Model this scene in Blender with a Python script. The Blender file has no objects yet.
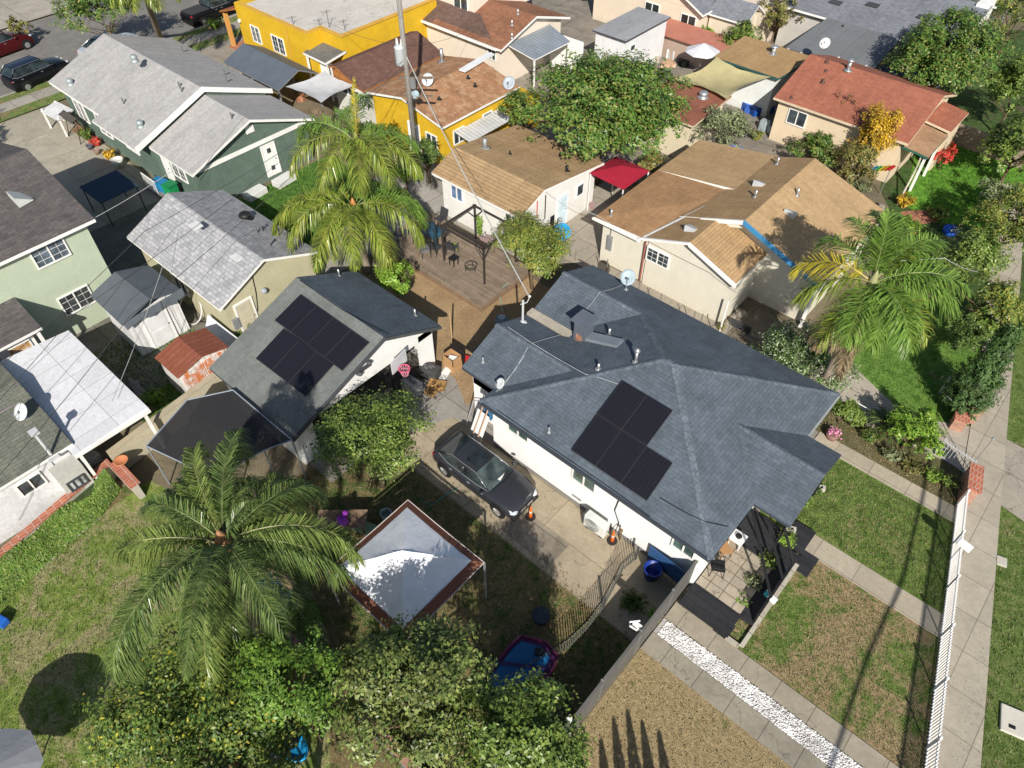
import bpy, math, random
import numpy as np
from mathutils import Vector, Matrix
random.seed(7); RG = np.random.default_rng(7)
C = bpy.context.scene.collection
SC = bpy.context.scene
R = math.radians
# ------------------------------------------------------------------ camera
TH, RO, FPX, YA, CH = R(47.80), R(0.15), 721.6, R(48.66), 25.0
_F = np.array([0, math.cos(TH), -math.sin(TH)]); _R = np.array([1., 0, 0]); _U = np.cross(_R, _F)
_c, _s = math.cos(RO), math.sin(RO)
_R, _U = _c*_R+_s*_U, -_s*_R+_c*_U
_M = np.array([[math.sin(YA), -math.cos(YA), 0], [math.cos(YA), math.sin(YA), 0], [0, 0, 1]])
_F, _R, _U = _M@_F, _M@_R, _M@_U
cd = bpy.data.cameras.new('camera'); cam = bpy.data.objects.new('camera', cd); C.objects.link(cam)
cd.sensor_width = 36; cd.lens = FPX/1024*36; cd.clip_end = 2000; cd.clip_start = 0.1
cam.matrix_world = Matrix(((_R[0], _U[0], -_F[0], 0), (_R[1], _U[1], -_F[1], 0), (_R[2], _U[2], -_F[2], CH), (0, 0, 0, 1)))
SC.camera = cam
def at(px, py, z=0.0):
    "place on the plan where a measured image point at height z stands"
    d = _F*FPX + _R*(px-512) - _U*(py-384)
    t = (z-CH)/d[2]
    return (float(d[0]*t), float(d[1]*t), z)
def pj(p):
    q = np.array(p)-np.array([0, 0, CH]); k = q@_F
    return 512+FPX*(q@_R)/k, 384-FPX*(q@_U)/k
# ------------------------------------------------------------------ light
SAZ, SEL = R(-46.5), R(35)
w = bpy.data.worlds.new('World'); SC.world = w; w.use_nodes = True
nt = w.node_tree; bg = nt.nodes['Background']
sky = nt.nodes.new('ShaderNodeTexSky'); sky.sky_type = 'NISHITA'; sky.sun_disc = False
sky.sun_elevation = SEL; sky.sun_rotation = R(136.5); sky.air_density = 1.0; sky.dust_density = 1.0
nt.links.new(sky.outputs[0], bg.inputs[0]); bg.inputs[1].default_value = 0.078
sl = bpy.data.lights.new('sun', 'SUN'); sl.energy = 5.0; sl.angle = R(0.5); sl.color = (1, .945, .86)
so = bpy.data.objects.new('sun', sl); C.objects.link(so)
sd = Vector((math.cos(SAZ)*math.cos(SEL), math.sin(SAZ)*math.cos(SEL), math.sin(SEL)))
so.rotation_euler = sd.to_track_quat('Z', 'Y').to_euler(); so.location = (20, -20, 40)
SC.view_settings.view_transform = 'Standard'; SC.view_settings.look = 'None'
SC.view_settings.exposure = 0.34; SC.view_settings.gamma = 1; SC.view_settings.use_curve_mapping = False
# ------------------------------------------------------------------ materials
class NT:
    def __init__(s, name):
        s.m = bpy.data.materials.new(name); s.m.use_nodes = True; s.t = s.m.node_tree
        s.b = s.t.nodes['Principled BSDF']; s.o = s.t.nodes['Material Output']
    def n(s, ty, **k):
        x = s.t.nodes.new(ty)
        for a, b in k.items():
            if a.startswith('i_'):
                key = a[2:].replace('_', ' ')
                x.inputs[key].default_value = b
            else: setattr(x, a, b)
        return x
    def l(s, a, b): s.t.links.new(a, b)
    def uv(s, kind='UV'): return s.n('ShaderNodeTexCoord').outputs[kind]
    def pos(s): return s.n('ShaderNodeNewGeometry').outputs['Position']
    def noise(s, vec, scale, detail=4, rough=.6, dist=0):
        x = s.n('ShaderNodeTexNoise'); x.inputs['Scale'].default_value = scale; x.inputs['Detail'].default_value = detail
        x.inputs['Roughness'].default_value = rough; x.inputs['Distortion'].default_value = dist
        s.l(vec, x.inputs['Vector']); return x.outputs[0]
    def ramp(s, fac, stops):
        x = s.n('ShaderNodeValToRGB'); cr = x.color_ramp
        while len(cr.elements) < len(stops): cr.elements.new(.5)
        for e, (p, c) in zip(cr.elements, stops):
            e.position = p; e.color = (*c, 1) if isinstance(c, (tuple, list)) else (c, c, c, 1)
        s.l(fac, x.inputs[0]); return x.outputs[0]
    def mix(s, fac, a, b, mode='MIX'):
        x = s.n('ShaderNodeMix', data_type='RGBA', blend_type=mode)
        for i, v in ((0, fac), (6, a), (7, b)):
            if hasattr(v, 'is_linked') or hasattr(v, 'links'): s.l(v, x.inputs[i])
            elif i == 0: x.inputs[0].default_value = v
            else: x.inputs[i].default_value = (*v, 1) if isinstance(v, (tuple, list)) else (v, v, v, 1)
        return x.outputs[2]
    def bump(s, h, strength=.3, dist=.02):
        x = s.n('ShaderNodeBump'); x.inputs['Strength'].default_value = strength; x.inputs['Distance'].default_value = dist
        s.l(h, x.inputs['Height']); s.l(x.outputs[0], s.b.inputs['Normal'])
    def fin(s, col, rough=.8, metal=0, spec=.3):
        if hasattr(col, 'links'): s.l(col, s.b.inputs['Base Color'])
        else: s.b.inputs['Base Color'].default_value = (*col, 1)
        s.b.inputs['Roughness'].default_value = rough; s.b.inputs['Metallic'].default_value = metal
        s.b.inputs['Specular IOR Level'].default_value = spec
        return s.m
def mul(c, k): return tuple(min(1, x*k) for x in c)
_mc = {}
def paint(c, rough=.6, metal=0, var=.12, spec=.3, scale=1.5):
    key = ('p', c, rough, metal, var, scale)
    if key in _mc: return _mc[key]
    t = NT('paint'); p = t.pos()
    a = t.noise(p, scale, 5); b = t.noise(p, 22, 3)
    f = t.ramp(a, [(.3, 1-var), (.7, 1+var*.6)]); g = t.ramp(b, [(.3, 1-var*.6), (.7, 1+var*.4)])
    col = t.mix(1, t.mix(1, c, f, 'MULTIPLY'), g, 'MULTIPLY')
    _mc[key] = t.fin(col, rough, metal, spec); return _mc[key]
def stucco(c, var=.14, dirt=(.35, .33, .28)):
    key = ('s', c, var)
    if key in _mc: return _mc[key]
    t = NT('stucco'); p = t.pos()
    a = t.noise(p, .9, 6, .65); b = t.noise(p, 45, 3)
    f = t.ramp(a, [(.25, 1-var), (.7, 1.04)])
    col = t.mix(1, c, f, 'MULTIPLY')
    # splash dirt just above the ground and rain marks
    sx = t.n('ShaderNodeSeparateXYZ'); t.l(p, sx.inputs[0])
    mr = t.n('ShaderNodeMapRange'); t.l(sx.outputs[2], mr.inputs[0]); mr.inputs[1].default_value = 0; mr.inputs[2].default_value = .55
    mr.inputs[3].default_value = .5; mr.inputs[4].default_value = 0
    d = t.n('ShaderNodeMath', operation='MULTIPLY'); t.l(mr.outputs[0], d.inputs[0]); t.l(t.noise(p, 3, 5), d.inputs[1])
    col = t.mix(d.outputs[0], col, dirt)
    mp = t.n('ShaderNodeMapping'); mp.inputs['Scale'].default_value = (5, 5, .35); t.l(p, mp.inputs[0])
    st = t.ramp(t.noise(mp.outputs[0], 1.3, 4), [(.55, 0), (.8, .1)])
    col = t.mix(st, col, mul(dirt, .9))
    g_ = t.noise(p, 7, 6, .75); col = t.mix(1, col, t.ramp(g_, [(.3, 1-var*.8), (.7, 1+var*.25)]), 'MULTIPLY'); t.bump(b, .4, .015); _mc[key] = t.fin(col, .9); return _mc[key]
def shingle(c, c2=None, row=.145, wid=.32, mort=.5, var=.22, patch=None, bumps=.5):
    key = ('sh', c, c2, row, wid, mort, patch)
    if key in _mc: return _mc[key]
    c2 = c2 or mul(c, .72)
    t = NT('shingles'); u = t.uv(); p = t.pos()
    br = t.n('ShaderNodeTexBrick', offset=.5); t.l(u, br.inputs['Vector'])
    br.inputs['Color1'].default_value = (*c, 1); br.inputs['Color2'].default_value = (*c2, 1); br.inputs['Mortar'].default_value = (*mul(c, mort), 1)
    br.inputs['Scale'].default_value = 1; br.inputs['Mortar Size'].default_value = row*.07; br.inputs['Mortar Smooth'].default_value = .3
    br.inputs['Bias'].default_value = -.1; br.inputs['Brick Width'].default_value = wid; br.inputs['Row Height'].default_value = row
    a = t.noise(p, .55, 6, .65, .4); b = t.noise(p, 38, 3); g = t.noise(p, 4.5, 5, .7)
    col = t.mix(1, br.outputs[0], t.ramp(a, [(.28, 1-var), (.72, 1+var)]), 'MULTIPLY')
    col = t.mix(1, col, t.ramp(g, [(.3, .86), (.7, 1.12)]), 'MULTIPLY')
    col = t.mix(1, col, t.ramp(b, [(.3, .82), (.7, 1.18)]), 'MULTIPLY')
    mp = t.n('ShaderNodeMapping'); mp.inputs['Scale'].default_value = (1.6, .22, 1); t.l(u, mp.inputs[0])
    col = t.mix(1, col, t.ramp(t.noise(mp.outputs[0], 1.5, 6, .7, .3), [(.34, .88), (.66, 1.08)]), 'MULTIPLY')
    if patch: col = t.mix(t.ramp(t.noise(p, 1.6, 5, .7), [(.48, 0), (.62, .8)]), col, patch)
    t.bump(br.outputs[1], -bumps, .012)
    _mc[key] = t.fin(col, .92, 0, .2); return _mc[key]
def concrete(c=(.36, .32, .255), slab=(1.5, 1.5), var=.25, joint=.018, crack=True, off=(0, 0, 0)):
    key = ('c', c, slab, var, off)
    if key in _mc: return _mc[key]
    t = NT('concrete'); p = t.pos()
    mp = t.n('ShaderNodeMapping'); t.l(p, mp.inputs[0]); mp.inputs['Location'].default_value = off
    br = t.n('ShaderNodeTexBrick', offset=0); t.l(mp.outputs[0], br.inputs['Vector'])
    br.inputs['Color1'].default_value = (*c, 1); br.inputs['Color2'].default_value = (*mul(c, .86), 1); br.inputs['Mortar'].default_value = (*mul(c, .4), 1)
    br.inputs['Scale'].default_value = 1; br.inputs['Mortar Size'].default_value = joint; br.inputs['Brick Width'].default_value = slab[0]; br.inputs['Row Height'].default_value = slab[1]
    a = t.noise(p, .7, 7, .7, .6); g = t.noise(p, 6, 5, .7)
    col = t.mix(1, br.outputs[0], t.ramp(a, [(.3, 1-var), (.72, 1+var*.5)]), 'MULTIPLY')
    col = t.mix(1, col, t.ramp(g, [(.3, .87), (.7, 1.08)]), 'MULTIPLY')
    if crack:
        v = t.n('ShaderNodeTexVoronoi', feature='DISTANCE_TO_EDGE'); v.inputs['Scale'].default_value = .42
        w_ = t.n('ShaderNodeVectorMath', operation='ADD'); t.l(p, w_.inputs[0])
        nn = t.n('ShaderNodeTexNoise'); nn.inputs['Scale'].default_value = 1.7; nn.inputs['Detail'].default_value = 5; t.l(p, nn.inputs['Vector'])
        t.l(nn.outputs[1], w_.inputs[1]); t.l(w_.outputs[0], v.inputs['Vector'])
        ck = t.ramp(v.outputs['Distance'], [(0, .8), (.007, 0)])
        col = t.mix(ck, col, mul(c, .35))
    st = t.ramp(t.noise(p, 1.9, 6, .75), [(.6, 0), (.72, .35)])
    col = t.mix(st, col, mul(c, .45))
    t.bump(g, .15, .01); _mc[key] = t.fin(col, .92, 0, .15); return _mc[key]
def lawn(g1=(.075, .13, .028), g2=(.115, .155, .045), dry=(.24, .19, .10), dryness=.5, bare=None, sc=1.0):
    key = ('l', g1, g2, dry, dryness)
    if key in _mc: return _mc[key]
    t = NT('lawn'); p = t.pos()
    a = t.noise(p, .5*sc, 8, .72, 1.2); b = t.noise(p, 2.6, 7, .8, .5); d = t.noise(p, 19, 5, .85)
    col = t.mix(t.ramp(b, [(.4, 0), (.6, 1)]), mul(g1, .88), mul(g2, 1.25))
    ad = t.n('ShaderNodeMath', operation='MULTIPLY_ADD'); t.l(b, ad.inputs[0]); ad.inputs[1].default_value = .7; t.l(a, ad.inputs[2])
    m = t.ramp(ad.outputs[0], [(1.08-dryness*.52, 0), (1.2-dryness*.52, 1)])
    dv = t.mix(t.ramp(t.noise(p, 6, 6, .8), [(.38, 0), (.62, 1)]), mul(dry, 1.1), mul(dry, .65))
    col = t.mix(m, col, dv)
    bare = t.ramp(t.noise(p, 1.1, 7, .75, .6), [(.7, 0), (.78, .6)])
    col = t.mix(bare, col, (.2, .145, .085))
    col = t.mix(1, col, t.ramp(d, [(.32, .62), (.5, 1.15), (.68, 1.9)]), 'MULTIPLY')
    t.bump(d, 1, .08); _mc[key] = t.fin(col, .95, 0, .1); return _mc[key]
def dirt(c=(.27, .2, .115), c2=(.14, .10, .06)):
    t = NT('dirt'); p = t.pos()
    a = t.noise(p, .6, 7, .7, .6); b = t.noise(p, 9, 5, .8); d = t.noise(p, 40, 3)
    col = t.mix(t.ramp(a, [(.35, 0), (.68, 1)]), c, c2)
    col = t.mix(1, col, t.ramp(b, [(.3, .7), (.7, 1.25)]), 'MULTIPLY'); col = t.mix(1, col, t.ramp(d, [(.3, .8), (.7, 1.2)]), 'MULTIPLY')
    t.bump(b, .5, .04); return t.fin(col, .95, 0, .1)
def planks(c, wid=.14, var=.3, alongx=True, rough=.75):
    key = ('pl', c, wid, alongx)
    if key in _mc: return _mc[key]
    t = NT('planks'); p = t.uv()
    br = t.n('ShaderNodeTexBrick', offset=.37)
    mp = t.n('ShaderNodeMapping'); t.l(p, mp.inputs[0])
    if not alongx: mp.inputs['Rotation'].default_value = (0, 0, R(90))
    t.l(mp.outputs[0], br.inputs['Vector'])
    br.inputs['Color1'].default_value = (*c, 1); br.inputs['Color2'].default_value = (*mul(c, 1-var), 1); br.inputs['Mortar'].default_value = (*mul(c, .3), 1)
    br.inputs['Scale'].default_value = 1; br.inputs['Mortar Size'].default_value = .008; br.inputs['Brick Width'].default_value = 3.2; br.inputs['Row Height'].default_value = wid
    a = t.noise(t.pos(), 2.2, 6, .7); b = t.noise(t.pos(), 30, 3)
    col = t.mix(1, br.outputs[0], t.ramp(a, [(.3, .75), (.7, 1.15)]), 'MULTIPLY'); col = t.mix(1, col, t.ramp(b, [(.3, .85), (.7, 1.1)]), 'MULTIPLY')
    t.bump(br.outputs[1], -.4, .01); _mc[key] = t.fin(col, rough, 0, .2); return _mc[key]
def ribbed(c, wid=.2, c2=None, rust=None, metal=.0, rough=.5, rot=True):
    key = ('rb', c, wid, rust, rot)
    if key in _mc: return _mc[key]
    t = NT('sheet_metal'); p = t.uv()
    wv = t.n('ShaderNodeTexWave', wave_type='BANDS', bands_direction='X' if rot else 'Y'); wv.inputs['Scale'].default_value = .314/wid*1.0
    wv.inputs['Distortion'].default_value = 0; t.l(p, wv.inputs['Vector'])
    a = t.noise(t.pos(), 1.1, 6, .7); b = t.noise(t.pos(), 14, 4)
    col = t.mix(1, c, t.ramp(a, [(.3, .8), (.7, 1.08)]), 'MULTIPLY'); col = t.mix(1, col, t.ramp(b, [(.3, .9), (.7, 1.06)]), 'MULTIPLY')
    col = t.mix(1, col, t.ramp(wv.outputs[1], [(0, .72), (.25, 1)]), 'MULTIPLY')
    if rust:
        col = t.mix(t.ramp(t.noise(t.pos(), 2.8, 6, .75), [(.42, 0), (.56, .95)]), col, rust)
    t.bump(wv.outputs[1], .5, .015); _mc[key] = t.fin(col, rough, metal, .4); return _mc[key]
def brick(c=(.36, .13, .07), c2=(.28, .09, .05), mo=(.35, .3, .25), bw=.22, rh=.075, mort=.008):
    key = ('bk', c, bw, rh)
    if key in _mc: return _mc[key]
    t = NT('bricks'); br = t.n('ShaderNodeTexBrick'); t.l(t.uv(), br.inputs['Vector'])
    br.inputs['Color1'].default_value = (*c, 1); br.inputs['Color2'].default_value = (*c2, 1); br.inputs['Mortar'].default_value = (*mo, 1)
    br.inputs['Scale'].default_value = 1; br.inputs['Mortar Size'].default_value = mort; br.inputs['Brick Width'].default_value = bw; br.inputs['Row Height'].default_value = rh
    col = t.mix(1, br.outputs[0], t.ramp(t.noise(t.pos(), 3, 5), [(.3, .75), (.7, 1.15)]), 'MULTIPLY')
    t.bump(br.outputs[1], -.4, .01); _mc[key] = t.fin(col, .9, 0, .2); return _mc[key]
def glass(c=(.035, .048, .055), rough=.16):
    key = ('g', c)
    if key in _mc: return _mc[key]
    t = NT('window_glass'); p = t.pos()
    col = t.mix(1, c, t.ramp(t.noise(p, 1.8, 3), [(.35, .5), (.65, 1.8)]), 'MULTIPLY')
    _mc[key] = t.fin(col, rough, 0, .6); return _mc[key]
def solar():
    if 'solar' in _mc: return _mc['solar']
    t = NT('solar_cells'); br = t.n('ShaderNodeTexBrick', offset=0); t.l(t.uv(), br.inputs['Vector'])
    br.inputs['Color1'].default_value = (.008, .008, .012, 1); br.inputs['Color2'].default_value = (.010, .010, .015, 1); br.inputs['Mortar'].default_value = (.03, .03, .036, 1)
    br.inputs['Scale'].default_value = 1; br.inputs['Mortar Size'].default_value = .006; br.inputs['Brick Width'].default_value = .16; br.inputs['Row Height'].default_value = .08
    _mc['solar'] = t.fin(br.outputs[0], .28, 0, .35); return _mc['solar']
def leafm(cols, trans=.25, rough=.55, k=1.0):
    cols = [tuple(min(.8, v*k) for v in c) for c in cols]
    key = ('lf', tuple(cols), trans)
    if key in _mc: return _mc[key]
    t = NT('leaves'); g = t.n('ShaderNodeNewGeometry')
    n = len(cols); col = t.ramp(g.outputs['Random Per Island'], [(i/(n-1)*.98, c) for i, c in enumerate(cols)])
    col = t.mix(1, col, t.ramp(t.noise(g.outputs['Position'], 1.3, 4, .7), [(.32, .6), (.68, 1.4)]), 'MULTIPLY')
    t.fin(col, rough, 0, .35)
    tr = t.n('ShaderNodeBsdfTranslucent'); t.l(t.mix(1, col, (1.2, 1.35, .6), 'MULTIPLY'), tr.inputs[0])
    mx = t.n('ShaderNodeMixShader'); mx.inputs[0].default_value = trans
    t.l(t.b.outputs[0], mx.inputs[1]); t.l(tr.outputs[0], mx.inputs[2]); t.l(mx.outputs[0], t.o.inputs[0])
    _mc[key] = t.m; return t.m
def cloth(c, trans=.25):
    key = ('cl', c, trans)
    if key in _mc: return _mc[key]
    t = NT('cloth'); p = t.pos()
    col = t.mix(1, c, t.ramp(t.noise(p, 1.6, 5), [(.3, .86), (.7, 1.06)]), 'MULTIPLY')
    t.bump(t.noise(p, 3, 4), .3, .05); t.fin(col, .8, 0, .2)
    tr = t.n('ShaderNodeBsdfTranslucent'); t.l(col, tr.inputs[0])
    mx = t.n('ShaderNodeMixShader'); mx.inputs[0].default_value = trans
    t.l(t.b.outputs[0], mx.inputs[1]); t.l(tr.outputs[0], mx.inputs[2]); t.l(mx.outputs[0], t.o.inputs[0])
    _mc[key] = t.m; return t.m
def mesh_net(c, holes=.35, scale=60):
    key = ('net', c, holes)
    if key in _mc: return _mc[key]
    t = NT('netting'); t.fin(c, .9)
    tp = t.n('ShaderNodeBsdfTransparent'); mx = t.n('ShaderNodeMixShader'); mx.inputs[0].default_value = holes
    t.l(t.b.outputs[0], mx.inputs[1]); t.l(tp.outputs[0], mx.inputs[2]); t.l(mx.outputs[0], t.o.inputs[0]); _mc[key] = t.m; return t.m
WHITE = paint((.78, .77, .74)); BLACK = paint((.015, .015, .016), .5); DGREY = paint((.06, .062, .066)); GREYM = paint((.3, .31, .32), .45, .3)
STEEL = paint((.5, .51, .52), .35, .7); WOOD = planks((.25, .16, .09)); BARK = paint((.16, .115, .075), .95, 0, .35, .1, 6); TYRE = paint((.012, .012, .012), .9)
RUBBER = TYRE
# ------------------------------------------------------------------ mesh builder
class MB:
    def __init__(s): s.v = []; s.f = []; s.m = []; s.sm = False
    def poly(s, pts, m=0):
        b = len(s.v); s.v += [tuple(p) for p in pts]; s.f.append(tuple(range(b, b+len(pts)))); s.m.append(m); return s
    def box(s, x0, y0, z0, x1, y1, z1, m=0):
        x0, x1 = min(x0, x1), max(x0, x1); y0, y1 = min(y0, y1), max(y0, y1)
        b = len(s.v)
        s.v += [(x0, y0, z0), (x1, y0, z0), (x1, y1, z0), (x0, y1, z0), (x0, y0, z1), (x1, y0, z1), (x1, y1, z1), (x0, y1, z1)]
        for q in ((0, 3, 2, 1), (4, 5, 6, 7), (0, 1, 5, 4), (1, 2, 6, 5), (2, 3, 7, 6), (3, 0, 4, 7)): s.f.append(tuple(b+i for i in q)); s.m.append(m)
        return s
    def obox(s, c, size, rz=0, m=0, rx=0, ry=0):
        b = len(s.v); s.box(-size[0]/2, -size[1]/2, -size[2]/2, size[0]/2, size[1]/2, size[2]/2, m)
        Mx = Matrix.Translation(c) @ Matrix.Rotation(rz, 4, 'Z') @ Matrix.Rotation(ry, 4, 'Y') @ Matrix.Rotation(rx, 4, 'X')
        for i in range(b, len(s.v)): s.v[i] = tuple(Mx @ Vector(s.v[i]))
        return s
    def prism(s, pts, z0, z1, m=0, mt=None):
        a = sum(pts[i][0]*pts[(i+1) % len(pts)][1]-pts[(i+1) % len(pts)][0]*pts[i][1] for i in range(len(pts)))
        if a < 0: pts = pts[::-1]
        n = len(pts); b = len(s.v)
        s.v += [(p[0], p[1], z0) for p in pts]+[(p[0], p[1], z1) for p in pts]
        s.f.append(tuple(b+n+i for i in range(n))); s.m.append(m if mt is None else mt)
        s.f.append(tuple(b+i for i in range(n))[::-1]); s.m.append(m)
        for i in range(n):
            j = (i+1) % n; s.f.append((b+i, b+j, b+n+j, b+n+i)); s.m.append(m)
        return s
    def slab(s, pts, t=.12, m=0, ms=1):
        "a sloping roof plane with its thickness hung below it"
        v = [Vector(p) for p in pts]; nrm = Vector((0, 0, 0))
        for i in range(1, len(v)-1): nrm += (v[i]-v[0]).cross(v[i+1]-v[0])
        if nrm.z < 0: v = v[::-1]
        n = len(v); b = len(s.v)
        s.v += [tuple(p) for p in v]+[(p.x, p.y, p.z-t) for p in v]
        s.f.append(tuple(b+i for i in range(n))); s.m.append(m)
        s.f.append(tuple(b+n+i for i in range(n))[::-1]); s.m.append(ms)
        for i in range(n):
            j = (i+1) % n; s.f.append((b+j, b+i, b+n+i, b+n+j)); s.m.append(ms)
        return s
    def cyl(s, p0, p1, r0, r1=None, n=10, m=0, caps=True):
        r1 = r0 if r1 is None else r1
        p0, p1 = Vector(p0), Vector(p1); d = (p1-p0).normalized() if (p1-p0).length > 1e-9 else Vector((0, 0, 1))
        a = d.cross(Vector((0, 0, 1)) if abs(d.z) < .9 else Vector((1, 0, 0))).normalized(); c = d.cross(a)
        b = len(s.v)
        for p, r in ((p0, r0), (p1, r1)):
            for i in range(n):
                t = 2*math.pi*i/n; s.v.append(tuple(p+(a*math.cos(t)+c*math.sin(t))*r))
        for i in range(n):
            j = (i+1) % n; s.f.append((b+i, b+n+i, b+n+j, b+j)); s.m.append(m)
        if caps:
            s.f.append(tuple(b+i for i in range(n))); s.m.append(m); s.f.append(tuple(b+n+i for i in range(n))[::-1]); s.m.append(m)
        return s
    def tube(s, pts, r, n=6, m=0, r1=None):
        pts = [Vector(p) for p in pts]; k = len(pts); b = len(s.v)
        for q, p in enumerate(pts):
            d = (pts[min(q+1, k-1)]-pts[max(q-1, 0)]).normalized()
            a = d.cross(Vector((0, 0, 1)) if abs(d.z) < .95 else Vector((1, 0, 0))).normalized(); c = d.cross(a)
            rr = r if r1 is None else r+(r1-r)*q/(k-1)
            for i in range(n):
                t = 2*math.pi*i/n; s.v.append(tuple(p+(a*math.cos(t)+c*math.sin(t))*rr))
        for q in range(k-1):
            for i in range(n):
                j = (i+1) % n; s.f.append((b+q*n+i, b+(q+1)*n+i, b+(q+1)*n+j, b+q*n+j)); s.m.append(m)
        s.f.append(tuple(b+i for i in range(n))); s.m.append(m); s.f.append(tuple(b+(k-1)*n+i for i in range(n))[::-1]); s.m.append(m)
        return s
    def lathe(s, c, prof, n=16, m=0, sx=1, sy=1):
        "prof: list of (r, z) from bottom to top"
        b = len(s.v)
        for r, z in prof:
            for i in range(n):
                t = 2*math.pi*i/n; s.v.append((c[0]+r*sx*math.cos(t), c[1]+r*sy*math.sin(t), c[2]+z))
        for q in range(len(prof)-1):
            for i in range(n):
                j = (i+1) % n; s.f.append((b+q*n+i, b+q*n+j, b+(q+1)*n+j, b+(q+1)*n+i)); s.m.append(m)
        s.f.append(tuple(b+i for i in range(n))[::-1]); s.m.append(m)
        s.f.append(tuple(b+(len(prof)-1)*n+i for i in range(n))); s.m.append(m)
        return s
    def ball(s, c, r, n=12, m=0):
        if not isinstance(r, (tuple, list)): r = (r, r, r)
        k = n//2; prof = [(math.sin(math.pi*i/k)*1.0 if 0 < i < k else .02, -math.cos(math.pi*i/k)) for i in range(k+1)]
        b = len(s.v); s.lathe((0, 0, 0), prof, n, m)
        for i in range(b, len(s.v)):
            x, y, z = s.v[i]; s.v[i] = (c[0]+x*r[0], c[1]+y*r[1], c[2]+z*r[2])
        return s
    def smooth(s): s.sm = True; return s
def mesh_from(name, v, f, mi, mats, sm, org, uv=True):
    me = bpy.data.meshes.new(name)
    V = np.array(v, dtype=float)-np.array(org)
    me.from_pydata(V.tolist(), [], f)
    for x in mats: me.materials.append(x)
    if len(mats) > 1: me.polygons.foreach_set('material_index', [min(i, len(mats)-1) for i in mi])
    if sm: me.polygons.foreach_set('use_smooth', [True]*len(f))
    if uv:
        ul = me.uv_layers.new(name='UVMap'); out = []
        Vw = np.array(v, dtype=float)
        for fc in f:
            P = Vw[list(fc)]
            nn = np.cross(P[1]-P[0], P[-1]-P[0]); l = np.linalg.norm(nn)
            if l < 1e-9 and len(fc) > 3: nn = np.cross(P[2]-P[1], P[0]-P[1]); l = np.linalg.norm(nn)
            nn = nn/l if l > 1e-9 else np.array([0, 0, 1.])
            if abs(nn[2]) > .995: a = np.array([1., 0, 0]); c = np.array([0, 1., 0])
            else:
                a = np.cross([0, 0, 1.], nn); a /= np.linalg.norm(a); c = np.cross(nn, a)
            for p in P: out += [p@a, p@c]
        ul.data.foreach_set('uv', out)
    me.update(); return me
def wloc(o):
    p = Vector((0, 0, 0))
    while o: p += o.location; o = o.parent
    return p
def tag(o, label=None, cat=None, group=None, kind=None):
    if label: o['label'] = label
    if cat: o['category'] = cat
    if group: o['group'] = group
    if kind: o['kind'] = kind
    return o
def obj(name, mb, mats, parent=None, label=None, cat=None, group=None, kind=None, bevel=0, local=False, org=None):
    mats = mats if isinstance(mats, (list, tuple)) else [mats]
    V = np.array(mb.v)
    if org is None: org = (0, 0, 0) if local else (float((V[:, 0].min()+V[:, 0].max())/2), float((V[:, 1].min()+V[:, 1].max())/2), float(V[:, 2].min()))
    me = mesh_from(name, mb.v, mb.f, mb.m, mats, mb.sm, org)
    o = bpy.data.objects.new(name, me); C.objects.link(o)
    if parent is not None:
        o.parent = parent; o.location = Vector(org) if local else Vector(org)-wloc(parent)
    else: o.location = org
    if bevel:
        b = o.modifiers.new('bevel', 'BEVEL'); b.width = bevel; b.segments = 2; b.limit_method = 'ANGLE'
    return tag(o, label, cat, group, kind)
def thing(name, label, cat, loc=(0, 0, 0), rz=0, group=None):
    o = bpy.data.objects.new(name, None); C.objects.link(o); o.location = loc; o.rotation_euler = (0, 0, rz); o.empty_display_size = .2
    return tag(o, label, cat, group)
def copy_tree(o, parent=None):
    c = o.copy(); C.objects.link(c); c.parent = parent
    for ch in [x for x in bpy.data.objects if x.parent == o]: copy_tree(ch, c)
    return c
def struct(name, mb, mats): return obj(name, mb, mats, kind='structure')
# ------------------------------------------------------------------ ground and paving
def sheet(name, pts, z, mat, px=True):
    q = [at(x, y, 0)[:2] if px else (x, y) for x, y in pts]
    a = sum(q[i][0]*q[(i+1) % len(q)][1]-q[(i+1) % len(q)][0]*q[i][1] for i in range(len(q)))
    if a < 0: q = q[::-1]
    return struct(name, MB().poly([(x, y, z) for x, y in q]), mat)
def rect(x0, y0, x1, y1): return [(x0, y0), (x1, y0), (x1, y1), (x0, y1)]
DIRT = dirt(); DIRTD = dirt((.16, .125, .08), (.09, .075, .05)); DIRTT = dirt((.36, .25, .14), (.25, .17, .095))
ASPH = concrete((.2, .19, .175), (40, 40), .22, 0.001, True); CONC = concrete((.41, .345, .245), (3.0, 1.55), .22, .014, True, (0, .2, 0))
CONCG = concrete((.31, .29, .26), (2.4, 2.4), .2); WALK = concrete((.44, .385, .295), (1.55, 1.3), .14, .012, False, (.4, .2, 0))
sheet('ground', rect(-400, -300, 300, 400), 0, dirt((.2, .165, .11), (.12, .105, .07)), False)
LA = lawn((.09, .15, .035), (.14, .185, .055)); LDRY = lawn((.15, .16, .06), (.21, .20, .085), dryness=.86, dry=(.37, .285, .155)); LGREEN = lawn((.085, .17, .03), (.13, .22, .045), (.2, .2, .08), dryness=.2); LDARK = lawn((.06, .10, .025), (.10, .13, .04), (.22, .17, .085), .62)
LFRONT = lawn((.09, .15, .035), (.14, .185, .05), (.30, .225, .12), .58)
sheet('back_lawn', [(0, 605), (37, 571), (100, 516), (150, 480), (300, 560), (330, 640), (330, 900), (-250, 900), (-250, 720)], .008, lawn((.13, .19, .035), (.18, .235, .055), (.32, .29, .145), dryness=.48))
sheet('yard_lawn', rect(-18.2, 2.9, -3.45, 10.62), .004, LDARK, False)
sheet('shaded_yard', rect(-23.2, -12, -5, 2.45), .002, LDARK, False)
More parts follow.
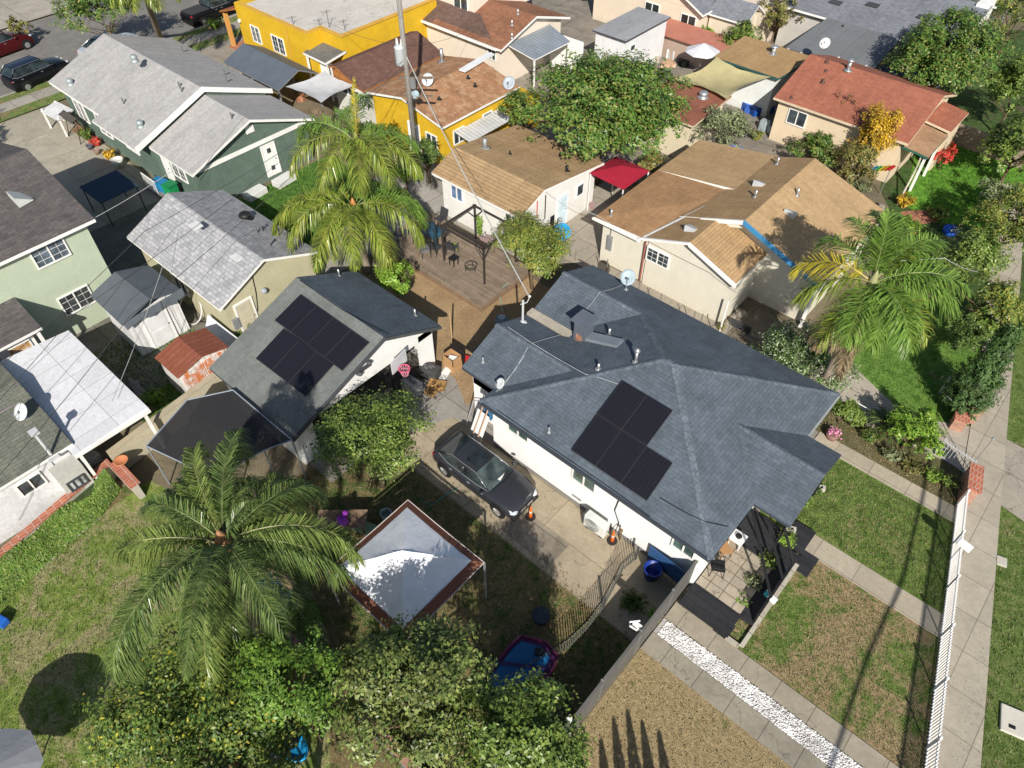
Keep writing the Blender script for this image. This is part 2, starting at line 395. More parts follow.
sheet('driveway', rect(-18.3, 10.62, -3.42, 13.82), .012, CONC, False)
sheet('paving_patch', rect(-10.2, 10.9, -7.7, 12.15), .016, concrete((.27, .235, .185), (6, 6), .4), False)
sheet('garage_apron', [(-18.3, 7.9), (-16.9, 7.9), (-16.9, 10.62), (-15.6, 13.82), (-15.6, 14.6), (-17.2, 15.5), (-18.3, 15.6)], .016, CONCG, False)
sheet('side_passage_paving', rect(-15.6, 13.82, -2.9, 24.8), .008, CONCG, False)
sheet('backyard_dirt', rect(-24.5, 14.5, -15.6, 23.5), .004, DIRTT, False)
sheet('driveway_strip', rect(-3.3, 10.6, 6.0, 11.4), .05, concrete((.33, .30, .235), (1.25, 5), .25, .014), False)
sheet('driveway_strip', rect(-3.3, 12.12, 6.2, 12.85), .05, concrete((.37, .325, .25), (1.25, 5), .2, .014, True, (.3, 1, 0)), False)
sheet('gate_slab', rect(-3.3, 12.85, -1.75, 14.3), .05, concrete((.38, .335, .255), (3, 3), .2), False)
sheet('front_lawn', [(-3.3, 3.5), (9, 3.5), (6.1, 12.85), (-3.3, 12.85)], .004, LDRY, False)
sheet('front_lawn', [(-3.3, 12.85), (6.1, 12.85), (4.5, 18.4), (-3.3, 18.4)], .006, lawn((.09, .155, .03), (.145, .195, .05), (.35, .26, .145), .62, sc=.75), False)
sheet('front_lawn', [(-3.3, 18.4), (4.5, 18.4), (3.0, 24), (-3.3, 24)], .006, lawn((.09, .155, .03), (.145, .20, .05), (.27, .24, .11), .34, sc=.8), False)
sheet('planting_bed', [(-6.6, 23.85), (3.05, 23.85), (2.6, 25.95), (-6.6, 25.0)], .01, dirt((.15, .13, .07), (.07, .08, .03)), False)
sheet('front_walk', [(-1.7, 17.92), (4.45, 17.92), (4.2, 18.9), (-1.7, 18.9)], .05, WALK, False)
sheet('side_walk', [(-2.9, 23.05), (3.2, 23.05), (3.0, 23.87), (-2.9, 23.87)], .05, WALK, False)
def fx(y): return 3.10-(y-23.4)*.2485          # the front fence line along the street
_sw = [(-5, 1.62), (24, 1.62)]
struct('sidewalk', MB().poly([(fx(-5), -5, .06), (fx(-5)+1.62, -5, .06), (fx(24)+1.62, 24, .06), (fx(24), 24, .06)]).poly([(fx(24), 24, .06), (fx(24)+1.62, 24, .06), (2.59, 32.16, .06), (1.2, 32.2, .06)]).poly([(1.2, 32.2, .06), (2.59, 32.16, .06), (.6, 40.5, .06), (-.6, 39, .06)]).poly([(-.6, 39, .06), (.6, 40.5, .06), (-1.8, 50, .06), (-3.2, 50, .06)]), concrete((.42, .375, .30), (1.3, 1.5), .14, .012, False))
sheet('parkway_lawn', [(fx(-5)+1.6, -5), (20, -5), (20, 30), (9, 52), (-1.8, 50), (.6, 40.5), (2.59, 32.16), (fx(24)+1.62, 24)], .004, lawn((.085, .135, .03), (.13, .17, .05), dryness=.36, dry=(.25, .21, .12)), False)
sheet('driveway_apron', [(3.6, 25.3), (12, 23.6), (12, 28.2), (3.3, 28.9)], .055, concrete((.37, .335, .275), (3, 3), .16), False)
sheet('neighbour_driveway', [(-9.6, 24.9), (2.6, 26.0), (3.2, 26.0), (2.0, 28.6), (-.4, 27.3), (-3.3, 28.6), (-9.7, 28.75)], .03, concrete((.42, .375, .305), (3.2, 3.4), .18), False)
sheet('neighbour_lawn', [(-3.3, 28.6), (-.4, 27.3), (1.9, 28.6), (.9, 36), (-5.2, 36), (-5.2, 30.3)], .012, LGREEN, False)
sheet('stained_paving', rect(-9.2, 26.2, -4.7, 29.4), .034, concrete((.24, .2, .145), (3, 3), .4), False)
sheet('side_alley', [(-22, 24.9), (-9.6, 24.9), (-9.6, 27.1), (-17.5, 27.1), (-17.5, 34), (-22, 34)], .008, concrete((.36, .32, .26), (2, 2), .2), False)
sheet('far_lawn', [(918, 138), (1030, 142), (1030, 232), (930, 222), (905, 205)], .012, lawn((.07, .17, .02), (.11, .25, .03), dryness=.05))
sheet('planted_ground', [(905, 30), (1100, 30), (1100, 330), (1010, 330), (950, 322), (905, 240), (880, 190)], .007, lawn((.04, .075, .02), (.06, .10, .03), (.10, .09, .05), .4))
sheet('terracotta_path', [(900, 212), (925, 210), (938, 222), (912, 226)], .02, concrete((.45, .2, .12), (.5, .5), .2))
sheet('alley_paving', rect(-32.5, 15.4, -27.4, 27.6), .006, CONCG, False)
sheet('rear_patio', rect(-33, 24.3, -20.5, 28.4), .012, concrete((.38, .355, .32), (2.6, 2.6), .2), False)
sheet('grass_plot', rect(-34, 4.4, -24, 9.3), .006, lawn((.06, .12, .025), (.10, .16, .04), dryness=.3), False)
sheet('side_lawn', rect(-37.4, 16.0, -30.6, 24.2), .01, lawn((.045, .11, .02), (.08, .15, .03), dryness=.2), False)
sheet('left_driveway', [(-59.5, 10.0), (-41, 9.0), (-41, 15), (-58.6, 15.3)], .012, concrete((.40, .365, .29), (3.6, 3.6), .2), False)
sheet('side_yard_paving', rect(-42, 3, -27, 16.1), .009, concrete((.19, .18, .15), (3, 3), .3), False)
sheet('street', [(-73, -60), (-61, -60), (-61.6, 60), (-73.6, 60)], .01, ASPH, False)
sheet('street_verge', [(-61, -60), (-57.6, -60), (-57.6, 60), (-61.6, 60)], .13, LA, False)
sheet('street_sidewalk', rect(-60.2, -60, -58.8, 60), .136, concrete((.36, .335, .29), (1.5, 1.5), .15), False)
sheet('far_sidewalk', [(-76.5, -60), (-73, -60), (-73.6, 60), (-77, 60)], .13, concrete((.40, .365, .31), (1.5, 1.5), .15), False)
sheet('far_driveway', rect(-95, 20, -73.7, 27), .14, concrete((.38, .345, .29), (3, 3), .2), False)
sheet('far_driveway', rect(-95, 36, -73.7, 43), .14, concrete((.38, .345, .29), (3, 3), .2), False)
sheet('far_yard', rect(-98, -40, -76.6, 60), .1, lawn(dryness=.6, dry=(.3, .26, .18)), False)
sheet('front_yard_paving', rect(-58.6, 24.2, -50, 45), .1, concrete((.33, .30, .25), (3, 3), .3), False)
sheet('far_yard_paving', rect(-50, 34.9, -13, 80), .01, concrete((.28, .25, .21), (3, 3), .4), False)
# kerb of the street
struct('kerb', MB().prism([(-61.02, -60), (-60.8, -60), (-61.4, 60), (-61.62, 60)], .0, .134), concrete((.38, .36, .32), (2, 2), .15))
# gravel strip: pebbles modelled over a pale bed
sheet('gravel_bed', rect(-3.3, 11.42, 6.1, 12.1), .03, dirt((.5, .47, .44), (.33, .3, .28)), False)
def pebbles():
    n = 5200; V = []; F = []
    xs = RG.uniform(-3.15, 5.9, n); ys = RG.uniform(11.43, 12.1, n)
    for x, y in zip(xs, ys):
        r = RG.uniform(.018, .045); b = len(V); a = RG.uniform(0, 6.28); z = .03+r*.3
        for i in range(4):
            t = a+i*math.pi/2; V.append((x+r*math.cos(t)*RG.uniform(.7, 1.2), y+r*math.sin(t)*RG.uniform(.7, 1.2), z))
        V.append((x, y, z+r*.8)); F += [(b+i, b+(i+1) % 4, b+4) for i in range(4)]
    m = MB(); m.v = V; m.f = F; m.m = [0]*len(F)
    obj('gravel', m, leafm([(.6, .59, .57), (.78, .77, .75), (.42, .4, .38), (.68, .66, .64), (.82, .81, .79)], 0, .8), kind='stuff')
pebbles()
# ------------------------------------------------------------------ building helpers
def window(par, x, y, z, face, w_, h_, bars=1, grid=False, fmat=None, gmat=None, label=None):
    "face: '+x','-x','+y','-y'; (x, y, z) centre of the opening on the wall plane"
    fmat = fmat or WHITE; gmat = gmat or glass()
    sg = 1 if face[0] == '+' else -1; ax = face[1]
    def bx(mb, a0, b0, a1, b1, d0, d1):
        if ax == 'x': mb.box(x+sg*d0, y+a0, z+b0, x+sg*d1, y+a1, z+b1)
        else: mb.box(x+a0, y+sg*d0, z+b0, x+a1, y+sg*d1, z+b1)
    f = MB(); t = .06; a, b = w_/2, h_/2
    bx(f, -a, -b, -a+t, b, .0, .07); bx(f, a-t, -b, a, b, .0, .07)
    bx(f, -a+t, b-t, a-t, b, .0, .07); bx(f, -a+t, -b, a-t, -b+t, .0, .075)
    for i in range(bars):
        c = -a+(i+1)*2*a/(bars+1); bx(f, c-.03, -b+t, c+.03, b-t, .0, .065)
    if grid:
        for i in (1, 3):
            c = -a+i*2*a/4; bx(f, c-.007, -b+t, c+.007, b-t, .0, .03)
        for i in (1, 2): bx(f, -a+t, -b+i*2*b/3-.007, a-t, -b+i*2*b/3+.007, .0, .031)
    o = obj('window', f, fmat, par, label)
    g = MB(); bx(g, -a+.02, -b+.02, a-.02, b-.02, -.05, .02); obj('pane', g, gmat, o)
    return o
def door(par, x, y, z0, face, w_, h_, mat, lites=0, label=None, name='door'):
    sg = 1 if face[0] == '+' else -1; ax = face[1]
    def bx(mb, a0, b0, a1, b1, d0, d1, m=0):
        if ax == 'x': mb.box(x+sg*d0, y+a0, z0+b0, x+sg*d1, y+a1, z0+b1, m)
        else: mb.box(x+a0, y+sg*d0, z0+b0, x+a1, y+sg*d1, z0+b1, m)
    f = MB(); a = w_/2
    bx(f, -a, 0, a, h_, .0, .05)
    for s0, s1 in ((-a-.08, -a), (a, a+.08)): bx(f, s0, 0, s1, h_+.08, 0, .07, 1)
    bx(f, -a, h_, a, h_+.08, 0, .07, 1)
    for k in range(2): bx(f, -a+.12, .2+k*h_*.47, a-.12, .2+k*h_*.47+h_*.38, .05, .065)
    o = obj(name, f, [mat, WHITE], par, label)
    h = MB(); bx(h, a-.14, 1.0, a-.08, 1.06, .05, .11); obj('handle', h, STEEL, o)
    for k in range(lites):
        g = MB(); bx(g, -.13, .35+k*1.15, .13, .65+k*1.15, .055, .07); obj('pane', g, glass(), o)
    return o
def vent_pipe(par, x, y, z, h=.35, r=.05, cap=False, mat=None, name='vent_pipe'):
    m = MB().cyl((x, y, z-.1), (x, y, z+h), r, n=8).lathe((x, y, z-.02), [(r*2.8, 0), (r*1.5, .06), (r, .07)], 8)
    if cap: m.lathe((x, y, z+h), [(r*1.5, 0), (r*2, .03), (r*1.9, .1), (.01, .2)], 10)
    return obj(name, m.smooth(), mat or STEEL, par)
def whirly(par, x, y, z, r=.21, col=None, name='roof_turbine'):
    m = MB().lathe((x, y, z-.08), [(r*1.3, 0), (r*1.2, .06), (r*.8, .1), (r*.8, .18), (r, .22), (r*.98, .32), (r*.7, .4), (.02, .43)], 16)
    return obj(name, m.smooth(), col or paint((.35, .4, .4), .5, .3), par)
def hood_vent(par, x, y, z, dx=.5, dy=.35, h=.22, mat=None):
    "slant-back roof vent"
    m = MB(); x0, x1, y0, y1 = x-dx/2, x+dx/2, y-dy/2, y+dy/2
    m.poly([(x0, y0, z-.1), (x1, y0, z-.1), (x1, y0, z+h), (x0, y0, z+h)]).poly([(x0, y0, z+h), (x1, y0, z+h), (x1, y1, z-.02), (x0, y1, z-.02)])
    m.poly([(x0, y0, z-.1), (x0, y0, z+h), (x0, y1, z-.02)]).poly([(x1, y0, z-.1), (x1, y1, z-.02), (x1, y0, z+h)])
    return obj('roof_vent', m, mat or paint((.42, .45, .45), .5, .3), par)
def gable_x(x0, x1, y0, y1, ze, zr, yr=None, t=.14, ms=1, mb=None, m=0):
    "two planes with the ridge along x"
    yr = (y0+y1)/2 if yr is None else yr; mb = mb or MB()
    mb.slab([(x0, y0, ze), (x1, y0, ze), (x1, yr, zr), (x0, yr, zr)], t, m, ms)
    mb.slab([(x0, yr, zr), (x1, yr, zr), (x1, y1, ze), (x0, y1, ze)], t, m, ms)
    return mb
def gable_walls(mb, x0, x1, y0, y1, yr, ze0, ze1, zr, zb=0, m=0):
    "house shell whose two end walls rise to the ridge (ze0 at y0, ze1 at y1)"
    prof = [(y0, zb), (y1, zb), (y1, ze1), (yr, zr), (y0, ze0)]
    n = 5; b = len(mb.v)
    mb.v += [(x0, y, z) for y, z in prof]+[(x1, y, z) for y, z in prof]
    mb.f.append(tuple(b+i for i in range(n))[::-1]); mb.f.append(tuple(b+n+i for i in range(n))); mb.m += [m, m]
    for i in range(n):
        j = (i+1) % n; mb.f.append((b+i, b+j, b+n+j, b+n+i)); mb.m.append(m)
    return mb
def dish(name, p, r=.3, az=R(-30), label=None, par=None, pole=.35, col=None, group=None):
    "satellite dish on a short mast; facing the azimuth az"
    x, y, z = p
    root = par if par is not None else thing(name, label, 'satellite dish', (x, y, z), group=group)
    d = Vector((math.cos(az)*math.cos(R(45)), math.sin(az)*math.cos(R(45)), math.sin(R(45))))
    a = d.cross(Vector((0, 0, 1))).normalized(); c = a.cross(d); o = Vector((x, y, z+pole))
    m = MB(); n = 20; rings = [(0, -.18), (.35, -.155), (.7, -.08), (1, 0), (1, .03), (.68, -.05), (.33, -.12), (0.01, -.15)]
    for k, hh in rings:
        for i in range(n):
            t = 2*math.pi*i/n; m.v.append(tuple(o+(a*math.cos(t)*.95+c*math.sin(t)*1.05)*r*k+d*r*hh))
    for q in range(len(rings)-1):
        for i in range(n):
            j = (i+1) % n; m.f.append((q*n+i, q*n+j, (q+1)*n+j, (q+1)*n+i)); m.m.append(0)
    q = obj('reflector', m.smooth(), col or paint((.5, .53, .54), .5), root)
    obj('mast', MB().tube([(x, y, z), (x, y, z+pole*.7), tuple(o-d*r*.15)], .025).obox((x, y, z+.02), (.2, .2, .03)), STEEL, root)
    e = o+d*r*.95+c*r*-.3
    obj('feed_arm', MB().tube([tuple(o-c*r*.95), tuple(e)], .014).obox(tuple(e), (.09, .07, .09)), STEEL, root)
    return root
def ant(par, x, y, z):   # small Y shaped plumbing vents seen on the pale roofs
    return obj('vent_pipe', MB().cyl((x, y, z-.05), (x, y, z+.38), .045, n=8).cyl((x, y, z+.2), (x+.16, y-.03, z+.42), .03, n=6), paint((.16, .16, .16), .6), par)

# ------------------------------------------------------------------ main house
SL = shingle((.102, .125, .15), (.084, .104, .127), .15, .34, .62, .24, None, .7)
SLT = paint((.05, .06, .075), .6)
HW = stucco((.79, .79, .785), .06, (.45, .44, .42))
h = thing('house', 'white stucco house with a slate blue hip roof beside the parked dark sedan', 'house', (-8.2, 18.4, 0))
E0, S = 3.0, .41
A1, A2 = (-8.4, 18.45, 5.05), (-7.95, 18.45, 5.05)
roof = MB()
roof.slab([(-13.55, 13.45, E0), (-2.85, 13.45, E0), A2, A1], .16)
roof.slab([(-2.85, 13.45, E0), (-2.85, 23.4, E0), A2], .16)
T0, T1 = (-15.4, 21.05, 3.96), (-11.14, 21.05, 3.96)
roof.slab([A1, A2, (-2.85, 23.4, E0), (-15.4, 23.4, E0), T0, T1], .16)
roof.slab([(-13.55, 13.45, E0), A1, T1, (-13.55, 18.68, 2.995)], .16)
roof.slab([T0, T1, (-13.55, 18.68, 2.99), (-15.4, 18.68, 2.99)], .16)
roof.slab([(-15.4, 14.3, E0), (-13.52, 14.3, E0), (-11.3, 16.5, 3.9), (-15.4, 16.5, 3.9)], .15)
roof.slab([(-15.4, 16.5, 3.9), (-11.3, 16.5, 3.9), (-13.5, 18.62, 3.03), (-15.4, 18.62, 3.03)], .15)
rf = obj('roof', roof, [SL, SLT], h)
pr = MB().slab([(-2.9, 16.4, E0-.01), (-1.45, 16.4, E0-.01), (-1.45, 18.48, 3.85), (-4.99, 18.48, 3.85)], .14).slab([(-2.9, 20.55, E0-.01), (-1.45, 20.55, E0-.01), (-1.45, 18.48, 3.85), (-4.99, 18.48, 3.85)], .14)
obj('porch_roof', pr, [SL, SLT], h)
# ridge and hip caps
CAPM = shingle((.14, .165, .195), (.10, .125, .15), .3, .3, .6)
for a, b in ((A1, A2), (A2, (-2.85, 13.45, E0)), (A2, (-2.85, 23.4, E0)), (A1, (-13.55, 13.45, E0)), (A1, T1), (T0, T1), ((-15.4, 16.5, 3.9), (-11.4, 16.5, 3.9)), ((-1.45, 18.48, 3.85), (-4.95, 18.48, 3.85))):
    cp = MB(); a, b = Vector(a), Vector(b); L = (b-a).length; n = max(1, int(L/.3))
    for i in range(n):
        p = a+(b-a)*(i+.5)/n; d = (b-a).normalized()
        s_ = d.cross(Vector((0, 0, 1))).normalized()*.13
        q = p-d*.17+Vector((0, 0, .03)); r_ = p+d*.17+Vector((0, 0, .018))
        dn = Vector((0, 0, -.035))
        cp.poly([q+s_+dn, r_+s_+dn, r_, q]).poly([q, r_, r_-s_+dn, q-s_+dn])
    obj('ridge_cap', cp, CAPM, rf)
wl = MB().box(-13.2, 13.82, 0, -3.2, 23.05, 3.05).box(-15.07, 14.62, 0, -13.2, 23.05, 2.86)
for y0, y1, yr, zr in ((14.62, 18.6, 16.5, 3.72), (18.7, 23.05, 21.05, 3.78)): gable_walls(wl, -15.09, -13.3, y0, y1, yr, 3.05 if y0 < 15 else 2.9, 2.92 if y0 < 15 else 3.05, zr+.08, 2.0)
obj('wall', wl, HW, h)
obj('porch_gable', MB().prism([(-1.62, 16.6), (-1.56, 16.6), (-1.56, 20.4), (-1.62, 20.4)], 2.75, 2.9).poly([(-1.58, 16.7, 2.9), (-1.58, 20.3, 2.9), (-1.58, 18.48, 3.66)]), WHITE, h)
for y in (16.62, 20.33): obj('porch_post', MB().box(-1.66, y-.04, .3, -1.58, y+.04, 2.75), BLACK, h)
obj('foundation', MB().box(-13.18, 13.8, 0, -3.22, 13.815, .18), paint((.2, .2, .2)), h)
# stucco strip in the valley and the chimney
obj('parapet', MB().slab([(-15.42, 18.52, 3.2), (-12.7, 18.52, 3.2), (-12.7, 18.9, 3.24), (-15.42, 18.9, 3.24)], .3, 0, 0), stucco((.42, .38, .31), .3), rf)
c_ = obj('chimney', MB().box(-12.75, 18.45, 2.9, -12.15, 19.05, 4.3).box(-12.6, 18.42, 3.3, -12.3, 18.45, 3.75, 1), [paint((.1, .115, .14), .8), brick((.45, .2, .1))], h)
obj('chimney_cap', MB().box(-12.88, 18.32, 4.42, -12.02, 19.18, 4.5).box(-12.7, 18.5, 4.3, -12.6, 18.6, 4.42).box(-12.3, 18.9, 4.3, -12.2, 19, 4.42).box(-12.3, 18.5, 4.3, -12.2, 18.6, 4.42).box(-12.7, 18.9, 4.3, -12.6, 19, 4.42), paint((.13, .15, .18), .5, .2), c_)
obj('cricket', MB().slab([(-12.15, 18.5, 3.72), (-10.6, 18.5, 4.3), (-10.6, 18.98, 4.32), (-12.15, 18.98, 3.75)], .5, 0, 0), paint((.2, .23, .26), .6), rf)
def onS(px, py): # a point on the south-west slope
    best = min((abs(at(px, py, z)[1]-(13.45+(z-3)/S)), z) for z in np.linspace(2.8, 5.2, 481)); return at(px, py, best[1])
def onR(px, py, f):
    best = min((abs(f(*at(px, py, z)[:2])-z), z) for z in np.linspace(1.5, 8, 1301)); return at(px, py, best[1])
rear = lambda x, y: 3+.398*(x+13.55)
for (px, py), hh, cap in (((635.5, 362), .55, True), ((598.3, 369), .3, False), ((609, 335.5), .4, False)):
    p = onR(px, py, rear); vent_pipe(h, p[0], p[1], p[2], hh, .06, cap)
for px, py in ((483, 362), (549, 432)):
    p = onR(px, py, lambda x, y: 3+S*(y-(14.3 if px < 500 else 13.45))); vent_pipe(h, p[0], p[1], p[2], .28, .035, mat=paint((.3, .32, .33)))
ne = lambda x, y: 3+S*(23.4-y)
p = onR(637, 361, rear); 
# solar panels
def panels(par, corners, f, nx, lift=.12, z0=0):
    "corners: three image corners of a rectangular array on the plane f(x, y)"
    P = [Vector(onR(px, py, lambda x, y: f(x, y)+lift)) for px, py in corners]
    a = (P[1]-P[0]); b = (P[2]-P[1])
    for i in range(nx):
        q = [P[0]+a*(i/nx)+a.normalized()*.004, P[0]+a*((i+1)/nx)-a.normalized()*.004]
        q += [q[1]+b, q[0]+b]
        inner = [q[0]+a.normalized()*.015+b.normalized()*.015, q[1]-a.normalized()*.015+b.normalized()*.015, q[2]-a.normalized()*.015-b.normalized()*.015, q[3]+a.normalized()*.015-b.normalized()*.015]
        o = obj('solar_panel', MB().slab(q, .04, 1, 1).slab([v+Vector((0, 0, .004)) for v in inner], .003, 0, 1), [solar(), paint((.045, .043, .05), .35, .2)], par)
    rl = MB()
    for k in (.25, .75):
        rl.tube([tuple(P[0]+b*k-Vector((0, 0, .08))), tuple(P[1]+b*k-Vector((0, 0, .08)))], .025)
    obj('panel_rail', rl, GREYM, par)
sw = lambda x, y: 3+S*(y-13.45)
panels(h, ((622.2, 380.4), (672.7, 410.5), (646.9, 445.5)), sw, 2)
panels(h, ((596.4, 414.8), (672.7, 463.1), (646.9, 500.7)), sw, 3)
# windows on the driveway side and elsewhere
YW = 13.82
for px, py, w_, h_ in ((518.5, 430.5, 1.15, .75), (584.5, 478, 1.15, 1.05), (684.5, 546, .95, .9)):
    best = min((abs(at(px, py, z)[1]-YW), z) for z in np.linspace(.5, 3, 251)); p = at(px, py, best[1])
    window(h, p[0], YW, p[2], '-y', w_, h_, 1, gmat=glass((.06, .1, .09)))
obj('floor_vent', MB().box(-8.9, 13.79, .42, -8.45, 13.815, .52), paint((.25, .25, .25)), h)
window(h, -3.2, 22, 1.5, '+x', 1.4, 1.1, 1); door(h, -3.2, 18.6, .35, '+x', .9, 2.0, paint((.3, .1, .06)))
window(h, -15.1, 16.5, 1.6, '-x', 1.2, 1, 1); window(h, -15.1, 21, 1.6, '-x', 1.2, 1, 1)
obj('service_panel', MB().box(-13.26, 14.0, .9, -13.2, 14.35, 1.6), GREYM, h)
def wire_on(name, pts, r, mat, par): return obj(name, MB().tube(pts, r, 5), mat, par)
cpx = [(508, 327), (532, 343), (560, 360), (585, 374), (604, 379), (618, 384)]
def anyroof(x, y):
    z = 0
    if x > -13.55: z = min(3+S*(y-13.45), ne(x, y), rear(x, y), 3+.402*(-2.85-x))
    if x < -11: z = max(z, min(3+S*(y-14.3), 3.9-S*(y-16.5)), min(3+S*(23.4-y), 3.96-S*(21.05-y)))
    return z
def cable(pts, r, mat, name='roof_cable'):
    q = [Vector(onR(a, b, lambda x, y: anyroof(x, y)+.05)) for a, b in pts]
    return obj(name, MB().tube(q, r, 5), mat, h)
PALE = paint((.45, .47, .48), .5)
cable(cpx, .012, PALE); cable([(496, 392), (515, 370), (528, 347)], .009, PALE); cable([(501, 389), (520, 362), (533, 343), (545, 339), (560, 335), (566, 331)], .009, PALE)
cable([(582, 314), (592, 303), (600, 292), (612, 289), (622, 285)], .009, PALE)
cable([(660, 498), (672, 505), (690, 515), (706, 522), (729, 527)], .012, BLACK)
cable([(482, 400), (500, 412), (540, 440), (600, 481), (650, 517)], .012, BLACK)
gt = MB().box(-13.5, 13.36, 2.86, -2.9, 13.44, 2.96); obj('gutter', gt, SLT, h)
obj('gutter', MB().box(-2.84, 20.6, 2.86, -2.76, 23.4, 2.97), paint((.3, .32, .33)), h)
dsh = onR(626, 290, anyroof)
dish('satellite_dish', (dsh[0], dsh[1], dsh[2]), .36, R(-60), 'large grey satellite dish on the north eave of the slate blue roof', pole=.75, col=paint((.3, .38, .42), .5))
dsh = onR(500, 389, anyroof)
dish('satellite_dish', (dsh[0], dsh[1], dsh[2]), .22, R(-100), 'small white satellite dish at the rear driveway corner of the slate blue roof', pole=.35)
mp = onR(522.7, 322, anyroof)
m_ = thing('service_mast', 'white service mast on the slate blue roof where the overhead cable lands', 'mast', mp)
obj('pole', MB().cyl(mp, (mp[0], mp[1], mp[2]+1.25), .05, n=8).lathe((mp[0], mp[1], mp[2]-.03), [(.2, 0), (.12, .05), (.05, .09)], 8), paint((.5, .52, .52)), m_)
obj('arm', MB().tube([(mp[0]-.1, mp[1]-.05, mp[2]+1.0), (mp[0]+.1, mp[1]+.15, mp[2]+1.1), (mp[0]+.15, mp[1]+.25, mp[2]+1.35)], .02), paint((.5, .52, .52)), m_)
obj('insulator', MB().ball((mp[0]+.15, mp[1]+.25, mp[2]+1.4), .06, 8), WHITE, m_)
# ------------------------------------------------------------------ detached garage
g = thing('garage', 'detached white garage with open front and dark grey roof behind the round citrus tree', 'garage', (-21, 11.8, 0))
GS = shingle((.16, .17, .16), (.145, .155, .145), .14, .3, .85, .14, None, .3)  # sunward slope: sunlight put into the colour as a lighter grey
GSN = SL  # north-east slope: the darker slate colour stands in for its shade
gr = MB().slab([(-24.0, 7.45, 2.35), (-18.15, 7.45, 2.35), (-18.15, 12.6, 4.2), (-24.0, 12.6, 4.2)], .15)
gr2 = MB().slab([(-24.0, 12.6, 4.2), (-18.15, 12.6, 4.2), (-18.15, 15.75, 2.65), (-24.0, 15.75, 2.65)], .15)
grf = obj('roof', gr, [GS, SLT], g); obj('roof', gr2, [GSN, SLT], g)
gw = MB(); gable_walls(gw, -23.7, -23.55, 7.75, 15.45, 12.6, 2.4, 2.72, 4.14); gw.box(-23.55, 7.75, 0, -18.45, 7.9, 2.4).box(-23.55, 15.3, 0, -18.45, 15.45, 2.72)
gw.box(-18.6, 7.9, 0, -18.45, 8.6, 2.3).box(-18.6, 14.6, 0, -18.45, 15.3, 2.55)
gw.slab([(-18.6, 7.9, 2.35), (-18.45, 7.9, 2.35), (-18.45, 12.6, 4.05), (-18.6, 12.6, 4.05)], .05, 0, 0)
b = len(gw.v); pr_ = [(7.8, 2.2), (15.44, 2.2), (15.44, 2.74), (12.6, 4.15), (7.8, 2.42)]
gw.v += [(-18.6, y, z) for y, z in pr_]+[(-18.45, y, z) for y, z in pr_]
gw.f += [tuple(b+i for i in range(5))[::-1], tuple(b+5+i for i in range(5)), (b, b+1, b+6, b+5)]; gw.m += [0, 0, 0]
obj('wall', gw, stucco((.76, .76, .74), .1), g)
obj('floor', MB().box(-23.55, 7.9, .0, -18.6, 15.3, .04), concrete((.12, .11, .1), (3, 3)), g)
obj('open_door', MB().box(-22.4, 8.7, 2.22, -18.7, 14.5, 2.26), ribbed((.6, .6, .58), .5), g)
sg_ = lambda x, y: 2.35+(y-7.45)*(1.85/5.15)
panels(g, ((300.3, 294.3), (368.9, 342.5), (342.2, 370.5)), sg_, 4); panels(g, ((283.2, 328.6), (333.6, 364.4), (305.4, 395.9)), sg_, 3)
obj('cable', MB().tube([Vector(onR(a, b_, sg_))+Vector((0, 0, .05)) for a, b_ in ((300, 281), (340, 309), (388, 337))], .015), BLACK, g)
vent_pipe(g, -24+.3+.0, 14.6, 3.2, .4, .04); vent_pipe(g, -19.3, 15.3, 2.85, .4, .05)
for y, z in ((11.2, 3.0), (11.75, 3.25)):
    l_ = obj('flood_light', MB().ball((-18.3, y, z), (.14, .12, .1), 10), paint((.08, .08, .09)), g)
obj('light_bracket', MB().box(-18.44, 11.1, 2.9, -18.38, 11.9, 3.1), DGREY, g)
obj('attic_vent', MB().box(-23.75, 12.3, 3.2, -23.7, 12.9, 3.6), DGREY, g)
obj('fascia', MB().slab([(-18.12, 7.45, 2.34), (-18.08, 7.45, 2.34), (-18.08, 12.6, 4.19), (-18.12, 12.6, 4.19)], .17, 0, 0).slab([(-18.12, 12.6, 4.19), (-18.08, 12.6, 4.19), (-18.08, 15.75, 2.64), (-18.12, 15.75, 2.64)], .17, 0, 0), paint((.07, .075, .08)), g)

# ------------------------------------------------------------------ green house, top left
h3 = thing('house', 'sage green house with pale grey shingle roofs and white trim beside the street', 'house', (-46, 19.4, 0))
PG = shingle((.38, .37, .36), (.34, .33, .32), .14, .32, .84, .08, None, .25)
GW_ = stucco((.12, .175, .14), .3, (.22, .24, .2))
r1 = MB(); gable_x(-53.95, -42.0, 14.85, 23.95, 3.05, 4.75, 19.45, .16, 1, r1); r1.slab([(-47.2, 14.3, 2.88), (-42.0, 14.3, 2.88), (-42.0, 14.95, 3.08), (-47.2, 14.95, 3.08)], .14)
obj('roof', r1, [PG, WHITE], h3)
obj('roof', gable_x(-41.98, -37.35, 15.1, 23.75, 2.75, 4.35, 19.45, .16, 1), [PG, WHITE], h3, 'lower front section of the pale grey roof')
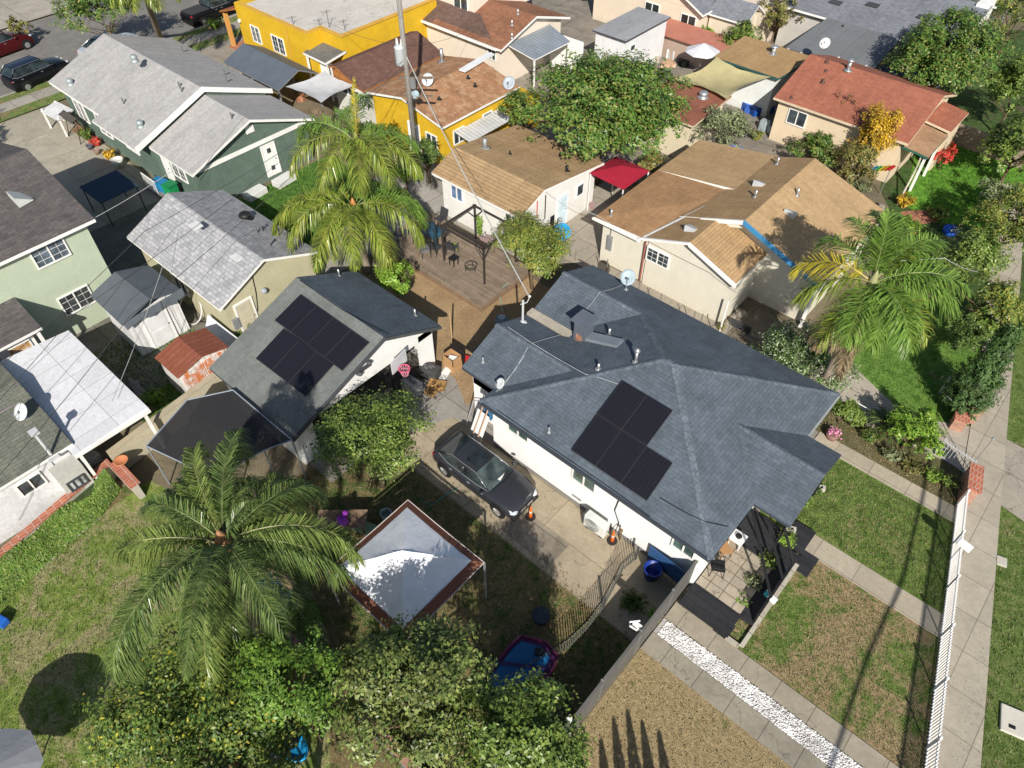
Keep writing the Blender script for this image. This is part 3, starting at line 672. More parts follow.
# Y shaped barge boards standing proud of the higher roof edge
bb = MB(); bb.slab([(-42.0, 14.3, 2.99), (-41.88, 14.3, 2.99), (-41.88, 19.45, 4.85), (-42.0, 19.45, 4.85)], .3, 0, 0).slab([(-42.0, 19.45, 4.85), (-41.88, 19.45, 4.85), (-41.88, 23.95, 3.14), (-42.0, 23.95, 3.14)], .3, 0, 0)
obj('barge_board', bb, WHITE, h3)
gw = MB(); gable_walls(gw, -53.5, -42.1, 15.3, 23.5, 19.45, 3.12, 3.12, 4.66); gable_walls(gw, -42.1, -37.75, 15.6, 23.3, 19.45, 2.84, 2.84, 4.26)
obj('wall', gw, GW_, h3)
obj('trim_band', MB().box(-37.75, 15.6, 2.45, -37.69, 23.3, 2.7), WHITE, h3)
obj('gable_vent', MB().box(-37.75, 19.2, 3.4, -37.7, 19.75, 3.85), WHITE, h3)
door(h3, -37.75, 20.3, .25, '+x', .85, 2.0, WHITE, 2)
window(h3, -40.2, 15.6, 1.6, '-y', 1.5, 1.05, 1, True); window(h3, -45.2, 15.3, 1.6, '-y', 1.6, .9, 1, True)
window(h3, -48.6, 15.3, 1.65, '-y', 1.5, 1.4, 1, True); window(h3, -51.6, 15.3, 1.65, '-y', 1.4, 1.4, 1, True)
door(h3, -41.7, 15.6-.0, .3, '-y', .8, 1.95, WHITE); obj('porch_slab', MB().box(-42.6, 14.2, 0, -40.9, 15.58, .28), CONCG, h3)
rail = MB()
for i in range(9): rail.cyl((-42.5+i*.18, 14.25, .28), (-42.5+i*.18, 14.25, 1.15), .015, n=5)
rail.box(-42.55, 14.22, 1.15, -41.0, 14.28, 1.19); obj('railing', rail, WHITE, h3)
g1 = lambda x, y: 3.05+(y-14.85)*.37; g1b = lambda x, y: 4.75-(y-19.45)*.378; g2 = lambda x, y: 2.75+(y-15.1)*.368
for px, py, f in ((135, 61, g1b), (71, 84.5, g1), (141, 126.5, g1)):
    p = onR(px, py, f); whirly(h3, p[0], p[1], p[2]+.05)
for px, py, f in ((124, 104, g1), (180, 88, g1), (183, 52, g1b), (225, 75, g1b), (227, 82, g1b), (232, 119, g2), (182, 92, g1)):
    p = onR(px, py, f); ant(h3, *p)
# ------------------------------------------------------------------ rear building with grey tile pattern roof
h4 = thing('house', 'cream rear cottage with a checkered light grey roof behind the two small sheds', 'house', (-30.5, 12.6, 0))
CK = shingle((.40, .40, .41), (.27, .275, .29), .2, .32, .5, .08, None, .5)
obj('roof', gable_x(-34.9, -26.55, 9.75, 15.5, 2.65, 3.9, 12.55, .14, 1), [CK, WHITE], h4)
CRM = stucco((.46, .43, .29), .14, (.3, .26, .18))
gw = MB(); gable_walls(gw, -34.6, -26.85, 10.05, 15.2, 12.55, 2.7, 2.7, 3.82); obj('wall', gw, CRM, h4)
window(h4, -31, 10.05, 1.5, '-y', 1.2, 1, 1); door(h4, -26.85, 11.0, .1, '+x', .85, 2.0, paint((.5, .46, .34)))
obj('wall_light', MB().ball((-26.75, 12.2, 2.1), .16, 10), paint((.3, .33, .36)), h4)
obj('conduit', MB().tube([(-26.82, 11.9, 3.3), (-26.82, 11.8, 2.2), (-26.82, 11.6, 1.2), (-26.82, 11.3, .9)], .02), BLACK, h4)
obj('meter_box', MB().box(-26.85, 10.2, .9, -26.72, 10.5, 1.5), GREYM, h4)
f4 = lambda x, y: 2.65+(y-9.75)*.446; f4b = lambda x, y: 3.9-(y-12.55)*.424
for px, py, f in ((196, 226, f4b), (237.5, 257.5, f4)):
    p = onR(px, py, f); obj('skylight', MB().obox((p[0], p[1], p[2]+.03), (.55, .45, .08), 0), paint((.62, .63, .62), .5), h4)
p = onR(245.5, 218, f4b); whirly(h4, p[0], p[1], p[2], .3, BLACK)
for px, py in ((257, 233), (262, 231), (288, 240), (291, 254), (270, 246)):
    p = onR(px, py, f4b); ant(h4, *p)
p = onR(270, 247, f4b)
# ------------------------------------------------------------------ two storey house, left edge
h5 = thing('house', 'two storey pale sage house with dark grey shingles at the left edge', 'house', (-37, 2, 0))
DG = shingle((.115, .105, .10), (.075, .07, .07), .16, .36, .55, .18)
r = MB(); r.slab([(-33.05, -14, 5.35), (-33.05, 8.3, 5.35), (-38.3, 8.3, 6.9), (-38.3, -14, 6.9)], .16).slab([(-38.3, -14, 6.9), (-38.3, 8.3, 6.9), (-43.2, 8.3, 5.45), (-43.2, -14, 5.45)], .16)
obj('roof', r, [DG, WHITE], h5)
obj('wall', MB().box(-42.8, -13.6, 0, -33.4, 7.9, 5.38).poly([(-42.8, 7.9, 5.38), (-33.4, 7.9, 5.38), (-38.3, 7.9, 6.82)]), stucco((.43, .49, .37), .1, (.35, .38, .28)), h5)
f5 = lambda x, y: 5.35+(-33.05-x)*.295
p = onR(22, 199, f5); hood_vent(h5, p[0], p[1], p[2], .9, .7, .4, paint((.5, .52, .5)))
def on_x(px, py, X):
    best = min((abs(at(px, py, z)[0]-X), z) for z in np.linspace(0, 9, 1801)); return at(px, py, best[1])
DKW = paint((.10, .10, .10))
p = on_x(50, 253, -33.4); window(h5, -33.4, p[1], p[2], '+x', 1.55, 1.0, 1, True, gmat=glass((.07, .09, .11)))
p = on_x(76.5, 300, -33.4); window(h5, -33.4, p[1], p[2], '+x', 1.5, 1.1, 1, True, gmat=glass((.04, .045, .045)))
# its ground floor lean-to porch
lr = MB().slab([(-31.35, -3, 2.75), (-31.35, 3.75, 2.75), (-33.4, 3.75, 3.35), (-33.4, -3, 3.35)], .14); obj('porch_roof', lr, [DG, WHITE], h5)
obj('porch_post', MB().box(-31.55, 3.45, 0, -31.43, 3.6, 2.62), WHITE, h5)
obj('porch_wall', MB().box(-31.75, -3, 0, -31.65, 3.3, 2.68), WHITE, h5)
for y in (1.3, 2.6): window(h5, -31.65, y, 1.75, '+x', 1.0, 1.2, 0, True, gmat=paint((.42, .24, .1), .4))
# ------------------------------------------------------------------ white patio cover
pc = thing('patio_cover', 'white flat metal patio cover with thin shadow lines of cables across it', 'patio cover', (-27, 3, 0))
obj('roof_sheet', MB().slab([(-30.7, 1.3, 2.7), (-23.5, 1.3, 2.62), (-23.55, 4.45, 2.72), (-30.2, 4.45, 2.8)], .1), [concrete((.66, .66, .68), (1.1, 1.6), .08, .01, False), WHITE], pc)
for x, y in ((-23.75, 1.5), (-23.75, 4.25), (-27, 4.25)): obj('post', MB().box(x-.06, y-.06, 0, x+.06, y+.06, 2.55), WHITE, pc)
obj('gutter', MB().box(-23.54, 1.3, 2.5, -23.42, 4.45, 2.64), WHITE, pc)
# ------------------------------------------------------------------ cottage with weathered green grey shingles, lower left
h7 = thing('house', 'whitewashed cottage with a weathered olive grey shingle roof left of the brick topped wall', 'house', (-27, -2, 0))
OG = shingle((.17, .175, .14), (.13, .135, .11), .17, .34, .5, .15)
obj('roof', MB().slab([(-24.0, -8, 2.75), (-24.0, 1.55, 2.75), (-28.2, 1.55, 3.35), (-28.2, -8, 3.35)], .14).slab([(-28.2, -8, 3.35), (-28.2, 1.55, 3.35), (-32.6, 1.55, 2.7), (-32.6, -8, 2.7)], .14), [OG, WHITE], h7)
obj('wall', MB().box(-32.3, -7.8, 0, -24.3, .6, 2.7).box(-32.3, .6, 0, -24.35, 1.3, 2.68), stucco((.74, .74, .75), .3, (.33, .32, .33)), h7)
p = on_x(31, 484, -24.3); window(h7, -24.3, p[1], p[2], '+x', .95, .75, 1)
ph = MB().box(-24.3, .35, 0, -23.6, 1.35, 2.0); obj('side_entry', ph, stucco((.5, .5, .46), .2), h7)
p = on_x(64, 489, -23.6); window(h7, -23.6, .85, 1.25, '+x', .7, .55, 2, fmat=DGREY, gmat=glass((.3, .32, .32)))
q = onR(51, 462, lambda x, y: 2.7); obj('roof_vent_stack', MB().cyl((-24.1, .75, 2.6), (-24.1, .75, 4.0), .06, n=8).obox((-24.1, .75, 4.1), (.3, .3, .14)).box(-24.3, .55, 2.6, -23.9, .95, 2.72), paint((.5, .52, .53)), h7)
p = onR(28, 421, lambda x, y: 2.75+(-24-x)*.14); dish('satellite_dish', (p[0]-.2, p[1], p[2]), .34, R(-70), 'tilted satellite dish on the olive grey shingles beside the white patio cover', pole=.4)
pv = onR(5, 405, lambda x, y: 3.0); obj('skylight', MB().obox((pv[0], pv[1]-.3, pv[2]+.12), (1.3, 1.3, .1), 0).obox((pv[0], pv[1]-.3, pv[2]+.18), (1.1, 1.1, .04), 0, 1), [WHITE, paint((.25, .21, .22), .4)], h7)
# ------------------------------------------------------------------ sheds
s8 = thing('shed', 'white garden shed under a crumpled dark tarpaulin on the grass plot', 'shed', (-30.6, 7.8, 0))
obj('wall', MB().box(-31.9, 6.55, 0, -29.5, 9.1, 2.35), ribbed((.7, .7, .7), .25), s8)
tp = MB().slab([(-32.25, 6.35, 2.45), (-29.2, 6.3, 2.42), (-29.2, 7.9, 2.95), (-32.2, 7.8, 3.0)], .05).slab([(-32.2, 7.8, 3.0), (-29.2, 7.9, 2.95), (-29.3, 9.4, 2.5), (-32.2, 9.35, 2.5)], .05)
for i in range(8): y = 6.35+i*.38; tp.slab([(-29.22, y, 2.46+.02*i), (-29.12, y+.05, 2.1+.08*(i % 3)), (-29.12, y+.4, 2.15+.07*((i+1) % 3)), (-29.22, y+.42, 2.5+.02*i)], .02)
obj('tarpaulin', tp, [cloth((.10, .115, .13), .05)]*2, s8)
door(s8, -29.5, 7.8, .05, '+x', 1.1, 1.9, paint((.66, .66, .66)))
s9 = thing('shed', 'small white metal shed with a rusty red roof beside the cream boundary wall', 'shed', (-26, 7.7, 0))
RS = ribbed((.26, .085, .05), .3, None, (.2, .06, .03), 0, .8)
obj('roof', MB().slab([(-26.9, 6.35, 1.85), (-25.0, 6.35, 1.85), (-25.0, 7.65, 2.2), (-26.9, 7.65, 2.2)], .05).slab([(-26.9, 7.65, 2.2), (-25.0, 7.65, 2.2), (-25.0, 8.95, 1.85), (-26.9, 8.95, 1.85)], .05), [RS, RS], s9)
gw = MB(); gable_walls(gw, -26.8, -25.12, 6.45, 8.85, 7.65, 1.8, 1.8, 2.12); obj('wall', gw, ribbed((.68, .66, .63), .3), s9)
for y0 in (6.55, 7.68): obj('door', MB().box(-25.12, y0, .1, -25.08, y0+1.06, 1.78), ribbed((.66, .64, .62), .25, None, (.5, .14, .03), 0, .8), s9)
# ------------------------------------------------------------------ shade structure beside the garage
s10 = thing('pergola', 'black netting canopy on a white tube frame behind the feathery queen palm', 'canopy', (-20.4, 5.5, 0))
cpts = [at(*p, 2.6) for p in ((187, 400), (233, 390), (292, 440))]+[(-18.3, 6.3, 2.6), (-18.6, 4.3, 2.6), (-21.9, 3.4, 2.6)]
obj('netting', MB().poly([(a, b_, 2.6) for a, b_, _ in cpts]), mesh_net((.025, .025, .027), .03), s10)
fr = MB()
for i in range(len(cpts)): fr.tube([cpts[i], cpts[(i+1) % len(cpts)]], .028, 6)
obj('frame', fr, paint((.25, .28, .33)), s10)
for q in cpts: obj('post', MB().cyl((q[0], q[1], 0), (q[0], q[1], 2.58), .03, n=8), paint((.2, .22, .25)), s10)
# ------------------------------------------------------------------ yellow houses
YEL = stucco((.64, .40, .018), .2, (.45, .28, .04))
ORW = planks((.42, .17, .05), .12)
y1 = thing('house', 'mustard yellow house with a white flat roof and parapet beside the dark carport', 'house', (-48, 33, 0))
obj('wall', MB().box(-54, 29.5, 0, -45.2, 40, 4.0).box(-45.2, 30.75, 0, -42.95, 40, 3.95), YEL, y1)
WR = concrete((.60, .57, .52), (30, 30), .14, .001, True)
obj('roof', MB().prism([(-53.0, 29.75), (-45.4, 29.75), (-45.4, 31.0), (-43.2, 31.0), (-43.2, 39.8), (-53.0, 39.8)], 3.98, 4.02), WR, y1)
pp = MB()
for a in ((-53.2, 29.5, -45.2, 29.72), (-45.42, 29.72, -45.2, 30.97), (-45.2, 30.75, -42.95, 30.97), (-43.17, 30.97, -42.95, 40)): pp.box(a[0], a[1], 4.0, a[2], a[3], 4.13)
obj('parapet', pp, stucco((.6, .35, .06), .2), y1)
def on_y(px, py, Y):
    best = min((abs(at(px, py, z)[1]-Y), z) for z in np.linspace(0, 9, 1801)); return at(px, py, best[1])
for px, py, w_ in ((256.5, 34.5, 1.1), (279, 45, 1.5)):
    p = on_y(px, py, 29.5); window(y1, p[0], 29.5, p[2], '-y', w_, 1.25, 1, True)
p = on_y(240.5, 20.5, 29.5); obj('wall_light', MB().ball((p[0], 29.4, p[2]), .14, 8), WHITE, y1)
obj('drain_pipe', MB().cyl((-47.6, 29.44, .1), (-47.6, 29.44, 3.9), .05, n=6), paint((.5, .3, .05)), y1)
obj('porch_roof', MB().slab([(-45.4, 29.05, 2.85), (-42.85, 29.0, 2.85), (-42.85, 30.9, 3.1), (-45.4, 30.9, 3.1)], .16), [shingle((.17, .165, .15), (.12, .12, .11)), WHITE], y1)
obj('porch_wall', MB().box(-45.15, 29.35, 0, -44.3, 30.7, 2.7), YEL, y1)
obj('porch_post', MB().box(-45.3, 29.15, 0, -45.18, 29.27, 2.7), WHITE, y1); obj('porch_post', MB().box(-43.05, 29.15, 0, -42.93, 29.27, 2.7), WHITE, y1)
door(y1, -43.8, 29.6, .1, '-y', .85, 2.0, WHITE); obj('porch_panel', MB().box(-44.3, 29.6, 0, -43.1, 29.66, 2.6), WHITE, y1)
TC = shingle((.45, .15, .06), (.36, .11, .05), .3, .25, .4)
obj('eave_tiles', MB().slab([(-56.2, 29.3, 2.9), (-54.0, 29.3, 3.6), (-54.0, 40, 3.6), (-56.2, 40, 2.9)], .12), [TC, ORW], y1)
for y in (29.6, 33.2, 37): obj('porch_column', MB().box(-56.1, y-.14, .1, -55.82, y+.14, 2.75), stucco((.6, .3, .08), .1), y1)
obj('porch_floor', MB().box(-56.3, 29.3, 0, -54, 40, .2), concrete((.45, .2, .12), (.6, .6), .2), y1)
def antenna(par, x, y, z, h=1.2):
    m = MB().cyl((x, y, z), (x, y, z+h), .02, n=5)
    for k in range(4): m.cyl((x-.3+k*.05, y-.3+k*.16, z+h-.1), (x+.3-k*.05, y+k*.16-.2, z+h-.1), .012, n=4)
    return obj('antenna', m, DGREY, par)
antenna(y1, -44.9, 31.3, 4.0); antenna(y1, -43.8, 31.8, 4.0, .7); antenna(y1, -47.2, 29.9, 4, .6)
p = at(320, 27, 4.02); antenna(y1, p[0], p[1], 4.0, .6)
# carport
cpx_ = thing('carport', 'dark slate grey gabled carport between the yellow and the green house', 'carport', (-46, 26.6, 0))
CPG = paint((.10, .12, .145), .5, 0, .12)
obj('roof', gable_x(-49.2, -42.75, 24.85, 28.3, 2.4, 3.15, 26.75, .05), [CPG, GREYM], cpx_)
for x in (-49.0, -46, -42.95):
    for y in (25.0, 28.15): obj('post', MB().box(x-.05, y-.05, 0, x+.05, y+.05, 2.38), GREYM, cpx_)
obj('gable_frame', MB().tube([(-42.9, 24.9, 2.36), (-42.9, 26.75, 3.08), (-42.9, 28.2, 2.36)], .04), paint((.5, .5, .5)), cpx_)
def sail(name, label, pts, mat, sag=.35, n=14, edge=.12):
    P = [Vector(p) for p in pts]; m = MB()
    for i in range(n+1):
        for j in range(n+1):
            u, v = i/n, j/n
            q = P[0]*(1-u)*(1-v)+P[1]*u*(1-v)+P[2]*u*v+P[3]*(1-u)*v
            c = (P[0]+P[1]+P[2]+P[3])/4
            k = max(0, (4*u*(1-u))*(1-4*v*(1-v))+(4*v*(1-v))*(1-4*u*(1-u)))*edge
            q = q+(c-q)*k; q.z -= sag*(4*u*(1-u)*4*v*(1-v))*.6-0.02*math.sin(u*17+v*9)
            m.v.append(tuple(q))
    for i in range(n):
        for j in range(n): b = i*(n+1)+j; m.f.append((b, b+n+1, b+n+2, b+1)); m.m.append(0)
    return obj(name, m.smooth(), mat, None, label, 'shade sail')
sail('shade_sail', 'white grey shade sail beside the palm and the slate carport', [(-42.5, 25.3, 2.6), (-38.8, 25.4, 2.7), (-38.8, 28.3, 2.8), (-42.2, 28.4, 2.7)], cloth((.6, .61, .62), .15))
# brown roofed annex
an = thing('outbuilding', 'long outbuilding with a purplish brown roof and orange timber gable beside the utility pole', 'outbuilding', (-39.5, 31.5, 0))
BR = shingle((.155, .085, .065), (.12, .065, .052), .2, .3, .7, .2)
obj('roof', MB().slab([(-41.2, 28.0, 3.45), (-40.4, 28.0, 3.7), (-40.4, 35.6, 3.7), (-41.2, 35.6, 3.45)], .1).slab([(-40.4, 28.0, 3.7), (-37.7, 28.0, 2.85), (-37.7, 35.5, 2.85), (-40.4, 35.6, 3.7)], .1), [BR, ORW], an)
obj('wall', MB().box(-41.1, 28.3, 0, -37.9, 35.3, 2.7).poly([(-41.1, 28.28, 2.6), (-37.85, 28.28, 2.6), (-37.85, 28.28, 2.8), (-40.4, 28.28, 3.6), (-41.1, 28.28, 3.4)], 1), [stucco((.6, .6, .56)), ORW], an)
window(an, -39.4, 28.28, 2.15, '-y', 1.8, .6, 2)
# second yellow house
y2 = thing('house', 'yellow walled house under mottled orange brown shingles right of the utility pole', 'house', (-33.7, 31.5, 0))
OB = shingle((.36, .19, .10), (.30, .16, .085), .16, .3, .6, .22, (.43, .28, .17), .8)
obj('roof', MB().slab([(-37.3, 27.9, 3.0), (-33.8, 27.9, 3.75), (-33.8, 35.1, 3.75), (-37.3, 35.1, 3.0)], .14).slab([(-33.8, 27.9, 3.75), (-30.25, 27.9, 3.0), (-30.25, 35.1, 3.0), (-33.8, 35.1, 3.75)], .14), [OB, WHITE], y2)
obj('wall', MB().box(-37.0, 28.2, 0, -30.55, 34.8, 3.0).poly([(-37, 28.2, 3.0), (-30.55, 28.2, 3.0), (-33.8, 28.2, 3.68)]), YEL, y2)
f2a = lambda x, y: 3.0+(-30.25-x)*.211; f2b = lambda x, y: 3+(x+37.3)*.214
for px, py, hh in ((442, 62, .9), (468, 78, .2), (439, 99, .15), (475, 86, .2)):
    p = onR(px, py, f2a if px > 450 else (lambda x, y: min(f2a(x, y), f2b(x, y)))); vent_pipe(y2, p[0], p[1], p[2], hh, .12 if hh > .5 else .07, mat=None if hh > .5 else BLACK)
window(y2, -30.55, 29.55, 1.7, '+x', 1.0, 1.0, 1); window(y2, -30.55, 32.2, 2.0, '+x', .9, .5, 0)
door(y2, -33.2, 28.2, .1, '-y', .9, 2, WHITE); window(y2, -31.6, 28.2, 1.5, '-y', 1, 1, 1)
p = onR(428, 85, f2b); dish('satellite_dish', (p[0], p[1], p[2]), .4, R(-60), 'pale satellite dish next to the pole shadow on the mottled orange brown roof')
p = onR(509, 88, f2a); dish('satellite_dish', (p[0], p[1], p[2]), .42, R(-60), 'grey satellite dish at the right corner of the mottled orange brown roof', col=paint((.35, .4, .45), .4))
pa = thing('awning', 'pale sheet awning on posts along the yellow wall right of the utility pole', 'awning', (-29.2, 30, 0))
obj('sheet', MB().slab([(-30.5, 29.2, 2.1), (-29.2, 29.2, 1.9), (-29.2, 33.2, 1.9), (-30.5, 33.2, 2.1)], .06), [ribbed((.55, .56, .56), .3)]*2, pa)
for y in (29.3, 33.1): obj('post', MB().box(-29.3, y-.04, 0, -29.22, y+.04, 1.86), GREYM, pa)
sk = thing('roof_panel', 'narrow pale roof panel lying on the ridge side of the mottled orange brown roof', 'panel', onR(477, 65, f2a))
obj('panel', MB().obox(tuple(Vector(sk.location)+Vector((0, 0, .2))), (.5, 3.2, .1), R(6)), paint((.7, .72, .72)), sk)
# low yellow wall behind
obj('garden_wall', MB().box(-33.4, 36.0, 0, -29.6, 36.35, 2.2), YEL, None, 'low yellow garden wall behind the mottled orange brown roof', 'wall')
# ------------------------------------------------------------------ tan roofed cottage in the centre
h17 = thing('house', 'white cottage with tan brown striped shingles behind the wooden deck', 'house', (-24, 27.8, 0))
TN = shingle((.37, .255, .14), (.32, .21, .11), .22, 2.6, .38, .16, None, .9)
r = MB().slab([(-27.4, 24.2, 2.8), (-20.75, 24.2, 2.8), (-20.75, 26.15, 3.55), (-27.4, 26.15, 3.55)], .15)
r.slab([(-27.4, 26.15, 3.55), (-20.75, 26.15, 3.55), (-20.75, 31.6, 2.75), (-27.4, 31.6, 2.75)], .15)
obj('roof', r, [TN, WHITE], h17)
gw = MB(); gable_walls(gw, -27.0, -21.05, 24.6, 31.2, 26.15, 2.86, 2.72, 3.46); obj('wall', gw, stucco((.74, .73, .69), .1), h17)
f17 = lambda x, y: 3.55-(y-26.15)*.147
for px, py, hh, r_ in ((485, 148, .6, .13), (510, 154, .2, .05), (567, 171, .35, .07), (560, 156, .2, .05)):
    p = onR(px, py, f17); vent_pipe(h17, p[0], p[1], p[2], hh, r_, mat=GREYM if hh > .5 else BLACK)
p = on_y(457, 191, 24.6); window(h17, p[0], 24.6, p[2]-.1, '-y', .95, 1.0, 1, gmat=glass((.08, .13, .22)))
p = on_y(512, 217, 24.6); window(h17, p[0], 24.6, p[2], '-y', 1.0, .8, 1)
window(h17, -21.05, 29.8, 1.7, '+x', .7, .8, 0); door(h17, -21.05, 28.2, .1, '+x', .8, 2.0, paint((.6, .72, .78)))
obj('gas_pipe', MB().tube([(-21.0, 26.6, 2.9), (-21.0, 26.6, 1.4)], .03), BLACK, h17)
obj('gas_pipe', MB().tube([(-21.0, 25.9, 2.9), (-21.0, 25.9, 1.8)], .03), paint((.5, .1, .08)), h17)
# towels and the blue board by its wall
p = at(571, 228, .0)
bd = thing('paddling_board', 'bright blue round play board leaning by the white cottage wall', 'board', (-20.2, 27.25, 0))
obj('board', MB().cyl((-20.25, 27.25, .55), (-20.15, 27.15, .6), .5, n=18), paint((.0, .3, .62), .4), bd)
for i, (dx, c_) in enumerate(((0, (.02, .02, .03)), (.45, (.55, .62, .65)))):
    o = obj('towel', MB().box(-20.9+dx, 27.0+dx*.3, .25, -20.86+dx, 27.3+dx*.3, 1.35), cloth(c_), None, ('black' if i == 0 else 'pale')+' towel hanging left of the bright blue board', 'towel', 'towels on the line')
# ------------------------------------------------------------------ big tan roofed house, right of centre
h18 = thing('house', 'large cream house with a tan roof and a blue edged porch gable', 'house', (-11.5, 32, 0))
TA = shingle((.39, .26, .135), (.35, .225, .115), .17, 2.2, .5, .16, None, .7); TD = shingle((.36, .215, .11), (.31, .18, .09), .14, .3, .8, .16, None, .3)
TL_ = shingle((.41, .28, .15), (.37, .25, .13), .14, .3, .85, .12, None, .25)
r = MB(); r.slab([(-17.85, 26.8, 2.85), (-14.7, 26.8, 3.0), (-12.6, 32.7, 3.62), (-17.85, 32.7, 2.95)], .15, 1, 2)
r.slab([(-17.85, 32.7, 2.95), (-13.0, 32.7, 3.72), (-13.0, 37.2, 3.72), (-17.85, 37.2, 2.95)], .15, 3, 2)
r.slab([(-14.9, 26.75, 3.0), (-12.25, 26.75, 4.0), (-12.25, 31.2, 4.0), (-14.9, 31.2, 3.0)], .15, 0, 2).slab([(-12.25, 26.75, 4.0), (-9.5, 26.75, 2.95), (-9.5, 30.2, 2.95), (-12.25, 31.2, 4.0)], .15, 0, 2)
r.slab([(-14.6, 29.3, 3.14), (-10.9, 29.3, 4.55), (-10.9, 36.9, 4.55), (-14.6, 37.2, 3.14)], .15, 0, 2).slab([(-10.9, 29.3, 4.55), (-6.45, 29.3, 2.9), (-6.45, 37.3, 2.9), (-10.9, 36.9, 4.55)], .15, 3, 2)  # sun-facing right slope in the lighter tan, its sunlight put into the colour
obj('roof', r, [TA, TD, WHITE, TL_], h18)
obj('flashing', MB().slab([(-14.85, 26.85, 3.06), (-14.68, 26.85, 3.07), (-13.5, 30.6, 3.52), (-13.67, 30.6, 3.5)], .03, 0, 0), paint((.6, .6, .6)), h18)
CW = stucco((.66, .62, .52), .08, (.4, .36, .28))
w_ = MB().box(-17.5, 27.2, 0, -14.6, 36.9, 2.8).box(-14.6, 27.1, 0, -9.8, 36.9, 2.8).box(-9.8, 29.9, 0, -6.8, 36.9, 2.75).poly([(-14.6, 27.1, 2.8), (-9.8, 27.1, 2.8), (-9.8, 27.1, 3.02), (-12.25, 27.1, 3.94), (-14.6, 27.1, 3.04)])
obj('wall', w_, CW, h18)
gtr = MB().slab([(-14.9, 29.5, 2.95), (-10.9, 29.5, 4.4), (-10.9, 29.56, 4.4), (-14.9, 29.56, 2.95)], .4, 0, 0).poly([(-13.2, 29.9, 2.6), (-6.8, 29.9, 2.6), (-6.8, 29.9, 2.85), (-10.9, 29.9, 4.35), (-13.2, 29.9, 3.5)])
obj('gable_wall', gtr, CW, h18)
obj('barge_board', MB().slab([(-13.1, 29.18, 3.74), (-10.9, 29.18, 4.6), (-10.9, 29.28, 4.6), (-13.1, 29.28, 3.74)], .22, 0, 0), WHITE, h18)
obj('barge_board', MB().slab([(-10.9, 29.18, 4.6), (-6.4, 29.18, 2.93), (-6.4, 29.3, 2.93), (-10.9, 29.3, 4.6)], .22, 0, 0), paint((.05, .22, .42)), h18, 'bright blue barge board')
obj('barge_board', MB().slab([(-12.25, 26.66, 4.03), (-9.45, 26.66, 2.97), (-9.45, 26.76, 2.97), (-12.25, 26.76, 4.03)], .2, 0, 0).slab([(-15.0, 26.66, 3.0), (-12.25, 26.66, 4.03), (-12.25, 26.76, 4.03), (-15.0, 26.76, 3.0)], .12, 0, 0), WHITE, h18)
obj('gutter', MB().box(-17.9, 26.66, 2.76, -14.9, 26.78, 2.86), WHITE, h18)
p = on_y(658, 257.5, 27.1); window(h18, p[0], 27.1, p[2], '-y', 1.35, .85, 1, True)
obj('meter', MB().box(-17.1, 27.08, 1.0, -16.8, 27.2, 1.9).cyl((-16.95, 27.05, 1.7), (-16.95, 27.2, 1.7), .13, n=10).tube([(-16.95, 27.15, 1.9), (-16.95, 27.15, 2.8)], .03), GREYM, h18)
obj('downpipe', MB().tube([(-14.75, 27.05, 2.8), (-14.72, 27.05, .1)], .045), paint((.3, .1, .07)), h18)
f18a = lambda x, y: 4.55-(-10.9-x)*.381; f18b = lambda x, y: 4.55-(x+10.9)*.371
for px, py, f in ((692, 229, lambda x, y: 4.0-(-12.25-x)*.378), (760, 184, f18a), (791, 213, f18b)):
    p = onR(px, py, f); hood_vent(h18, p[0], p[1], p[2], .55, .6, .28, paint((.5, .53, .55)))
for px, py, f in ((755, 197, f18a), (797, 195, f18b), (777, 164, f18a), (611, 216, lambda x, y: 2.9)):
    p = onR(px, py, f); vent_pipe(h18, p[0], p[1], p[2], .4, .06)
obj('porch_post', MB().box(-6.75, 29.5, 0, -6.6, 29.65, 2.7), WHITE, h18)
obj('patio_panel', MB().box(-9.4, 27.3, .04, -8.3, 27.36, .5), DGREY, h18)
# ------------------------------------------------------------------ red roofed house, upper right
h19 = thing('house', 'cream house with a large brick red roof and small stepped porch roofs', 'house', (-12.6, 49, 0))
RD = shingle((.33, .125, .078), (.28, .10, .065), .15, .32, .75, .14, None, .4); TP = shingle((.36, .22, .13), (.32, .19, .11), .15, .3, .8)
obj('roof', gable_x(-17.1, -8.35, 44.95, 53.3, 2.95, 4.35, 49.2, .15), [RD, paint((.62, .5, .36))], h19)
gw = MB(); gable_walls(gw, -16.8, -8.7, 45.3, 53, 49.2, 3.0, 3.0, 4.28); obj('wall', gw, stucco((.66, .54, .38), .08), h19)
obj('porch_roof', MB().slab([(-8.65, 45.2, 2.6), (-7.05, 45.2, 2.45), (-7.05, 48.3, 2.6), (-8.65, 48.3, 2.8)], .14), [TP, paint((.03, .12, .08))], h19)
obj('porch_roof', MB().slab([(-8.65, 48.35, 3.0), (-7.0, 48.35, 2.8), (-7.0, 51.6, 2.8), (-8.65, 51.6, 3.0)], .14), [RD, paint((.62, .5, .36))], h19, 'red shingled part of the porch roof')
obj('porch_wall', MB().box(-7.3, 48.5, 0, -7.15, 51.4, 2.65), stucco((.66, .54, .38), .08), h19)
for y in (45.35, 47.6): obj('porch_post', MB().box(-7.3, y, 0, -7.16, y+.14, 2.4), WHITE, h19)
f19 = lambda x, y: 2.95+(y-44.95)*.329
for px, py, hh, r_ in ((848, 70, .55, .12), (823, 82, .2, .08), (826, 71, .12, .05), (827, 62, .15, .07), (791.5, 98, .15, .05)):
    p = onR(px, py, f19); vent_pipe(h19, p[0], p[1], p[2], hh, r_, hh > .5, mat=None if hh > .5 else paint((.1, .06, .05)))
p = on_y(797, 118, 45.3); window(h19, p[0], 45.3, p[2], '-y', 1.3, 1.0, 1)
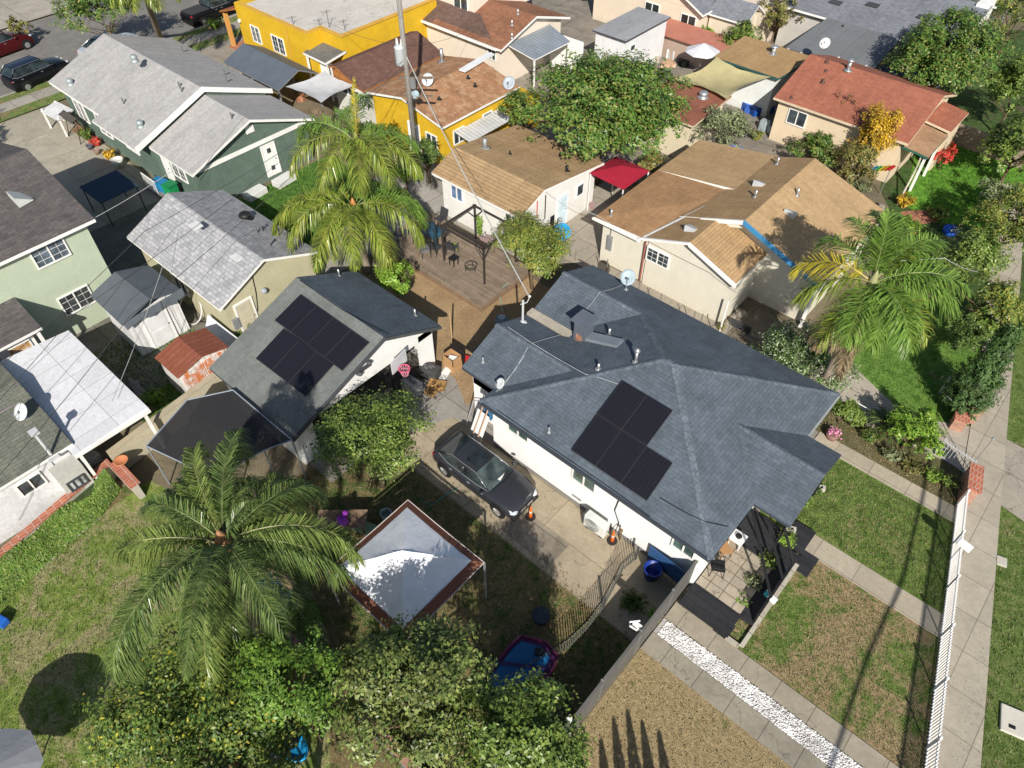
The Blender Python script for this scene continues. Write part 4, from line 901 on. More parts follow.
for k in range(9): obj('eave_bracket', MB().box(-16.6+k*1.0, 53.15, 2.75, -16.5+k*1.0, 53.5, 2.95), WHITE, h19)
p = onR(822, 52, lambda x, y: 3.6); dish('satellite_dish', (p[0], p[1], 3.3), .36, R(-80), 'white satellite dish above the ridge of the brick red roof', pole=.9, col=paint((.62, .62, .6)))
# ------------------------------------------------------------------ grey house and patio cover, top right
h20 = thing('house', 'wide house with blue grey shingles behind the flat grey patio cover at the top right', 'house', (-17, 64, 0))
BG = shingle((.20, .21, .235), (.15, .16, .18), .15, .3, .7, .16, None, .4)
obj('roof', gable_x(-24, -10.6, 58.9, 70, 3.1, 4.6, 65.0, .15), [BG, WHITE], h20)
gw = MB(); gable_walls(gw, -23.7, -10.9, 59.3, 69.7, 65, 3.12, 3.12, 4.53); obj('wall', gw, stucco((.5, .48, .44)), h20)
f20 = lambda x, y: 3.1+(y-58.9)*.246
for px, py in ((873, 5.5), (924, 18), (836, 3)):
    p = onR(px, py, f20); obj('skylight', MB().obox((p[0], p[1], p[2]+.05), (.9, .6, .1)), DGREY, h20)
p = onR(842, 43-14, f20); vent_pipe(h20, p[0], p[1], p[2], .3, .06, mat=BLACK)
obj('dormer', MB().box(-11.6, 64.5, 3.4, -10.7, 66.2, 4.7), WHITE, h20)
pcv = thing('patio_cover', 'flat charcoal grey patio cover with white bracket ends behind the brick red ridge', 'patio cover', (-17.2, 56, 0))
obj('roof_sheet', MB().slab([(-20.4, 53.2, 2.6), (-14.05, 53.2, 2.6), (-14.4, 58.9, 3.15), (-20.0, 58.9, 3.15)], .14), [concrete((.17, .18, .19), (1.2, 30), .12, .01, False), DGREY], pcv)
for k in range(7): obj('bracket', MB().box(-20.2+k*1.0, 52.85, 2.45, -20.08+k*1.0, 53.2, 2.6), WHITE, pcv)
for x in (-20.2, -17.2, -14.3): obj('post', MB().box(x-.05, 53.3, 0, x+.05, 53.4, 2.45), WHITE, pcv)
cpv = thing('carport', 'black flat carport between the charcoal patio cover and the large dark tree', 'carport', (-12.5, 55, 0))
obj('roof_sheet', MB().slab([(-14.0, 52.4, 2.2), (-10.6, 52.4, 2.2), (-10.6, 58.2, 2.5), (-13.9, 58.2, 2.5)], .08), [paint((.03, .03, .036)), WHITE], cpv)
for x, y in ((-13.9, 52.5), (-10.7, 52.5), (-13.8, 58.1), (-10.7, 58.1)): obj('post', MB().box(x-.04, y-.04, 0, x+.04, y+.04, 2.12), GREYM, cpv)
# ------------------------------------------------------------------ tan flat roofed house and its neighbours
h22 = thing('house', 'white house with a flat tan roof and dark green fascia behind the beige shade sail', 'house', (-20.5, 49.5, 0))
TF = shingle((.36, .235, .115), (.33, .21, .10), .3, .6, .92, .1, None, .1)
obj('roof', MB().slab([(-23.1, 47.5, 3.0), (-18.1, 47.5, 3.0), (-17.7, 51.9, 3.1), (-23.1, 51.9, 3.1)], .16), [TF, paint((.03, .09, .085))], h22)
obj('wall', MB().box(-22.8, 47.8, 0, -18.4, 51.6, 2.85), stucco((.7, .72, .7)), h22)
p = on_y(738, 70, 47.8); window(h22, p[0], 47.8, p[2], '-y', 1.7, .8, 1, fmat=paint((.25, .17, .12)))
p = at(773, 54, 3.05); vent_pipe(h22, p[0], p[1], p[2], .45, .15, True)
h21 = thing('garage', 'cream garage with a low reddish brown roof under the beige shade sail', 'garage', (-21.3, 41, 0))
obj('roof', MB().slab([(-23.6, 38.7, 2.7), (-19.2, 38.7, 2.7), (-19.2, 43.3, 2.95), (-23.6, 43.3, 2.95)], .12), [shingle((.25, .10, .065), (.22, .085, .055), .3, .5, .9), paint((.6, .5, .36))], h21)
obj('wall', MB().box(-23.3, 39.0, 0, -19.5, 43, 2.62), stucco((.66, .58, .42)), h21)
p = at(703, 97, 2.9); whirly(h21, p[0], p[1], 2.95, .3, STEEL)
sail('shade_sail', 'large beige shade sail stretched over the reddish brown garage roof', [at(670, 80, 3.2), at(727, 99, 3.3), at(771, 77, 3.0), at(717, 57, 3.5)], cloth((.50, .44, .23), .2), .5, 16, .2)
h24 = thing('shed', 'white shed with a flat pale grey roof behind the large ficus', 'shed', (-30.2, 48, 0))
obj('roof', MB().slab([(-31.9, 45.1, 3.2), (-28.9, 45.1, 3.2), (-28.9, 51.0, 3.2), (-31.9, 51.0, 3.2)], .1), [concrete((.32, .33, .345), (30, 30), .1, .001, True), DGREY], h24)
obj('wall', MB().box(-31.7, 45.3, 0, -29.1, 50.8, 3.1), stucco((.72, .72, .72)), h24); window(h24, -29.1, 46.4, 2.3, '+x', .7, .5, 0)
h25 = thing('house', 'beige stucco house with a slate grey gable roof at the top centre right', 'house', (-27.5, 58, 0))
obj('wall', MB().box(-38.0, 53.6, 0, -27.7, 64, 3.12).poly([(-38.0, 53.6, 3.11), (-27.7, 53.6, 3.11), (-32.8, 53.6, 5.6)]).box(-27.7, 56.2, 0, -24.4, 64, 3.0), stucco((.66, .56, .44), .08), h25)
obj('roof', MB().slab([(-27.35, 53.1, 3.1), (-32.8, 53.1, 5.75), (-32.8, 64.4, 5.75), (-27.35, 64.4, 3.1)], .16).slab([(-38.25, 53.1, 3.1), (-32.8, 53.1, 5.75), (-32.8, 64.4, 5.75), (-38.25, 64.4, 3.1)], .16), [BG, WHITE], h25)
obj('entry_roof', gable_x(-27.6, -24.2, 54.2, 57.2, 2.9, 3.9, 55.7, .12), [BG, WHITE], h25)
obj('entry_wall', MB().box(-27.5, 54.5, 0, -24.5, 56.9, 2.85), stucco((.66, .56, .44), .08), h25)
for px, py in ((652, 10), (688, 22)):
    p = on_y(px, py, 53.6); window(h25, p[0], 53.6, min(2.3, p[2]), '-y', 1.4, 1.1, 1, gmat=glass((.02, .03, .03)))
lw = MB().slab([(-31.0, 51.0, 1.8), (-24.0, 50.9, 1.8), (-24.0, 53.5, 2.0), (-31.0, 53.5, 2.0)], .1)
ll = thing('lean_to', 'low salmon pink lean to roof in front of the beige stucco house', 'lean-to', (-27, 52.4, 0))
obj('roof_sheet', lw, [paint((.42, .17, .12), .8), paint((.3, .12, .09))], ll)
obj('wall', MB().box(-30.8, 51.3, 0, -24.2, 53.4, 1.7), stucco((.4, .3, .24)), ll)
# ------------------------------------------------------------------ beige two storey house, top centre
h23 = thing('house', 'beige two storey house with brown shingle eaves and a reddish gable, top centre', 'house', (-42, 44, 0))
BRS = shingle((.15, .095, .075), (.11, .07, .06), .16, .3, .6); RB = shingle((.27, .13, .075), (.2, .09, .055), .16, .3, .6, .2)
BGE = stucco((.68, .60, .50), .06)
obj('roof', MB().slab([(-62, 38.4, 3.0), (-35.4, 38.4, 3.0), (-38.9, 40.6, 3.75), (-62, 40.6, 3.75)], .16), [BRS, WHITE], h23)
obj('roof', MB().slab([(-42, 38.4, 3.02), (-34.9, 38.4, 3.02), (-34.9, 42.3, 4.2), (-42, 42.3, 4.2)], .16, 0, 1).slab([(-42, 42.3, 4.2), (-34.9, 42.3, 4.2), (-34.9, 46.3, 3.0), (-42, 46.3, 3.0)], .16, 0, 1), [RB, WHITE], h23, 'reddish brown gable section of the roof')
gw = MB().box(-61.8, 38.8, 0, -35.4, 45.8, 3.0).box(-61.8, 40.6, 2.9, -39.6, 48, 7.5).poly([(-35.4, 38.8, 3.0), (-35.4, 45.8, 3.0), (-35.4, 42.3, 4.13)]); obj('wall', gw, BGE, h23)
p = on_y(461, 4.5, 40.6); window(h23, p[0], 40.6, p[2], '-y', 1.5, 1.2, 1)
p = on_y(492, 53, 38.8); window(h23, p[0], 38.8, p[2], '-y', .8, 1.0, 1)
obj('gutter', MB().box(-62, 38.26, 2.86, -35.3, 38.38, 3.0), WHITE, h23)
obj('patio_roof', MB().slab([(-35.3, 39.5, 2.95), (-32.7, 39.5, 2.6), (-32.7, 43.6, 2.6), (-35.3, 44.3, 2.95)], .08), [ribbed((.30, .34, .38), .35, None, None, .2, .4), WHITE], h23)
for x, y in ((-32.8, 39.6), (-32.8, 43.5)): obj('patio_post', MB().box(x-.05, y-.05, 0, x+.05, y+.05, 2.5), WHITE, h23)
obj('patio_wall', MB().box(-34.9, 44.0, 0, -31.9, 44.15, 2.6), WHITE, h23)
for px, py in ((518, 14), (512, 25), (512, 38)):
    p = onR(px, py, lambda x, y: 3.02+(y-38.4)*.3); vent_pipe(h23, p[0], p[1], p[2], .35, .06)
# red canopy
rc = thing('pop_up_canopy', 'red pop up canopy between the tan roofs', 'canopy', (-19.9, 31.6, 0))
obj('top', MB().slab([(-20.95, 30.5, 2.5), (-18.5, 30.4, 2.5), (-19.7, 31.7, 2.95)], .03).slab([(-18.5, 30.4, 2.5), (-18.5, 33.0, 2.5), (-19.7, 31.7, 2.95)], .03).slab([(-18.5, 33.0, 2.5), (-20.9, 33, 2.5), (-19.7, 31.7, 2.95)], .03).slab([(-20.9, 33.0, 2.5), (-20.95, 30.5, 2.5), (-19.7, 31.7, 2.95)], .03), [cloth((.38, .02, .045), .2)]*2, rc)
for x, y in ((-20.9, 30.55), (-18.55, 30.45), (-18.55, 32.95), (-20.85, 32.95)): obj('leg', MB().box(x-.03, y-.03, 0, x+.03, y+.03, 2.45), WHITE, rc)
# ------------------------------------------------------------------ vegetation
def leaf_mesh(pts, nrm, size, asp=.45, jit=.35):
    "one folded-free leaf (a four cornered blade) per point; returns verts, faces"
    n = len(pts); u = RG.normal(size=(n, 3)); nn = nrm+RG.normal(size=(n, 3))*jit; nn /= np.linalg.norm(nn, axis=1)[:, None]+1e-9
    a = np.cross(nn, u); a /= np.linalg.norm(a, axis=1)[:, None]+1e-9; b = np.cross(nn, a)
    s = (size*RG.uniform(.6, 1.35, n))[:, None]
    V = np.empty((n, 4, 3)); V[:, 0] = pts-a*s*.5; V[:, 1] = pts+b*s*asp*.5-a*s*.05; V[:, 2] = pts+a*s*.5; V[:, 3] = pts-b*s*asp*.5-a*s*.05
    V[:, 1] += nn*s*.08; V[:, 3] += nn*s*.08
    return V.reshape(-1, 3)
def quick_mesh(name, V, nq, mat, parent=None, org=(0, 0, 0)):
    me = bpy.data.meshes.new(name); n = len(V)//nq
    me.vertices.add(len(V)); me.vertices.foreach_set('co', (V-np.array(org)).ravel())
    me.loops.add(len(V)); me.loops.foreach_set('vertex_index', np.arange(len(V), dtype=np.int32))
    me.polygons.add(n); me.polygons.foreach_set('loop_start', np.arange(0, len(V), nq, dtype=np.int32))
    me.polygons.foreach_set('loop_total', np.full(n, nq, dtype=np.int32)); me.update(); me.validate(); me.materials.append(mat)
    o = bpy.data.objects.new(name, me); C.objects.link(o)
    if parent is not None: o.parent = parent; o.location = Vector(org)-wloc(parent)
    else: o.location = org
    return o
def crown_points(c, r, n, lobes=14, cl=28, lump=.42, hollow=.55):
    c = np.array(c, float); r = np.array(r, float)
    D = RG.normal(size=(lobes, 3)); D[:, 2] = np.abs(D[:, 2])*1.0-.25; D /= np.linalg.norm(D, axis=1)[:, None]
    L = D*RG.uniform(.35, .72, (lobes, 1)); LR = RG.uniform(lump*.7, lump*1.2, lobes)
    L = np.vstack([L, [[0, 0, .1]]]); LR = np.append(LR, .6)
    nc = max(1, n//cl); k = RG.integers(0, len(L), nc)
    d = RG.normal(size=(nc, 3)); d[:, 2] = np.where(d[:, 2] < -.3, -d[:, 2], d[:, 2]); d /= np.linalg.norm(d, axis=1)[:, None]
    rad = LR[k]*RG.uniform(hollow, 1.08, nc)**.6
    P = L[k]+d*rad[:, None]
    ph = RG.uniform(0, 6.28, 6); w = P*r
    g = np.sin(w[:, 0]*2.9+ph[0])*np.sin(w[:, 1]*2.7+ph[1])+np.sin(w[:, 2]*3.3+ph[2])*np.sin(w[:, 0]*1.7+w[:, 1]*1.9+ph[3])+.5*np.sin(w[:, 0]*6.1+ph[4])*np.sin(w[:, 1]*5.7+ph[5])
    keep = g > np.quantile(g, .26); P, d = P[keep], d[keep]; nc = len(P)
    q = np.repeat(P, cl, 0)+RG.normal(size=(nc*cl, 3))*.052*(2.6/max(r.max(), 1.2))**.4
    nr = np.repeat(d*.8+np.array([0, 0, .75]), cl, 0)
    return c+q*r, nr
def trunk_mb(base, top, r0, r1, limbs=5, spread=1.2, rise=1.0):
    base = Vector(base); top = Vector(top); m = MB()
    pts = [base+(top-base)*t+Vector((random.uniform(-.06, .06), random.uniform(-.06, .06), 0))*(t*2) for t in (0, .3, .6, 1)]
    m.tube(pts, r0, 8, 0, r1)
    for i in range(limbs+6):
        a = 6.28*i/limbs+random.uniform(-.4, .4); spread_ = spread*random.uniform(.9, 1.55); s = pts[2]+(pts[3]-pts[2])*random.uniform(0, 1)
        e = s+Vector((math.cos(a)*spread_, math.sin(a)*spread_, rise*random.uniform(.5, 1.35)))
        mid = s+(e-s)*.5+Vector((0, 0, .1)); m.tube([s, mid, e], r1*.6, 6, 0, r1*.15)
        for k in range(3):
            e2 = mid+(e-mid)*random.uniform(0, .8); m.tube([e2, e2+Vector((random.uniform(-.5, .5)*spread, random.uniform(-.5, .5)*spread, rise*random.uniform(.1, .5)))], r1*.2, 4, 0, r1*.06)
    return m.smooth()
FOL = dict(leafy=[(.045, .10, .016), (.075, .145, .022), (.11, .19, .028), (.15, .22, .035)],
    redbrown=[(.16, .07, .03), (.22, .1, .05), (.12, .07, .03), (.2, .15, .06)],
    
    ficus=[(.03, .075, .014), (.055, .115, .02), (.08, .15, .028), (.12, .17, .035), (.17, .16, .045)],
    citrus=[(.045, .08, .014), (.08, .13, .025), (.125, .175, .035), (.18, .22, .05)],
    loquat=[(.05, .08, .02), (.09, .13, .03), (.13, .17, .042), (.19, .215, .06), (.10, .11, .035), (.06, .09, .025)],
    dark=[(.03, .06, .014), (.05, .09, .02), (.08, .125, .03), (.12, .15, .04)],
    lemon=[(.03, .07, .016), (.05, .095, .02), (.07, .12, .025), (.09, .14, .03), (.12, .165, .03), (.15, .18, .03), (.08, .12, .025), (.05, .09, .02), (.07, .11, .025), (.10, .14, .03), (.28, .26, .03)],
    yellow=[(.45, .27, .02), (.5, .33, .03), (.36, .2, .02), (.2, .17, .03)],
    bright=[(.06, .13, .016), (.10, .19, .02), (.15, .25, .03), (.2, .27, .04)],
    olive=[(.07, .085, .025), (.12, .13, .035), (.18, .17, .05), (.2, .13, .05)],
    mixed=[(.06, .10, .02), (.10, .15, .03), (.16, .18, .035), (.24, .22, .045)],
    red=[(.5, .03, .04), (.4, .02, .03), (.55, .06, .05), (.09, .13, .03)],
    grey=[(.10, .12, .06), (.15, .17, .09), (.21, .23, .12), (.07, .09, .04)],
    flower=[(.04, .075, .02), (.06, .11, .03), (.10, .15, .04), (.36, .40, .28)])
def tree(name, label, cat, base, c, r, n, leaf, kind, lobes=14, group=None, trunk=.16, cl=24, lump=.42, trans=.25, asp=.5):
    t = thing(name, label, cat, (base[0], base[1], 0), group=group)
    top = (c[0]+(base[0]-c[0])*.3, c[1]+(base[1]-c[1])*.3, c[2]-r[2]*.25)
    obj('trunk', trunk_mb((base[0], base[1], 0), top, trunk, trunk*.6, 6, r[0]*.55, r[2]*.6), BARK, t)
    P, N = crown_points(c, r, n, lobes, cl, lump)
    quick_mesh('crown', leaf_mesh(P, N, leaf, asp), 4, leafm(FOL[kind], .13, .42, 1.32), t, (c[0], c[1], c[2]))
    return t
def ctr(px, py, z): return at(px, py, z)
c = ctr(602, 112, 4.6); tree('ficus_tree', 'broad dense green ficus tree behind the tan striped cottage', 'tree', (c[0], c[1]), c, (5.1, 4.9, 3.8), 46000, .22, 'ficus', 40, trunk=.3, lump=.34)
c = ctr(523, 112, 3.0); tree('tree', 'thin green tree between the large ficus and the mottled orange roof', 'tree', (c[0], c[1]), c, (1.7, 1.5, 1.8), 2600, .2, 'citrus', 8, trunk=.1)
c = ctr(374, 446, 2.7); tree('citrus_tree', 'round citrus tree between the garage and the parked dark sedan', 'tree', (c[0], c[1]), c, (2.55, 2.5, 2.2), 25000, .12, 'citrus', 30, trunk=.14, lump=.36)
c = ctr(530, 252, 2.3); tree('tree', 'small yellowing green tree beside the wooden deck', 'tree', (c[0]+.2, c[1]), c, (2.35, 2.1, 1.9), 19000, .13, 'mixed', 22, trunk=.1)
c = ctr(200, 735, 3.9); tree('lemon_tree', 'lemon tree with yellow fruit at the bottom left', 'tree', (c[0], c[1]), c, (3.7, 2.8, 2.0), 34000, .12, 'lemon', 34, trunk=.15, lump=.34)
c = ctr(285, 680, 4.8); tree('tree', 'bright green tree joining the lemon tree above the crooked fence', 'tree', (c[0], c[1]), c, (1.9, 1.5, 1.4), 15000, .12, 'leafy', 14, trunk=.1)
c = ctr(415, 698, 4.8); tree('loquat_tree', 'pale grey green loquat tree in front of the brown bordered white canopy', 'tree', (c[0], c[1]), c, (2.4, 2.3, 1.9), 28000, .135, 'loquat', 28, trunk=.14, lump=.34)
c = ctr(524, 752, 4.7); tree('tree', 'darker green tree over the purple spa at the bottom centre', 'tree', (c[0], c[1]), c, (2.3, 1.9, 1.9), 24000, .13, 'citrus', 24, trunk=.13, lump=.36)
c = ctr(944, 62, 3.8); tree('tree', 'large dark leafy tree behind the right end of the brick red roof', 'tree', (c[0], c[1]), c, (3.6, 4.3, 3.4), 30000, .2, 'ficus', 34, trunk=.25, lump=.36)
c = ctr(874, 140, 2.6); tree('tree', 'golden yellow autumn tree in front of the brick red roof', 'tree', (c[0], c[1]), c, (1.5, 1.6, 2.6), 12000, .13, 'yellow', 24, trunk=.08, lump=.3, cl=18)
c = ctr(815, 150, 1.2); tree('bush', 'rounded green bush by the cream wall under the red roof', 'bush', (c[0], c[1]), c, (1.75, 1.4, 1.15), 7000, .17, 'ficus', 14, trunk=.08)
c = ctr(852, 166, 1.5); tree('bush', 'olive green bush left of the golden yellow tree', 'bush', (c[0], c[1]), c, (1.9, 1.6, 1.5), 7000, .15, 'olive', 14, trunk=.08)
c = ctr(724, 132, 2.0); tree('tree', 'grey green spreading tree behind the large tan roof', 'tree', (c[0], c[1]), c, (1.7, 2.0, 2.0), 6000, .17, 'grey', 14, trunk=.1)
c = ctr(797, 360, 1.5); tree('bush', 'dark bush dotted with white flowers against the slate blue roof', 'bush', (c[0], c[1]), c, (2.6, 1.5, 1.9), 17000, .12, 'flower', 18, trunk=.07)
c = ctr(912, 432, 1.1); tree('bush', 'bright yellow green bush in the planting bed by the gate', 'bush', (c[0], c[1]), c, (1.35, 1.1, 1.15), 6500, .14, 'bright', 14, trunk=.07)
c = ctr(845, 412, .8); tree('bush', 'loose light green bush beside the corner of the slate roof', 'bush', (c[0], c[1]), c, (1.1, .7, .8), 2500, .14, 'citrus', 9, trunk=.05)
c = ctr(945, 157, .9); tree('bougainvillea', 'crimson flowering bougainvillea by the tan porch roof', 'shrub', (c[0], c[1]), c, (.85, .9, 1.0), 2000, .12, 'red', 8, trunk=.05)
c = ctr(925, 150, .8); tree('bush', 'small green bush left of the crimson bougainvillea', 'bush', (c[0], c[1]), c, (.7, .8, .8), 1200, .13, 'ficus', 6, trunk=.05)
for (px, py, z, r_, n, kd, lb) in (
        (1010, 228, 2.6, (2.1, 2.6, 2.2), 8000, 'mixed', 'yellow green tree at the right edge above the sidewalk'),
        (962, 262, 2.0, (2.0, 2.8, 2.0), 8000, 'citrus', 'green tree right of the feathery palm and the blue planter'),
        (988, 305, 2.0, (1.6, 1.4, 1.5), 4500, 'mixed', 'golden green shrub tree above the conifer at the right edge'),
        (1020, 150, 2.6, (2.3, 3.2, 2.4), 7000, 'citrus', 'dark shady tree at the right edge beside the bright lawn'),
        (1016, 95, 2.8, (2.6, 3.6, 2.6), 8000, 'citrus', 'dark tree at the right edge below the street lamp'),
        (1015, 22, 3.0, (3.2, 4.2, 2.8), 4500, 'mixed', 'olive tree in the top right corner'),
        (955, 8, 3.0, (4.2, 3.4, 2.6), 4500, 'ficus', 'green tree behind the pale street lamp pole at the top'),
        (742, 42, 1.8, (1.7, 1.8, 1.6), 2200, 'citrus', 'leafy tree left of the flat tan roof'),
        (778, 18, 2.4, (1.8, 2.8, 2.0), 2200, 'olive', 'olive tree left of the blue grey shingle house'),
        (702, 38, 1.2, (1.3, .8, 1.0), 1400, 'bright', 'small bright tree under the slate gable at the top'),
        (103, 15, 3.2, (3.2, 3.4, 3.0), 6000, 'ficus', 'weeping green tree at the top left behind the pale grey roof'),
        (395, 282, 1.5, (1.0, 1.1, 1.3), 2600, 'bright', 'bright green shrub between the slender palm and the garage'),
        (656, 168, 1.2, (1.2, 1.0, .9), 1500, 'olive', 'low olive shrub behind the corner of the large tan roof'),
        (18, 30, 1.2, (1.2, 1.0, 1.0), 700, 'olive', 'olive bush across the street at the top left'),
        (428, 160, 1.6, (1.0, 1.2, 1.6), 1600, 'dark', 'dark leafy shrub at the foot of the utility pole'),
        (405, 175, 1.4, (1.1, .8, 1.1), 1500, 'bright', 'bright green shrub left of the tan striped cottage')):
    c = ctr(px, py, z); tree('tree' if z > 1.7 else 'bush', lb, 'tree' if z > 1.7 else 'bush', (c[0], c[1]), c, r_, int(n*1.6), .2 if py < 200 else .15, kd, 16, trunk=.1)
# off frame trees to the sun side whose crowns shade the ground in view
tree('tree', 'tree just outside the left edge shading the top left driveway', 'tree', (-51.5, 2.6), (-51.5, 2.6, 5.5), (3.0, 3.0, 2.6), 5000, .28, 'ficus', 14, trunk=.2)
tree('tree', 'unseen tall tree added below the picture edge left of the loquat tree for its shade', 'tree', (-5.6, -2.6), (-5.6, -2.6, 5.2), (2.6, 2.2, 2.2), 14000, .16, 'citrus', 22, trunk=.16)  # this and the next two trees are added to shade the yard
tree('tree', 'unseen tree added below the lower edge of the picture to shade the purple tub', 'tree', (-2.0, 2.2), (-2.0, 2.2, 4.9), (2.1, 1.8, 1.8), 12000, .15, 'citrus', 20, trunk=.14)
tree('tree', 'shade tree added at the bottom edge between the lemon tree and the loquat tree', 'tree', (-7.9, -2.3), (-7.9, -2.3, 4.6), (2.3, 1.5, 1.8), 12000, .14, 'citrus', 20, trunk=.14)
c = ctr(842, 118, 2.4); tree('tree', 'sparse reddish brown young tree left of the golden yellow tree', 'tree', (c[0], c[1]), c, (1.1, .9, 1.6), 1300, .13, 'redbrown', 10, trunk=.05)
c = ctr(1003, 335, 1.0); tree('bush', 'dark green shrubs beside the sidewalk above the conifer', 'bush', (c[0]-.9, c[1]), (c[0]-.9, c[1], c[2]), (1.0, 1.6, 1.1), 3500, .15, 'citrus', 12, trunk=.05)
c = ctr(915, 250, .9); tree('bush', 'dense green bush right of the king palm crown', 'bush', (c[0], c[1]), c, (1.5, 1.6, 1.1), 4000, .16, 'citrus', 12, trunk=.05)
c = ctr(905, 228, .7); tree('bush', 'light green bush at the end of the terracotta path', 'bush', (c[0], c[1]), c, (1.2, 1.0, .8), 2200, .16, 'bright', 10, trunk=.05)
c = ctr(935, 285, 1.0); tree('bush', 'dark bush in the gap below the pale overhead cable', 'bush', (c[0], c[1]), c, (1.6, 1.3, 1.1), 4000, .16, 'dark', 12, trunk=.05)
c = ctr(1000, 195, 1.2); tree('bush', 'grey green shrub by the bright lawn at the right edge', 'bush', (c[0], c[1]), c, (1.6, 1.6, 1.3), 3000, .17, 'grey', 12, trunk=.05)
c = ctr(965, 335, .9); tree('bush', 'dark undergrowth at the foot of the golden green shrub tree', 'bush', (c[0], c[1]), c, (1.1, 1.6, 1.1), 4200, .14, 'dark', 12, trunk=.05)
def stems(name, label, cat, px, py, h, n, spread, kind, leaf, group=None):
    c = at(px, py, 0); t = thing(name, label, cat, c, group=group); m = MB(); P = []; N = []
    for i in range(n):
        a = random.uniform(0, 6.28); s = random.uniform(.3, 1)*spread; e = (c[0]+math.cos(a)*s, c[1]+math.sin(a)*s, h*random.uniform(.6, 1))
        m.tube([(c[0]+math.cos(a)*s*.2, c[1]+math.sin(a)*s*.2, 0), ((c[0]*.5+e[0]*.5), (c[1]*.5+e[1]*.5), e[2]*.6), e], .012, 4)
        for k in range(14):
            f = random.uniform(.25, 1); P.append((c[0]+(e[0]-c[0])*f+random.uniform(-.08, .08), c[1]+(e[1]-c[1])*f+random.uniform(-.08, .08), e[2]*f+random.uniform(-.05, .08))); N.append((math.cos(a)*.5, math.sin(a)*.5, .8))
    obj('stem', m, paint((.12, .12, .05)), t)
    quick_mesh('foliage', leaf_mesh(np.array(P), np.array(N), leaf, .4), 4, leafm(FOL[kind], .25, .55, 1.4), t, c)
    return t
for i, (px, py, kd, lb, h_, sp) in enumerate((
        (852, 425, 'citrus', 'leafy plant below the corner of the slate roof', .7, .5), (868, 440, 'ficus', 'dense green plant left of the potted cycad', .6, .45),
        (826, 400, 'dark', 'dark green plant tucked under the slate roof corner', .7, .5), (890, 458, 'grey', 'silvery plant along the side walk', .5, .5),
        (910, 470, 'olive', 'dry olive plant along the side walk', .45, .55), (930, 480, 'bright', 'small bright plant near the brick gate pier', .6, .4),
        (948, 487, 'citrus', 'green plant at the foot of the brick gate pier', .6, .4), (903, 445, 'bright', 'light green plant in front of the yellow green bush', .6, .45),
        (800, 505, 'bright', 'leafy plant at the porch roof corner', .5, .35), (812, 492, 'dark', 'dark succulent beside the porch', .4, .35),
        (783, 545, 'bright', 'leafy plant beside the black porch screen', .8, .4), (766, 565, 'citrus', 'green plant beside the flagstone porch', .7, .4),
        (752, 585, 'grey', 'pale flax plant in the porch bed', .6, .4), (741, 603, 'bright', 'small plant at the end of the porch bed', .4, .3),
        (655, 617, 'bright', 'weeds at the head of the gravel strip', .25, .25), (632, 604, 'dark', 'weeds between the driveway strips behind the gate', .3, .6),
        (720, 390-60, 'olive', 'potted plant by the alley post', .4, .2), (775, 133, 'citrus', 'small plant at the far wall of the cream house', .8, .4),
        (755, 140, 'mixed', 'potted plants in the yard behind the large tan roof', .7, .6), (902, 207, 'yellow', 'yellow flowering shrub by the terracotta path', .8, .6),
        (935, 218, 'mixed', 'low plants beyond the terracotta path', .5, .7), (88, 140, 'citrus', 'green potted plant by the sage green wall', .8, .5),
        (112, 160, 'yellow', 'yellowish potted plant by the sage green wall', .7, .4), (98, 146, 'red', 'red flowering plant by the sage green wall', .6, .4),
        (213, 196, 'olive', 'leafy plant between the green house and the grey roofed cottage', .7, .4), (217, 30, 'bright', 'garden plant by the orange porch column', 1.0, .8),
        (455, 252, 'bright', 'small potted plant on the wooden deck', .6, .15), (480, 238, 'bright', 'tall potted plant inside the black pergola frame', 1.6, .2),
        (248, 340, 'bright', 'bright weeds between the rusty shed and the garage', .8, .6), (155, 400, 'bright', 'bright green grass tuft by the cream boundary wall', .5, .6),
        (858, 190, 'grey', 'dry plants in the narrow side garden by the tan roof', .6, .8), (690, 45, 'olive', 'plants in front of the beige stucco house', .8, .8))):
    stems('plant', lb, 'plant', px, py, h_, 46 if sp > .3 else 16, sp, kd, .13 if py > 300 else .2)
# ivy hedge on the slope below the brick topped wall
def hedge():
    n = 26000; t = RG.uniform(0, 1, n); y = -7+t*8.9; _a, _b = at(0, 556, .95), at(109, 463, .95)
    xw = _b[0]+.1+(y-_b[1])*(_a[0]-_b[0])/(_a[1]-_b[1]); xe = np.interp(y, [-7, -3.6, .7, 2.4], [-21.4, -21.75, -22.5, -23.4]); s = RG.uniform(0, 1, n)
    x = xw+(xe-xw)*s; z = .06+(1-s)**1.1*.82*(.85+.3*np.sin(y*2.1)*np.sin(x*3))+RG.uniform(-.08, .08, n)
    N = np.column_stack([np.full(n, .6), np.full(n, -.1), np.full(n, .8)])
    tt = thing('ivy_hedge', 'thick ivy hedge banked against the brick topped wall', 'hedge', (-23, -2, 0))
    b = MB(); ys = np.linspace(-7, 1.9, 12)
    for yy in ys:
        xx = _b[0]+.08+(yy-_b[1])*(_a[0]-_b[0])/(_a[1]-_b[1]); b.v += [(xx, yy, .75), (float(np.interp(yy, [-7, -3.6, .7, 2.4], [-21.5, -21.9, -22.6, -23.5])), yy, .0), (xx, yy, 0)]
    for i in range(11):
        k = i*3; b.f += [(k, k+1, k+4, k+3)]; b.m += [0]
    obj('earth_bank', b, dirt((.06, .08, .03), (.03, .05, .02)), tt)
    quick_mesh('foliage', leaf_mesh(np.column_stack([x, y, z]), N, .12, .8), 4, leafm(FOL['bright'][:2]+FOL['citrus'][1:], .25, .55, 1.35), tt, (-23, -2, 0))
hedge()
